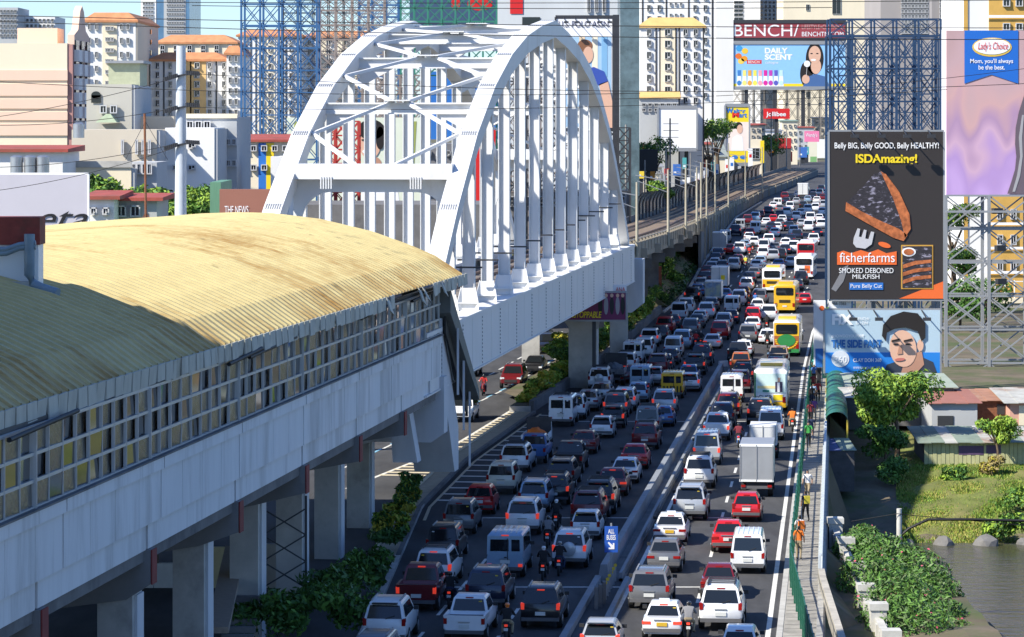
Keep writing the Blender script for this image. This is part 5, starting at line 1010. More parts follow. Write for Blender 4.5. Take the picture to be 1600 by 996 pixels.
for x in (960, 965): q = MB(); c = P(x, 180, 495); q.box((c.x, 495, 19), (.5, .5, 38)); tag(q.obj('steel_mast', [dark]), 'dark steel mast ' + ('left' if x < 962 else 'right') + ' of two between billboard and glazed tower', 'mast')
bld('condominium_tower', 'white condominium with ochre roof and yellow centre bay in the middle distance', 1000, 1100, 41, 720, 30, wW, [((1014, 1071, 1087), 51, 158, 7, 6, 10, True), ((1043,), 51, 141, 6, 8, 10, True)], ('hip', ochre, 2.0), strips=[(1032, 1056, wC)] + [(x, x + 2.2, slot) for x in (1024, 1030, 1055, 1060, 1098)])
bld('condominium_tower', 'taller white tower directly behind the ochre roofed condominium', 1000, 1114, -40, 940, 30, wW, [((1014, 1030, 1086, 1102), -4, 150, 10, 5, 9, True), ((1048, 1056, 1064), 7, 24, 2, 3, 4, False)], strips=[(x, x + 2, slot) for x in (1003, 1040, 1075, 1112)], side=M('slate_side', (.18, .2, .24), .7))
bld('white_tower', 'plain white tower with thin grille left of the red sign', 1119, 1146, -40, 1000, 20, wW); bld('white_tower', 'white tower with horizontal louvres above the red sign', 1147, 1188, -40, 1700, 20, wW, [((1154,), 4, 30, 5, 14, 4, False)]); bld('grey_tower', 'grey gridded tower above the red sign', 1186, 1226, -40, 1720, 20, wG, [(rng(1190, 1222, 6), 4, 30, 5, 3.2, 4, False)])
bld('cream_office', 'large cream office building behind the red sign and the navy frame', 1224, 1376, -40, 1640, 40, wC, [((1262,), 12, 148, 4, 5, 9, False), ((1307,), 2, 3, 1, 13, 40, False)]); bld('gridded_office', 'brown grey gridded office tower at upper right', 1376, 1452, -40, 655, 30, wallmat('taupe', (.33, .3, .28)), [(rng(1410, 1448, 8), 2, 50, 7, 3.4, 5, False)]); bld('gridded_office', 'second gridded office tower next to the yellow apartments', 1456, 1510, -40, 700, 30, wallmat('taupe2', (.29, .27, .26)), [(rng(1470, 1502, 7), 2, 50, 7, 3.2, 5, False)])
bld('lower_block', 'brown grey stepped block in front of the ochre roofed condominium', 1000, 1060, 154, 716, 3, wG, [(rng(1006, 1054, 6), 164, 172, 2, 5, 4, False)], ('shed', ochre, 1.5))
# shops along the left street
sh = M('shop_dark', (.07, .07, .075), .7, var=.3)
bld('shop_row', 'low dark shop row with red fascia behind the railway', 985, 1110, 268, 740, 12, sh, bands=[(250, 262, red)]); bld('grey_roof_hall', 'long green grey roofed hall behind the railway', 1040, 1135, 246, 830, 24, wC, roof=('shed', M('hall_roof', (.26, .29, .26), .7), 4)); bld('cream_hall', 'cream low hall left of the tall yellow sign', 1085, 1140, 215, 960, 12, wC)
bld('shop_row', 'cream shop with brown doors right of the tall yellow sign', 1170, 1190, 218, 930, 8, wC, [((1180,), 240, 241, 1, 13, 16, False)]); bld('shop_row', 'red and grey shop row right of the cream shop', 1192, 1236, 232, 1070, 8, sh, bands=[(216, 232, red)]); bld('shop_row', 'pale shop row at the far end of the street', 1236, 1300, 218, 1420, 8, wW)
rect('yellow_board', bpy.data.objects['shop_row.001'], 1188, 220, 1194, 255, 929.8, pyel)
q = panel('white_billboard', 'blank white square billboard in a grey box frame', 1028, 168, 1089, 234, 710, pw, th=3, frame=grey, legs=2); 
q = panel('black_screen', 'small black back of a sign board left of the blank billboard', 999, 234, 1028, 268, 585, pk, th=1.2, legs=1)
q = panel('phone_shop_sign', 'grey sign board with red strip beside the glazed tower', 974, 183, 999, 222, 520, grey, legs=1); rect('red_strip', q, 972, 211, 999, 223, 520, pred)
q = panel('mart_sign', 'tall yellow sign reading Walter Mart with a woman in white', 1133, 165, 1171, 257, 880, pyel, legs=2, frame=grey); text(q, 'W', 1134, 169, 1146, 177, 880, pblu, bold=.06); text(q, 'alter', 1146, 170, 1165, 177, 880, pblu, bold=.03); text(q, 'M', 1144, 176, 1155, 184, 880, pred, bold=.06); text(q, 'art', 1155, 177, 1167, 184, 880, pblu, bold=.03)
rect('picture', q, 1134, 191, 1170, 236, 880, C('peach_print', (.78, .66, .58)), 1); ell('hair', q, 1154, 197, 6, 6, 880, phair, 2); ell('face', q, 1156, 202, 4.6, 7, 880, pskin, 3); flat('shirt', q, [(1143, 236), (1145, 216), (1152, 211), (1160, 214), (1162, 236)], 880, pw, 2)
for x in (1148, 1161): ell('blue_mark', q, x, 246, 5, 3, 880, pblu, 2)
q = panel('restaurant_sign', 'red roadside sign board with white Jollibee lettering on a pole', 1193, 170, 1234, 186, 1055, pred, legs=1); text(q, 'Jollibee', 1197, 175, 1228, 184, 1055, pw, bold=.02)
q = panel('restaurant_sign', 'pink roadside sign with white script on a pole', 1257, 205, 1280, 222, 1290, C('pink', (.75, .2, .35)), legs=1); text(q, "Wendy's", 1259, 208, 1277, 216, 1290, pw)
q = panel('totem_sign', 'narrow cream totem sign under the pink sign', 1262, 222, 1277, 262, 1290, C('cream_print', (.7, .66, .5)), legs=1); rect('green_mark', q, 1266, 245, 1276, 260, 1290, C('green', (.2, .4, .15)))
q = panel('restaurant_board', 'low red board with yellow mark on the shop row', 1200, 217, 1221, 228, 1045, pred); text(q, 'M', 1204, 222, 1213, 228, 1045, pyel, bold=.05)
def byy(x):
    Y = 500
    while (x + 5 - 800) * Y / F > rX(Y) - 11.5: Y += 10
    return Y
for k, x in enumerate((1066, 1074, 1089, 1097, 1103, 1119, 1136, 1143, 1172)):
    yb = 318 - (x - 1064) * .46; q = panel('banner', ORD[k] + ' upright white banner along the far side of the railway, from the left', x - 3, yb - 36, x + 4, yb, byy(x), pw, th=.15, cat='banner', legs=1, group='white banners'); rect('mark', q, x - 1.5, yb - 27, x + 2.5, yb - 22, byy(x), pblu if k % 2 else pred)
# far right sign cluster
q = panel('cologne_billboard', 'wide blue billboard reading DAILY SCENT with a woman holding a white flower', 1144, 67, 1322, 138, 1500, C('sky_blue', (.26, .5, .8)), legs=4, frame=grey)
rect('yellow_base', q, 1144, 131, 1322, 138, 1500, pyel, 1); text(q, 'DAILY', 1195, 75, 1231, 84, 1500, pw, bold=.04); text(q, 'SCENT', 1195, 85, 1238, 94, 1500, pw, bold=.04); text(q, 'cologne', 1196, 96, 1216, 101, 1500, pw); rect('red_tag', q, 1167, 94, 1190, 100, 1500, pred, 1); text(q, 'BENCH/', 1169, 95, 1188, 99, 1500, pw)
for k, c_ in enumerate(((.05, .2, .5), (.8, .7, .2), (.75, .35, .05), (.8, .7, .1), (.8, .35, .4), (.65, .02, .3), (.5, .05, .4), (.1, .1, .45), (.5, .7, .85))): x = 1155 + k * 8.2; m_ = C('bottle%d' % k, c_); flat('bottle', q, [(x - 2.5, 112), (x + 2.5, 112), (x + 4, 136), (x - 4, 136)], 1500, pw, 2); rect('bottle_cap', q, x - 2.6, 110, x + 2.6, 119, 1500, m_, 3); ell('bottle_mark', q, x, 130, 3.4, 4, 1500, m_, 3)
for k, (x, y, c_) in enumerate(((1155, 76, (.05, .3, .6)), (1164, 80, (.8, .5, .05)), (1154, 88, (.7, .15, .02)), (1163, 92, (.75, .3, .02)), (1158, 96, (.8, .55, .1)))): ell('petal', q, x, y, 5, 4.5, 1500, C('petal%d' % k, c_), 2)
ell('hair', q, 1273, 92, 14, 25, 1500, phair, 1); ell('hair_fall', q, 1260, 116, 10, 20, 1500, phair, 1); ell('face', q, 1273, 86, 9.5, 14, 1500, pskin, 3); ell('neck', q, 1275, 104, 8, 12, 1500, pskin, 2); flat('dress', q, [(1253, 138), (1262, 120), (1275, 116), (1290, 120), (1297, 138)], 1500, C('dress', (.06, .13, .3)), 3); ell('smile', q, 1271, 94, 4, 1.6, 1500, pw, 4); ell('eye', q, 1268, 84, 2, .9, 1500, pk, 4); ell('eye', q, 1277, 84, 2, .9, 1500, pk, 4); ell('flower', q, 1261, 100, 5, 5, 1500, pw, 4); ell('hand', q, 1259, 124, 6, 7, 1500, pskin, 4); bar('flower_stem', P(1261, 104, 1499.6), P(1260, 118, 1499.6), .12, .1, pw, q)
q = panel('bench_sign', 'long dark red sign reading BENCH/ above the blue billboard', 1144, 34, 1322, 62, 1503, C('wine', (.3, .05, .06)), frame=dark, legs=0); text(q, 'BENCH/', 1147, 39, 1248, 57, 1503, pw, bold=.0); text(q, 'BENCHTM.COM', 1253, 50, 1318, 57, 1503, pw); text(q, 'LIFESTYLE+CLOTHING', 1253, 39, 1318, 46, 1503, C('pale_wine', (.6, .35, .33)))
lattice('billboard_frame', 'cream grey steel frame under the blue cologne billboard', 1144, 138, 1300, 215, 1504, 9, 3, 8, .3, M('frame_taupe', (.2, .18, .16), .7)); lattice('billboard_frame', 'navy steel lattice frame above the milkfish billboard', 1297, 56, 1470, 210, 330, 5, 3, 4, .16, navym); lattice('billboard_frame', 'thin upper railing of the navy lattice frame', 1297, 30, 1470, 56, 331, 5, 1, 3, .12, navym, foot=P(0, 58, 331).z)
# milkfish billboard and hair salon billboard
q = panel('milkfish_billboard', 'big dark grey food billboard reading fisherfarms smoked deboned milkfish', 1295, 206, 1475, 468, 250, C('charcoal', (.034, .028, .026)), th=.8, frame=grey)
mb_ = q; text(q, 'Belly BIG, Belly GOOD, Belly HEALTHY!', 1304, 223, 1467, 235, 250, pw, bold=.012); text(q, 'ISDAmazing!', 1337, 241, 1433, 259, 250, pyel, bold=.03)
crust = M('print_crust', (.4, .12, .04), .6, var=.5, sc=3); fish = M('print_fish', (.035, .03, .035), .4, var=.4, sc=4, col2=(.28, .26, .33), thr=(.55, .62), stretch=(1, 1, 2.2))
flat('fish_skin', q, [(1322, 318), (1335, 305), (1352, 288), (1366, 272), (1378, 268), (1385, 275), (1410, 340), (1418, 362), (1405, 368)], 250, fish, 2); flat('fish_flesh', q, [(1322, 316), (1345, 330), (1375, 345), (1405, 358), (1418, 368), (1412, 377), (1396, 372), (1360, 352), (1321, 330)], 250, crust, 3); flat('fish_flesh', q, [(1376, 268), (1384, 272), (1405, 300), (1421, 335), (1423, 358), (1414, 372), (1408, 345), (1396, 312)], 250, crust, 3)
silv = C('silver', (.5, .5, .52), .3); flat('fork', q, [(1334, 372), (1340, 357), (1344, 358), (1342, 370), (1346, 371), (1350, 359), (1354, 360), (1352, 373), (1357, 374), (1361, 362), (1366, 363), (1362, 382), (1352, 389), (1338, 387), (1333, 381)], 250, silv, 3); flat('fork_handle', q, [(1299, 452), (1318, 418), (1326, 414), (1318, 440), (1306, 456)], 250, C('dim_silver', (.2, .2, .21)), 1)
og = C('orange', (.75, .14, .03)); flat('brand_plate', q, [(1308, 395), (1318, 392), (1330, 396), (1345, 391), (1358, 395), (1372, 390), (1385, 396), (1401, 393), (1401, 414), (1308, 414)], 250, og, 2); text(q, 'fisherfarms', 1312, 395, 1398, 410, 250, pw, 3); ell('fish_mark', q, 1382, 383, 10, 4, 250, og, 2, rot=.3)
text(q, 'SMOKED DEBONED', 1311, 419, 1396, 427, 250, pw); text(q, 'MILKFISH', 1332, 429, 1374, 436, 250, pw); rect('blue_plate', q, 1327, 442, 1380, 453, 250, pblu, 2); text(q, 'Pure Belly Cut', 1329, 444, 1378, 452, 250, pw, 3); rect('pack', q, 1408, 383, 1458, 452, 250, C('pack_yellow', (.55, .3, .05)), 2); rect('pack_inner', q, 1410, 385, 1456, 450, 250, fish, 3)
for k in range(3): flat('pack_fish', q, [(1411, 414 + k * 12), (1430, 408 + k * 12), (1455, 406 + k * 12), (1455, 411 + k * 12), (1430, 414 + k * 12), (1411, 420 + k * 12)], 250, crust, 4)
ell('pack_dish', q, 1420, 394, 11, 7, 250, pw, 4); ell('pack_dish_food', q, 1420, 394, 8, 5, 250, crust, 5); flat('corner', q, [(1474, 440), (1474, 467), (1405, 467)], 250, og, 1)
lamps(q, (1330, 1372, 1412, 1450), 204, 250, 9)
q = panel('salon_billboard', 'blue hair salon billboard reading FiX and THE SIDE PART with a young man', 1288, 485, 1470, 584, 250, C('grey_blue', (.4, .52, .6)), th=.7, frame=grey)
rect('blue_base', q, 1289, 551, 1469, 583, 250, C('strong_blue', (.02, .2, .6)), 1); text(q, 'FiX', 1300, 491, 1333, 508, 250, pw, bold=.05); text(q, 'BENCH/\nSALON', 1337, 496, 1358, 507, 250, pw); text(q, '#HOWDOYOUFIXIT', 1299, 523, 1350, 528, 250, pw, bold=.02); text(q, 'THE SIDE PART', 1299, 531, 1378, 544, 250, C('deep_blue', (.02, .12, .35)), bold=.05); ell('round_badge', q, 1313, 561, 14, 13, 250, C('badge', (.6, .64, .68)), 2); text(q, '360', 1304, 557, 1323, 567, 250, pw, 3); text(q, 'CLAY DOH 360', 1333, 560, 1377, 566, 250, pw, bold=.03); text(q, 'WWW.FIXSALON.COM', 1333, 573, 1367, 577, 250, pw, 2)
flat('jacket', q, [(1380, 583), (1386, 570), (1410, 562), (1440, 558), (1458, 566), (1464, 583)], 250, C('dark_jacket', (.04, .05, .07)), 2); flat('neck', q, [(1408, 583), (1415, 560), (1440, 548), (1444, 570), (1432, 583)], 250, pskin2, 3); ell('face', q, 1411, 545, 21, 29, 250, pskin, 4, rot=-.12); ell('ear', q, 1438, 540, 5, 9, 250, pskin, 4); flat('hair', q, [(1378, 525), (1380, 508), (1392, 494), (1412, 487), (1434, 490), (1446, 505), (1446, 528), (1440, 534), (1434, 518), (1415, 512), (1398, 514), (1386, 520), (1384, 534)], 250, phair, 5)
for x in (1400, 1419): ell('eye', q, x, 538, 4.5, 1.6, 250, pk, 6); flat('eyebrow', q, [(x - 7, 532), (x + 6, 529), (x + 6, 532), (x - 7, 535)], 250, phair, 6)
flat('nose', q, [(1405, 540), (1409, 540), (1410, 553), (1402, 554)], 250, pskin2, 6); ell('mouth', q, 1406, 562, 8, 2.4, 250, C('lip', (.5, .16, .13)), 6, rot=-.1); lamps(q, (1325, 1365, 1440), 485, 250, 14)
q = panel('blue_side_sign', 'narrow white and blue board beside the salon billboard', 1272, 470, 1290, 575, 262, pw, legs=1); rect('blue_part', q, 1274, 545, 1289, 574, 262, pblu); ell('round_mark', q, 1284, 482, 4, 4, 262, og)
lattice('billboard_frame', 'steel support frame behind the two stacked billboards', 1314, 215, 1466, 590, 253, 3, 6, 3, .18, grey)
# face cream billboard on the far right with frame below
def blurp():
    m = M('blurred_pink_print', (.5, .32, .34), .5, var=0); t = m.node_tree; b = t.nodes['Principled BSDF']; tc = t.nodes.new('ShaderNodeTexCoord'); sp = t.nodes.new('ShaderNodeSeparateXYZ'); t.links.new(tc.outputs['Object'], sp.inputs[0])
    mp = t.nodes.new('ShaderNodeMapping'); mp.inputs['Scale'].default_value = (1, 1, .5); t.links.new(tc.outputs['Object'], mp.inputs[0])
    nz = t.nodes.new('ShaderNodeTexNoise'); nz.inputs['Scale'].default_value = .45; nz.inputs['Detail'].default_value = 1; t.links.new(mp.outputs[0], nz.inputs[0])
    mr = t.nodes.new('ShaderNodeMapRange'); mr.inputs[1].default_value = 15; mr.inputs[2].default_value = 30; t.links.new(sp.outputs[2], mr.inputs[0])
    ad = t.nodes.new('ShaderNodeMath'); ad.operation = 'MULTIPLY_ADD'; ad.inputs[1].default_value = .9; ad.inputs[2].default_value = -.45; t.links.new(nz.outputs[0], ad.inputs[0]); a2 = t.nodes.new('ShaderNodeMath'); t.links.new(ad.outputs[0], a2.inputs[0]); t.links.new(mr.outputs[0], a2.inputs[1])
    rp = t.nodes.new('ShaderNodeValToRGB'); e = rp.color_ramp.elements; e[0].position = 0; e[0].color = (.5, .33, .6, 1); e[1].position = 1; e[1].color = (.46, .3, .3, 1)
    for p_, c_ in ((.16, (.42, .27, .52)), (.3, (.56, .36, .47)), (.45, (.4, .25, .38)), (.6, (.56, .34, .33)), (.8, (.5, .33, .34))): k = e.new(p_); k.color = (*c_, 1)
    t.links.new(a2.outputs[0], rp.inputs[0]); t.links.new(rp.outputs[0], b.inputs['Base Color']); return m
q = panel('sandwich_spread_billboard', "very large pink and lilac billboard with blue ribbon reading Lady's Choice", 1479, 48, 1680, 306, 285, blurp(), th=1.2)
rect('white_edge', q, 1471, 47, 1480, 312, 285.3, pw, 0); pass
flat('hair_strands', q, [(1610, 130), (1600, 150), (1592, 175), (1587, 200), (1586, 225), (1588, 245), (1586, 265), (1580, 285), (1574, 303), (1680, 305), (1680, 120)], 285, C('dark_hair', (.13, .1, .12)), 4); flat('hair_light', q, [(1597, 180), (1592, 215), (1594, 245), (1589, 275), (1582, 300), (1586, 300), (1594, 275), (1598, 245), (1597, 215), (1600, 180)], 285, C('hair_grey', (.34, .33, .34)), 5)
flat('ribbon', q, [(1507, 48), (1591, 48), (1591, 131), (1549, 117), (1507, 131)], 285, C('ribbon_blue', (.015, .13, .5)), 2); ell('oval_gold', q, 1550, 74, 31, 15, 285, C('gold', (.65, .45, .08)), 3); ell('oval_white', q, 1550, 73, 28.5, 12.5, 285, pw, 4); text(q, "Lady's Choice", 1528, 66, 1575, 81, 285, pred, 5, shear=.25); text(q, "Mom, you'll always", 1516, 92, 1583, 101, 285, pw, 3, bold=.01); text(q, 'be the best.', 1529, 102, 1570, 109, 285, pw, 3, bold=.01)
fr = lattice('billboard_frame', 'tall open steel frame carrying the pink billboard at the right edge', 1478, 306, 1680, 620, 284, 3, 6, 4, .17, grey)
for y in (330, 388, 440): q = MB(); c = P(1540 + (y % 50) * .6, y, 283.5); q.box(tuple(c), (.9, .5, .5), .4); q.obj('flood_lamp', [dark], fr)
for Y_ in (584, 331): bar('catwalk', P(1478, Y_, 283), P(1680, Y_, 283), .5, .18, grey, fr)
t_ = bld('yellow_apartments', 'ochre and white apartment building behind the pink billboard', 1506, 1690, -40, 380, 20, wW, [((1562, 1583), 335, 415, 3, 7, 14, False), ((1572, 1592), 5, 42, 2, 9, 9, False)], strips=[(1545, 1690, M('ochre_wall', (.55, .33, .08), .8, sc=.3)), (1506, 1512, MATS['ochre_wall'])], zb=P(0, 470, 380).z)
for y in (28, 352, 390, 428): rect('storey_band', t_, 1538, y - 4, 1690, y, 379.6, pw)
bld('concrete_embankment', 'stained concrete retaining wall below the ochre apartments', 1470, 1700, 470, 372, 6, M('stained_embankment', (.32, .3, .27), .9, var=.3, sc=.6, col2=(.12, .12, .1)), cat='wall', bands=[(466, 474, wC)])
for k in range(9): bar('fence_post', P(1480 + k * 15, 470, 372), P(1480 + k * 15, 438, 372), .12, .12, white, bpy.data.objects['concrete_embankment'])
bar('fence_rail', P(1478, 440, 372), P(1640, 440, 372), .1, .1, white, bpy.data.objects['concrete_embankment'])
q = panel('phone_number_board', 'dark board with small white writing between the two billboards', 1296, 470, 1330, 484, 251, pw, legs=1); text(q, '466-3365', 1300, 472, 1322, 477, 251, pk)
q = panel('concert_billboard', 'purple billboard reading UNSTOPPABLE hanging below the bridge', 878, 458, 979, 500, 258, C('plum', (.16, .02, .09)), frame=grey, legs=1); text(q, 'UNSTOPPABLE', 884, 487, 940, 497, 258, pyel, bold=.02, shear=.2)
for k, x in enumerate((938, 947, 956, 965, 973)): ell('performer', q, x, 478, 3.4, 14, 258, (pk, C('gr', (.3, .28, .3)))[k % 2], 1); ell('performer_head', q, x, 462, 2.6, 3, 258, pskin, 2)
q = panel('white_strip_board', 'small white board with red letters above the purple billboard', 958, 446, 979, 458, 258.5, pw); text(q, 'ANA', 962, 449, 977, 456, 258.5, pred)
# bus poster and lettering
bs_ = trucks[(1204, 'bus_cher')]
def onbus(o, name, x0, z0, x1, z1, m, lay=1): q = MB(); q.box(((x0 + x1) / 2, -.03 - .012 * lay, (z0 + z1) / 2), (x1 - x0, .02, z1 - z0)); return child(o, name, q, [m])
def bustext(o, s, x0, z0, x1, z1, m, lay=3):
    tt = text(None, s, 800, 0, 900, 50, 100, m); 
    vx = [v.co.x for v in tt.data.vertices]; vz = [v.co.z for v in tt.data.vertices]
    for v in tt.data.vertices: v.co = Vector((lerp(x0, x1, (v.co.x - min(vx)) / (max(vx) - min(vx))), -.05 - .012 * lay, lerp(z0, z1, (v.co.z - min(vz)) / (max(vz) - min(vz)))))
    tt.parent = o; tt.location = (0, 0, 0)
for z in list(bs_.children):
    if z.name.split('.')[0] in ('engine_grille', 'rear_window'): bpy.data.objects.remove(z)
onbus(bs_, 'poster', -1.1, 1.45, 1.12, 2.85, C('poster_teal', (.55, .7, .66))); onbus(bs_, 'poster_band', -1.0, 1.75, .35, 1.95, C('poster_gold', (.7, .6, .3)), 2); onbus(bs_, 'green_edge', -1.22, .6, -1.12, 2.9, PAINT['green'], 2); onbus(bs_, 'white_board', -.95, .85, .95, 1.35, pw); onbus(bs_, 'yellow_board', .2, .88, .92, 1.3, pyel, 2); bustext(bs_, 'CHER', -.9, .92, .12, 1.28, pk); onbus(bs_, 'figure_coat', .35, 1.5, .9, 2.25, C('coat', (.06, .05, .09)), 2); onbus(bs_, 'figure_shirt', .52, 1.5, .7, 2.2, pw, 3); onbus(bs_, 'figure_head', .54, 2.25, .72, 2.55, pskin, 3); onbus(bs_, 'plate_green', -.6, 1.5, -.1, 1.64, C('dk_green2', (.02, .2, .15)), 2)
bo = trucks[(1229, 'bus_orange')]
q = MB(); q.prism([(.85 * math.cos(t), -.07, 1.45 + .55 * math.sin(t)) for t in [.35 * k for k in range(18)]], (0, .02, 0)); child(bo, 'green_swirl', q, [PAINT['green']]); q = MB()
for k in range(14): a0 = math.pi + k * .224; q.box((1.0 * math.cos(a0), -.085, 1.5 + .85 * math.sin(a0) * .9), (.2, .03, .12))
child(bo, 'yellow_arc', q, [PAINT['yellow']]);
bw = trucks[(1256, 'bus_white')]; onbus(bw, 'orange_figure', .1, .9, .8, 1.9, og); onbus(bw, 'yellow_tag', -.9, .7, -.4, .85, pyel)
bt_ = trucks[(1124, 'box_white')]; onbus(bt_, 'yellow_notice', .2, 1.7, .7, 2.3, pyel, 3)

# more steelwork between the arch and the skyline
lattice('billboard_frame', 'fine dark steel frame behind the blue lattice frame', 440, 0, 560, 200, 470, 5, 10, 4, .1, dark); lattice('billboard_frame', 'pale grey steel frame behind the arch top', 560, 0, 690, 190, 480, 6, 9, 4, .12, grey); lattice('billboard_frame', 'dark frame behind the hangers right of the blue board', 790, 60, 900, 300, 480, 6, 10, 4, .14, brownm)
lattice('billboard_frame', 'second navy lattice frame behind the first above the milkfish billboard', 1310, 60, 1466, 205, 345, 6, 5, 5, .1, navym); lattice('billboard_frame', 'thin steel frame under the tall fashion billboard', 930, 200, 985, 300, 430, 3, 5, 3, .14, dark)
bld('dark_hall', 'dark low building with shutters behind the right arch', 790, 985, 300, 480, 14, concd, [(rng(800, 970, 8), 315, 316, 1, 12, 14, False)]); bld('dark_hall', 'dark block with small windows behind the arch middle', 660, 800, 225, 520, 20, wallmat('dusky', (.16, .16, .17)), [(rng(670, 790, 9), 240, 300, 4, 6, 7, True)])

# clutter of small signs and mid-rise blocks along the far street, left of the railway
random.seed(31)
def fary(x):
    Y = 520
    while (x - 800) * Y / F > rX(Y) - 13: Y += 10
    return Y
HUE = [('green', (.08, .3, .12)), ('blue', (.05, .15, .45)), ('orange', (.7, .25, .03)), ('white', (.75, .75, .74)), ('red', (.5, .04, .03)), ('yellow', (.75, .55, .05)), ('teal', (.08, .35, .35)), ('grey', (.35, .36, .37))]
for k in range(22):
    x = 986 + k * 13.6 + random.uniform(-4, 4); Yk = fary(x + 12) + random.uniform(10, 60); yb = 300 - (x - 986) * .18 - random.uniform(0, 25); hn_, hc = HUE[(k * 5 + k // 8) % 8]
    q = panel('shop_sign', f'{ORD[k] if k < 20 else "twenty-" + ORD[k - 20]} of the small shop signs behind the railway from the left, {hn_}', x, yb - random.uniform(10, 18), x + random.uniform(6, 13), yb, Yk, C('sign_' + hn_, hc), th=.4, cat='sign', legs=1, group='small far shop signs')
    rect('sign_stripe', q, x + 1, yb - 6, x + 5, yb - 3.5, Yk, pw if hn_ != 'white' else pred)
for k, (x0, x1, yt, wm_) in enumerate(((992, 1012, 232, wB), (1014, 1034, 262, wC), (1060, 1084, 236, wG), (1096, 1112, 226, wB), (1112, 1134, 240, wW), (1140, 1160, 205, wG), (1172, 1196, 196, wB), (1196, 1222, 205, wW), (1222, 1246, 190, wC), (1246, 1272, 200, wG), (1272, 1296, 185, wB))):
    Yk = fary(x1 + 4) + 70; bld('midrise_block', f'{ORD[k]} small midrise block in the far street row, counted from the glazed tower', x0, x1, yt, Yk, 12, wm_, [(rng(x0 + 4, x1 - 4, 3), yt + 7, yt + 40, 4, 3.2, 4, k % 2 == 0)], ('shed', (redroof, grey, gsh_)[k % 3], .6))
# ------------------------------------------------------------------ median barrier, bus lane sign, fences
mbar = thing('median_barrier', 'long pale concrete median barrier with twin rails between the lanes', 'barrier', (bx(200), 200, 0))
bcol = M('barrier_paint', (.23, .245, .26), .7, var=.12, sc=1.2, col2=(.3, .31, .32), thr=(.55, .8))
Y = 152.0
while Y < 277:
    y1 = min(Y + 4.0, 277.4); q = MB(); r = [[(bx(k) - .3, k, 0), (bx(k) + .22, k, 0), (bx(k) + .16, k, .8), (bx(k) - .16, k, .8)] for k in (Y + .03, y1 - .03)]; q.loft(r); q.obj('barrier_block', [bcol], mbar); Y = y1
wall('low_rail', lambda Y: bx(Y) + .8, .16, .42, 152, 277, [bcol], mbar); wall('gap_shade_base', lambda Y: bx(Y) + .5, .9, .14, 152, 277.2, [concd], mbar)  # dark base between the rails paints the shade of the gap
wall('low_rail', lambda Y: bx(Y) - .25, .3, .3, 100, 152, [bcol], mbar); wall('low_rail', lambda Y: bx(Y) + 1.15, .24, .25, 100, 152, [bcol], mbar)
q = MB(); q.box((bx(279) + .1, 279, .6), (.9, .12, .5), .5); q.obj('end_board', [white], mbar)
for k in range(6):
    Yk = 146.2 + k * 1.15; c = Vector((bx(Yk) + .55, Yk, 0)); o = thing('marker_post', ORD[k] + ' small post with yellow reflector on the median, from the camera', 'post', c, 'reflector posts on the median')
    bar('post', c, c + Vector((0, 0, .7)), .09, .09, grey, o); q = MB(); q.tube([c + Vector((0, -.06, .78)), c + Vector((0, -.03, .78))], .085, 10); q.obj('reflector', [stick], o)
for k in range(3): c = Vector((bx(144) + .3 + .2 * k, 143.5 + k * .8, 0)); q = MB(); q.box((c.x, c.y, .5), (.16, .5, 1.0)); tag(q.obj('guard_slab', [concd]), ORD[k] + ' upright grey slab at the near end of the median barrier', 'bollard', 'slabs at the barrier end')
sg = thing('bus_lane_sign', 'blue road sign reading ALL BUSES with a white arrow on the median', 'sign', (bx(149.5) + .35, 149.5, 0)); c = P(955, 843, 149.5)
bar('post', (c.x, 149.56, 0), (c.x, 149.56, P(0, 818, 149.5).z), .08, .08, grey, sg); q = MB(); q.box((c.x, 149.5, c.z), (.62, .04, 1.22)); q.obj('plate', [M('sign_blue', (.02, .09, .4), .45, var=.04)], sg)
text(sg, 'ALL', 950, 827, 960, 834, 149.48, pw, 0, bold=.02); text(sg, 'BUSES', 948, 836, 962, 844, 149.48, pw, 0, bold=.02)
flat('arrow', sg, [(949.5, 848.5), (951.5, 847), (957.5, 852.5), (957.5, 849), (960, 849), (960, 858.5), (951, 858.5), (951, 856), (955, 856)], 149.46, pw, 0, .01)
gf = thing('pavement_fence', 'long green steel fence between the road and the pavement', 'fence', (rx(180) + .75, 180, .15)); gm = M('fence_green', (.014, .1, .06), .5, var=.15)
def fx(Y): return rx(Y) + .75 + max(0, 150 - Y) * .05
Y = 108.0; prev = None
while Y < 330:
    p = Vector((fx(Y), Y, .17)); bar('fence_post', p, p + Vector((0, 0, 1.75)), .11, .11, gm, gf)
    if prev is not None:
        for z in (.25, 1.0, 1.7): bar('fence_rail', prev + Vector((0, 0, z)), p + Vector((0, 0, z)), .05, .06, gm, gf)
        q = MB(); n = 8 if Y < 200 else 5
        for k in range(1, n): e = prev.lerp(p, k / n); q.box((e.x, e.y, .17 + .95), (.035, .035, 1.5))
        q.obj('picket_panel', [gm], gf)
    prev = p; Y += 2.4
cpar = M('weathered_parapet', (.42, .39, .33), .85, var=.2, sc=1.5, col2=(.22, .2, .17), thr=(.5, .75))
wr = thing('bridge_railing', 'white steel railing of repeated triangles on the outer edge of the pavement', 'railing', (rx(180) + 2.2, 180, .15)); Y = 152.0; wm2 = M('railing_white', (.5, .54, .56), .55, var=.1, sc=2)
while Y < 300:
    x0, x1 = rx(Y) + 2.12, rx(Y + 1.5) + 2.12; q = MB(); q.prism([(x0, Y + .05, .2), (x1, Y + 1.45, .2), (x1, Y + 1.45, 1.2)], (.12, 0, 0)); q.obj('triangle_plate', [wm2], wr); bar('railing_post', (x0, Y, .1), (x0, Y, 1.25), .14, .14, wm2, wr); Y += 1.5
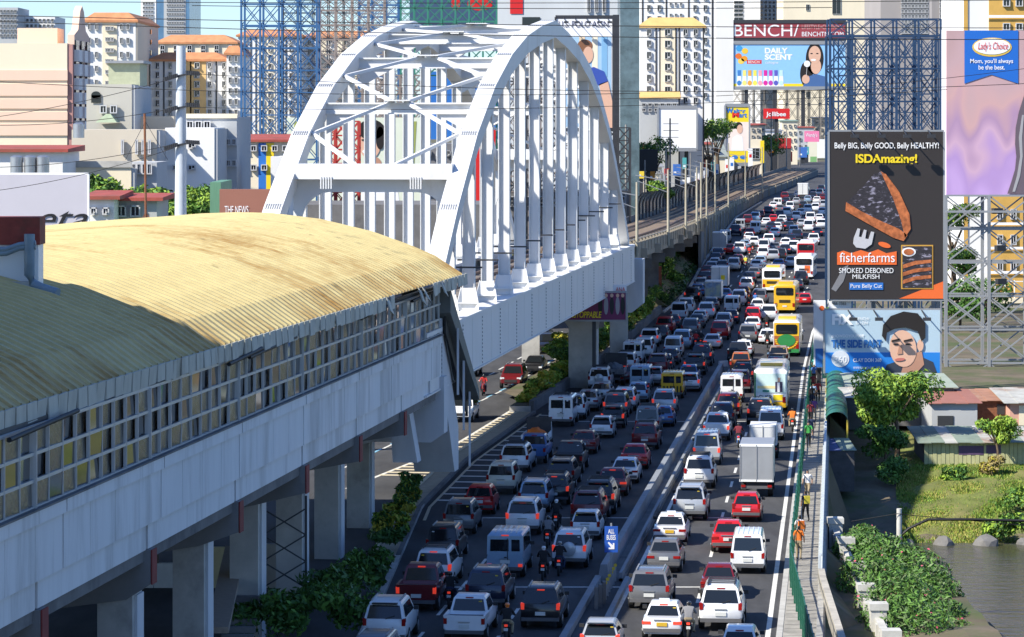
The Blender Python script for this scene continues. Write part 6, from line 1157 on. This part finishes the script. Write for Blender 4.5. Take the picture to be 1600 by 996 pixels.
wall('top_rail', lambda Y: rx(Y) + 2.18, .13, 1.32, 152, 300, [wm2], wr, z0=1.2); wall('base_beam', lambda Y: rx(Y) + 2.2, .28, .22, 108, 300, [conc], wr); wall('near_parapet', lambda Y: rx(Y) + 2.2 + max(0, 150 - Y) * .05, .3, .75, 108, 151, [cpar], wr)
# concrete balustrade, oleander hedge and pole at the lower right
bl = thing('pier_balustrade', 'weathered concrete balustrade with square pillars beside the oleander hedge', 'balustrade', (17, 150, -1)); cp = M('weathered_pillar', (.5, .49, .45), .85, var=.15, sc=1.5, col2=(.28, .27, .24), thr=(.5, .8))
pil = [(1305, 814), (1322, 845), (1340, 884), (1353, 918), (1372, 948), (1392, 990)]
pp = []
for i, (x, y) in enumerate(pil):
    Yp = 172 - i * 6.6; p = P(x, y, Yp); pp.append(p); q = MB(); q.box((p.x, p.y, p.z / 2 - .9), (.72, .72, p.z + 1.6)); q.obj('pillar', [cp], bl); q = MB(); q.box((p.x, p.y, p.z + .03), (.86, .86, .3)); q.obj('pillar_cap', [cp], bl)
for a, c in zip(pp, pp[1:]):
    for k in (.25, .5, .75):
        e = a.lerp(c, k); q = MB(); q.box((e.x, e.y, e.z / 2 - 1.0), (.5, .5, e.z + 1.0)); q.obj('baluster', [cp], bl)
    q = MB(); q.bar(a + Vector((0, 0, -1.1)), c + Vector((0, 0, -1.1)), .35, 1.3); q.obj('panel_wall', [cp], bl)
up = thing('wooden_utility_pole', 'short grey utility pole with cables standing behind the oleander hedge', 'utility pole', P(1405, 880, 172)); q = MB(); q.tube([(P(1405, 880, 172).x, 172, -2), P(1405, 795, 172)], [.16, .14], 10); q.obj('pole', [cp], up, 60)
q = MB(); q.tube([P(1392, 850, 172), P(1420, 826, 172), P(1450, 812, 172), P(1520, 812, 172), P(1640, 815, 172)], .08, 6); q.obj('cable', [black], up, 60); q = MB(); q.tube([P(1330, 815, 172), P(1402, 803, 171.8), P(1430, 806, 172), P(1700, 830, 172)], .02, 4); q.obj('cable', [black], up)
# ------------------------------------------------------------------ foliage
def leafm(n, c): 
    m = M(n, c, .55, var=.35, sc=1.3, spec=.25); b = m.node_tree.nodes['Principled BSDF']; b.inputs['Transmission Weight'].default_value = 0; b.inputs['Subsurface Weight'].default_value = 0; return m
L1, L2, L3, L4, L5 = leafm('leaf_dark', (.045, .11, .022)), leafm('leaf_mid', (.095, .2, .035)), leafm('leaf_bright', (.22, .33, .04)), leafm('leaf_yellow', (.38, .34, .04)), M('flower_pink', (.55, .1, .16), .6, var=.2)
def leaves(b, c, r, n, s, mi=(0, 1), up=.0, hollow=.55, long_=1.6):
    for _ in range(n):
        while True:
            v = Vector((random.uniform(-1, 1), random.uniform(-1, 1), random.uniform(-1, 1)))
            if v.length < 1 and (v.length > hollow or random.random() < .3): break
        p = Vector((c[0] + v.x * r[0], c[1] + v.y * r[1], c[2] + v.z * r[2]))
        n_ = (v * .7 + Vector((random.uniform(-1, 1), random.uniform(-1, 1), random.uniform(-.3, 1)))).normalized(); a = n_.orthogonal().normalized(); a.rotate(Matrix.Rotation(random.uniform(0, 6.28), 3, n_)); d = n_.cross(a); k = s * random.uniform(.6, 1.35)
        b.face([p - a * k * long_ / 2, p - d * k * .32 + a * .06 * k, p + a * k * long_ / 2, p + d * k * .32 + a * .06 * k], random.choice(mi))
def tree(name, label, base, h, rad, n, s, mats, seed, lobes=9, cat='tree', trunk=True, squash=.75, mi=(0, 1, 1)):
    random.seed(seed); base = Vector(base); t_ = thing(name, label, cat, base)
    if trunk:
        q = MB(); top = base + Vector((random.uniform(-.3, .3), 0, h * .55)); q.tube([base - Vector((0, 0, .2)), base.lerp(top, .5) + Vector((.12, 0, 0)), top], [h * .032, h * .026, h * .018], 8)
        for k in range(5): a = k * 1.26 + .4; q.tube([top - Vector((0, 0, h * .12)), top + Vector((math.cos(a) * rad * .55, math.sin(a) * rad * .55, h * .2))], [h * .015, h * .005], 6)
        q.obj('trunk', [wood], t_, 50)
    b = MB(); zc = h - rad * squash * .9 if trunk else h * .5
    for k in range(lobes):
        a = random.uniform(0, 6.28); rr = rad * random.uniform(.2, .72); c = base + Vector((math.cos(a) * rr, math.sin(a) * rr * .8, zc + random.uniform(-.5, .55) * rad * squash)); lr = rad * random.uniform(.32, .55); leaves(b, c, (lr, lr, lr * random.uniform(.5, .8)), int(n / lobes * random.uniform(.6, 1.4)), s * random.uniform(.8, 1.2), (random.choice(mi),) * 3 + tuple(mi))
    b.obj('crown', mats, t_); return t_
tree('broadleaf_tree', 'large sunlit green tree beside the green vaulted canopy', (P(1402, 720, 228).x, 228, -2.5), 6.6, 3.1, 13000, .21, [L1, L2, L3], 3, 16, mi=(1, 1, 2, 2, 2))
tree('broadleaf_tree', 'small bright tree in front of the rust roofed shacks', (P(1562, 700, 224).x, 225, -2.4), 3.6, 1.6, 3000, .18, [L1, L2, L3], 4, mi=(1, 2, 2)); tree('broadleaf_tree', 'dark bushy tree in the shade below the large sunlit tree', (P(1380, 730, 224).x, 224, -2.6), 3.2, 2.0, 3500, .2, [L1, L2], 5, mi=(0, 0, 1))
for i, (x, y, h, lb) in enumerate(((1575, 860, 2.2, 'leafy bush on the far bank at the right edge'), (1590, 800, 2.4, 'upper leafy bush on the far bank at the right edge'), (1490, 735, 1.3, 'low green bush against the corrugated wall'), (1545, 722, 1.5, 'dry brownish bush against the corrugated wall'), (1395, 742, 2.0, 'low bush at the foot of the shaded tree'))):
    Yb = tab([(700, 226), (760, 216), (820, 207), (865, 203)], y); tree('bank_bush', lb, (P(x, y, Yb).x, Yb, gz(30, Yb) - .1), h, h * .75, 1100, .22, [L1, L2, L3] if i != 3 else [L4, M('dry_grass', (.25, .2, .08), .9), L4], 20 + i, 6, 'bush', False, mi=(0, 1, 2) if i < 3 else (1, 0))
hg = thing('oleander_hedge', 'large oleander hedge with small pink flowers above the river', 'hedge', (20, 150, -1.2)); random.seed(8)
for (x, y, Yh, r_) in ((1345, 868, 166, 1.6), (1385, 880, 164, 1.8), (1365, 910, 158, 1.9), (1430, 905, 160, 1.9), (1400, 945, 152, 2.0), (1450, 935, 156, 1.8), (1420, 985, 146, 2.0), (1465, 975, 150, 1.6), (1390, 990, 148, 1.8), (1490, 1010, 148, 1.5), (1350, 842, 170, .9)):
    b = MB(); c = P(x, y, Yh); leaves(b, c, (r_, r_, r_ * .85), 3000, .13, (0, 1, 1, 2), hollow=.6, long_=2.4); leaves(b, c, (r_ * 1.02, r_ * 1.02, r_ * .9), 40, .14, (3,), hollow=.85, long_=1); b.obj('oleander_clump', [L1, L2, leafm('leaf_grey', (.11, .17, .06)), L5], hg)
# planted median island under the bridge
pi_ = thing('planter_wall', 'low dark concrete planter wall along the planted median', 'planter', (6, 270, 0)); w1 = wall('planter_side', lambda Y: kx(Y) - .35, .35, .85, 239.5, 362, [concd], pi_)
q = MB(); q.box((kx(239.5) - 1.2, 239.6, .2), (1.6, .3, .5)); q.obj('planter_end', [conc], pi_); pso = MB(); ribbon(pso, lambda Y: kx(Y) - (2.0 if Y < 250 else 4.2), lambda Y: kx(Y) - .4, 239.6, 362, .45, 6); pso.obj('planter_soil', [soil], pi_)
kinds = [('yellow_hedge', 'clipped yellow green hedge', [L2, L3, L4], (1, 1, 2)), ('green_shrub', 'dense green shrub', [L1, L2, L3], (0, 1, 1, 2)), ('mixed_shrub', 'loose shrub with yellow leaves', [L1, L3, L4], (0, 1, 2))]
for i, (x, y, h, r_, k, wh) in enumerate(((848, 622, 1.2, 1.0, 0, 'at the near tip of the planted median'), (868, 612, 1.3, 1.1, 0, 'second from the near tip of the planted median'), (887, 598, 1.5, 1.2, 0, 'left of the bridge pier on the planted median'), (865, 592, 3.4, 1.6, 1, 'tall, just left of the bridge pier'), (890, 585, 3.8, 1.7, 1, 'tallest, in front of the bridge pier'), (880, 565, 3.0, 1.4, 2, 'directly before the pier head'), (930, 575, 2.2, 1.2, 2, 'right of the bridge pier'), (942, 560, 3.4, 1.5, 1, 'right of the pier, under the purple billboard'),
        (938, 540, 3.6, 1.7, 1, 'second right of the pier under the billboard'), (958, 545, 2.6, 1.3, 2, 'with yellow tips by the planter wall'), (975, 530, 3.0, 1.5, 2, 'midway along the planter wall'), (962, 522, 3.2, 1.6, 1, 'behind the yellow tipped shrub'), (990, 512, 3.2, 1.7, 2, 'beyond the purple billboard'), (1008, 500, 3.2, 1.6, 1, 'near the white abutment box'), (1000, 488, 3.4, 1.6, 2, 'left of the brick pillar'), (1026, 480, 2.6, 1.4, 1, 'at the far end of the planted median'))):
    p = G(x, y); p.x = min(p.x, kx(p.y) - .8 - r_ * .4); nm, lb, ms, mi = kinds[k]; tree(nm, lb + ' ' + wh, (p.x, p.y, .3), h, r_, 1000, .24, ms, 40 + i, 7, 'shrub', False, mi=mi)
Yh = 243.0; i = 0
while Yh < 356:
    nm, lb, ms, mi = kinds[(0, 2, 0, 1)[i % 4]]; tree(nm, lb + ', ' + ORD[i] + ' in the row along the planter wall', (kx(Yh) - 1.3, Yh, .3), 1.5 + .05 * i, 1.1, 900, .2, ms, 300 + i, 6, 'shrub', False, mi=mi); Yh += 6.4; i += 1
for i, (x, y, h, r_) in enumerate(((1048, 458, 5.2, 2.0), (1030, 470, 3.2, 1.5), (1062, 455, 3.5, 1.6))): p = G(x, y); tree('roadside_tree', ['slim tree beside the brick pillar beyond the bridge', 'bush by the brick pillar beyond the bridge', 'small tree right of the brick pillar'][i], (p.x - 1, p.y, 0), h, r_, 1500, .26, [L1, L2, L3], 70 + i, mi=(0, 1, 1, 2))
q = MB(); p = G(1023, 470); q.box((p.x, p.y, 2), (1.6, 1.2, 4.4)); tag(q.obj('brick_pillar', [M('red_brick', (.4, .11, .06), .85, var=.25, sc=2)]), 'red brick pillar among shrubs at the end of the bridge', 'pillar')
q = MB(); Y = 372; rings = []
while Y < 470: rings.append([(kx(Y) - 5, Y, g(Y) - .1), (kx(Y) - .4, Y, g(Y) + .15), (kx(Y) - 2.2, Y, g(Y) + 1.5), (kx(Y) - 4.5, Y, g(Y) + 2.2)]); Y += 8
q.loft(rings); em = q.obj('embankment', [soil]); struct(em); b = MB(); random.seed(5)
for _ in range(9000):
    Y = random.uniform(373, 466); s_ = random.random(); leaves(b, (kx(Y) - .5 - s_ * 3.2, Y, g(Y) + .2 + s_ * 1.7), (.25, .4, .3), 1, .35, (0, 0, 1))
gs = b.obj('embankment_ivy', [L1, leafm('leaf_deep', (.025, .06, .018))]); gs['kind'] = 'stuff'; tag(gs, 'dark ground cover on the embankment below the viaduct', 'ground cover')  # mixes dark and darker green leaves
for i, (x, y) in enumerate(((1271, 440), (1275, 420), (1273, 470), (1277, 500), (1279, 515), (1276, 485))): p = G(x, y); tree('roadside_shrub', ORD[i] + ' green roadside shrub along the right kerb left of the billboards', (rx(p.y) + 2.2 + (i % 2) * .8, p.y, g(p.y)), 3.0, 1.1, 900, .26, [L1, L2, L3], 90 + i, 6, 'shrub', False, mi=(1, 2, 2))
# strip of plants between station columns and kerb
for i, (x, y, h, r_, k) in enumerate(((636, 790, 1.5, .9, 2), (622, 812, 1.6, 1.1, 2), (612, 838, 1.5, 1.1, 2), (600, 865, 1.6, 1.2, 1), (590, 900, 1.8, 1.3, 1), (575, 930, 2.3, 1.4, 1), (545, 960, 3.0, 1.7, 1), (505, 985, 3.4, 1.8, 1), (460, 1010, 3.0, 1.7, 1), (415, 1020, 2.8, 1.6, 1), (525, 1010, 3.2, 1.7, 1), (642, 772, 1.8, .7, 1))):
    p = G(x, y); nm, lb, ms, mi = kinds[k]; tree(nm, f'{ORD[i]} {"yellowish" if k == 2 else "dark green"} roadside shrub beside the station columns, {"from the far end" }', p, h, r_, 900, .2, ms, 110 + i, 7, 'shrub', False, mi=(0, 0, 1) if k == 1 else mi)
tree('street_tree', 'sunlit tree seen between the first station columns at bottom left', (P(240, 985, 150).x, 150, 0), 5.0, 1.5, 1500, .25, [L1, L2, L3], 130, mi=(1, 2, 2)); tree('street_tree', 'low sunlit bush under the station at the bottom left corner', (P(130, 990, 150).x, 150, -.5), 2.6, 1.6, 1200, .25, [L1, L2, L3], 131, trunk=False, mi=(1, 2, 2))
for i, (x, y, Yt, h, r_, lb) in enumerate(((235, 330, 262, 4.6, 2.4, 'tree left of the power pole behind the station roof'), (262, 335, 258, 4.4, 2.2, 'tree directly behind the power pole'), (312, 330, 255, 4.4, 2.1, 'tree right of the power pole'), (155, 312, 262, 4.2, 2.0, 'tree above the red roofed house'), (290, 340, 250, 3.4, 1.8, 'bush between power pole and green building'))): c = P(x, y, Yt); tree('street_tree', lb, (c.x, Yt, 0), c.z + h * .5, r_ * 1.2, 2200, .3, [L1, L2, L3], 140 + i, 10, mi=(0, 1, 2))
for i, (x, yb, Yt, h, r_, lb) in enumerate(((1018, 250, 600, 12, 5, 'tree left of the blank white billboard'), (1108, 225, 730, 14, 6, 'tree right of the blank white billboard'), (1122, 215, 790, 13, 5, 'tree left of the tall yellow sign'), (1205, 250, 990, 12, 5, 'tree behind the red restaurant sign'), (1030, 290, 540, 6, 2.5, 'small tree on the side street under the black board'), (1092, 270, 730, 6, 2.6, 'small tree behind the white banners'), (1490, 330, 360, 9, 3, 'palm-like tree beside the ochre apartments'), (1495, 400, 360, 7, 2.6, 'tree below the palm by the ochre apartments'), (1540, 560, 330, 6, 3.5, 'dark bush at the foot of the concrete embankment'), (1500, 545, 335, 5, 3, 'second dark bush at the foot of the embankment'))):
    c = P(x, yb, Yt); z = g(Yt) if i != 6 and i != 7 else c.z - h; tree('street_tree', lb, (c.x, Yt, z), max(h, c.z - z + 1) if i > 3 else (P(x, yb - 40, Yt).z - z), r_, 1800, .45 if Yt > 500 else .3, [L1, L2, L3], 160 + i, 9, mi=(0, 1, 2) if i < 8 else (0, 0, 1))
# grass on the far bank
b = MB(); random.seed(9)
for _ in range(80000):
    Y = random.uniform(201.5, 231); X = random.uniform(rx(Y) + 7, 44); z = gz(X, Y); k = random.uniform(.05, .16) * (1.8 if random.random() < .03 else 1); a = random.uniform(0, 6.28); dx, dy = math.cos(a) * .1, math.sin(a) * .1; lx, ly = random.uniform(-.15, .15), random.uniform(-.15, .15)
    b.face([(X - dx, Y - dy, z - .2), (X + dx, Y + dy, z - .2), (X + lx, Y + ly, z + k)], random.choices((0, 1, 2), (4, 1, 2) if math.sin(X * .6) + math.sin(Y * .5 + X * .3) > -.3 else (2, 2, 0))[0])
gr = b.obj('bank_grass', [leafm('grass_green', (.17, .25, .035)), leafm('grass_straw', (.33, .31, .08)), L2]); gr['kind'] = 'stuff'; tag(gr, 'dry and green grass covering the far river bank', 'grass')
for i in range(8):
    X = 25 + i * 2.4 + random.uniform(-.4, .4); bm = bmesh.new(); bmesh.ops.create_icosphere(bm, subdivisions=2, radius=random.uniform(.4, .9))
    for v in bm.verts: v.co = v.co * random.uniform(.8, 1.15)
    me = bpy.data.meshes.new('boulder'); bm.to_mesh(me); bm.free(); me.materials.append(concd); o = bpy.data.objects.new('boulder', me); link(o, None, (X, 203 + random.uniform(-.6, .6), -5.1)); tag(o, ORD[i] + ' boulder from the left along the far waterline', 'rock', 'boulders at the waterline')
# shacks on the far bank, green vaulted canopy
def shack(name, label, x0, x1, yb, yt, Y, dep, wm_, rm, slope=.6, over=.4, planks=0, holes=()):
    a, c = P(x0, yb, Y), P(x1, yt, Y); t_ = thing(name, label, 'shack', ((a.x + c.x) / 2, Y, a.z))
    if planks:
        n = int((c.x - a.x) / .3)
        for k in range(n): q = MB(); x = lerp(a.x, c.x, (k + .5) / n); q.box((x, Y + .03 * (k % 2), (a.z - 1 + c.z) / 2), ((c.x - a.x) / n - .02, .08, c.z - a.z + 1)); q.obj('wall_sheet', [wm_], t_)
        q = MB(); q.box(((a.x + c.x) / 2, Y + dep / 2 + .1, (a.z - 1 + c.z) / 2), (c.x - a.x - .1, dep - .1, c.z - a.z + .9)); q.obj('wall_core', [concd], t_)
    else: q = MB(); q.box(((a.x + c.x) / 2, Y + dep / 2, (a.z - 1 + c.z) / 2), (c.x - a.x, dep, c.z - a.z + 1)); q.obj('wall', [wm_], t_)
    n = max(2, int((c.x - a.x + 2 * over) / .9))
    for k in range(n): x0_, x1_ = lerp(a.x - over, c.x + over, k / n), lerp(a.x - over, c.x + over, (k + 1) / n); q = MB(); dz = .03 * (k % 2); q.loft([[(x0_, Y - over, c.z + dz), (x1_ + .04, Y - over, c.z + dz), (x1_ + .04, Y - over, c.z + .05 + dz), (x0_, Y - over, c.z + .05 + dz)], [(x0_, Y + dep, c.z + slope + dz), (x1_ + .04, Y + dep, c.z + slope + dz), (x1_ + .04, Y + dep, c.z + slope + .05 + dz), (x0_, Y + dep, c.z + slope + .05 + dz)]]); q.obj('roof_sheet', [rm[k % len(rm)]], t_)
    for (h0, v0, h1, v1, m_) in holes: rect('opening', t_, h0, v0, h1, v1, Y - .02, m_)
    return t_
gsh = M('roof_green_sheet', (.2, .25, .2), .7, var=.2, sc=.8, col2=(.3, .17, .1), thr=(.58, .75)); rsh = M('roof_rust_sheet', (.33, .17, .11), .8, var=.25, sc=.8, col2=(.4, .33, .26), thr=(.55, .7)); tsh = M('roof_tin', (.42, .42, .38), .6, var=.2, sc=1, col2=(.28, .14, .08), thr=(.5, .7)); lime = M('lime_sheet', (.42, .42, .22), .7, var=.12, sc=2)
shack('bank_shack', 'long lime green corrugated shack with purple barred windows on the bank', 1444, 1690, 724, 692, 226, 6, lime, [gsh, gsh, tsh], .55, .5, 1, [(1498, 697, 1537, 711, C('barred', (.1, .06, .13))), (1541, 696, 1564, 709, MATS['print_barred'])])
shack('bank_shack', 'grey block shack with brown red roof behind the lime shack', 1456, 1527, 690, 631, 234, 7, wG, [M('roof_brown', (.3, .13, .1), .75, var=.12, sc=.8)], .4, .3, 0, [(1465, 650, 1490, 668, slot)]); shack('bank_shack', 'rusty tin shack between brown roof and pink wall', 1527, 1576, 680, 627, 237, 6, rust, [rsh], .35, .3, 0, [(1558, 632, 1570, 648, slot)]); shack('bank_shack', 'pink walled shack with tin roof at the right edge', 1578, 1690, 680, 630, 235, 7, wallmat('pinkish', (.6, .33, .25)), [tsh], .5, .5, 0, [(1592, 634, 1640, 665, wC)])
shack('bank_shack', 'long grey green roofed shed behind the large sunlit tree', 1322, 1490, 645, 606, 240, 8, concd, [M('roof_grey_green', (.3, .35, .29), .7, var=.1, sc=.8)], .4, .3); shack('bank_shack', 'dim shelter with pale awning left of the large tree', 1322, 1345, 650, 622, 232, 4, concd, [tsh], .4, .2)
shack('bank_shack', 'cluttered dark stall roofed with tarpaulins under the canopy end', 1293, 1335, 745, 705, 214, 5, sh, [M('blue_tarp', (.08, .1, .22), .7, var=.4, sc=2), gsh], .3, .1)
cn = thing('vaulted_canopy', 'dark green ribbed barrel vault canopy beside the pavement', 'canopy', (P(1306, 690, 226).x, 236, -1)); gcm = M('canopy_green', (.02, .13, .08), .45, var=.15); a, c = P(1307, 668, 219), P(1306, 592, 254)
for k in range(14):
    e0, e1 = a.lerp(c, k / 14), a.lerp(c, (k + .94) / 14); q = MB(); q.loft([[(e.x + -.74 * math.cos(t_), e.y, e.z + .55 * math.sin(t_) + .5) for t_ in [math.pi * j / 10 for j in range(11)]] for e in (e0, e1)], cap=False, closed=False); q.obj('roof_rib_sheet', [gcm], cn, 60)
for k in range(0, 15, 3):
    e = a.lerp(c, k / 14)
    for s_ in (-.74, .74): bar('post', (e.x + s_, e.y, -1.5), (e.x + s_, e.y, e.z + .5), .1, .1, M('post_yellow', (.5, .38, .05), .6), cn)
q = MB(); q.box((c.x, 255.5, c.z + .7), (1.8, .3, 1.5)); q.obj('end_board', [M('board_green', (.01, .07, .06), .5)], cn)
for s_ in (-1, 1): q = MB(); q.prism([a + Vector((s_ * .72, 0, .5)), c + Vector((s_ * .72, 0, .5)), c + Vector((s_ * .72, 0, -.9)), a + Vector((s_ * .72, 0, -.9))], (.05, 0, 0)); q.obj('side_sheet', [gcm], cn)
# ------------------------------------------------------------------ street poles and overhead wires
for i, (x, yt, yb, Yp) in enumerate(((978, 195, 310, 480), (1047, 185, 330, 570), (1034, 270, 330, 545), (1113, 195, 300, 750), (1205, 175, 268, 970), (1216, 190, 265, 1000), (1229, 195, 262, 1040), (1098, 228, 300, 705), (1250, 215, 262, 1170), (993, 240, 345, 505))):
    c, d = P(x, yb, Yp), P(x, yt, Yp); o = thing('street_pole', ORD[i] + ' slim street pole behind the railway, listed from the glazed tower rightwards' if i < 1 else ORD[i] + ' of the slim poles along the left street beyond the bridge', 'pole', (c.x, Yp, g(Yp)), 'street poles beyond the bridge'); q = MB(); q.tube([(c.x, Yp, g(Yp) - .2), d], [.2, .14], 8); q.obj('pole', [M('pole_dark', (.14, .13, .12), .7) if i % 3 else MATS['pole_grey']], o, 60)
    if i in (1, 3, 7):
        for k in range(3): bar('cross_arm', d + Vector((-1.2, 0, -1 - k * 1.2)), d + Vector((1.5, 0, -1 - k * 1.2)), .1, .1, dark, o)
for i, (p0, p1, sag, r_) in enumerate((((-20, 24), (1620, 44), 5, .02), ((-20, 33), (1620, 62), 8, .02), ((-20, 2), (1620, 0), 4, .018), ((-20, 127), (1000, 146), 10, .016), ((-20, 185), (280, 120), 6, .02), ((-20, 196), (280, 168), 8, .02), ((-20, 262), (270, 226), 8, .02), ((-20, 300), (270, 232), 8, .02), ((300, 115), (1620, 130), 20, .016), ((300, 168), (1480, 140), 14, .014), ((960, 155), (1620, 105), 10, .014), ((300, 9), (1300, 12), 3, .018))):
    Yw = 205 if i in (4, 5, 6, 7) else 160; q = MB(); q.tube([P(lerp(p0[0], p1[0], k / 24), lerp(p0[1], p1[1], k / 24) + sag * 4 * (k / 24) * (1 - k / 24), Yw) for k in range(25)], r_, 5); tag(q.obj('overhead_cable', [black]), ORD[i] + ' thin black overhead cable crossing the view, counted from the top left', 'cable', 'overhead cables')
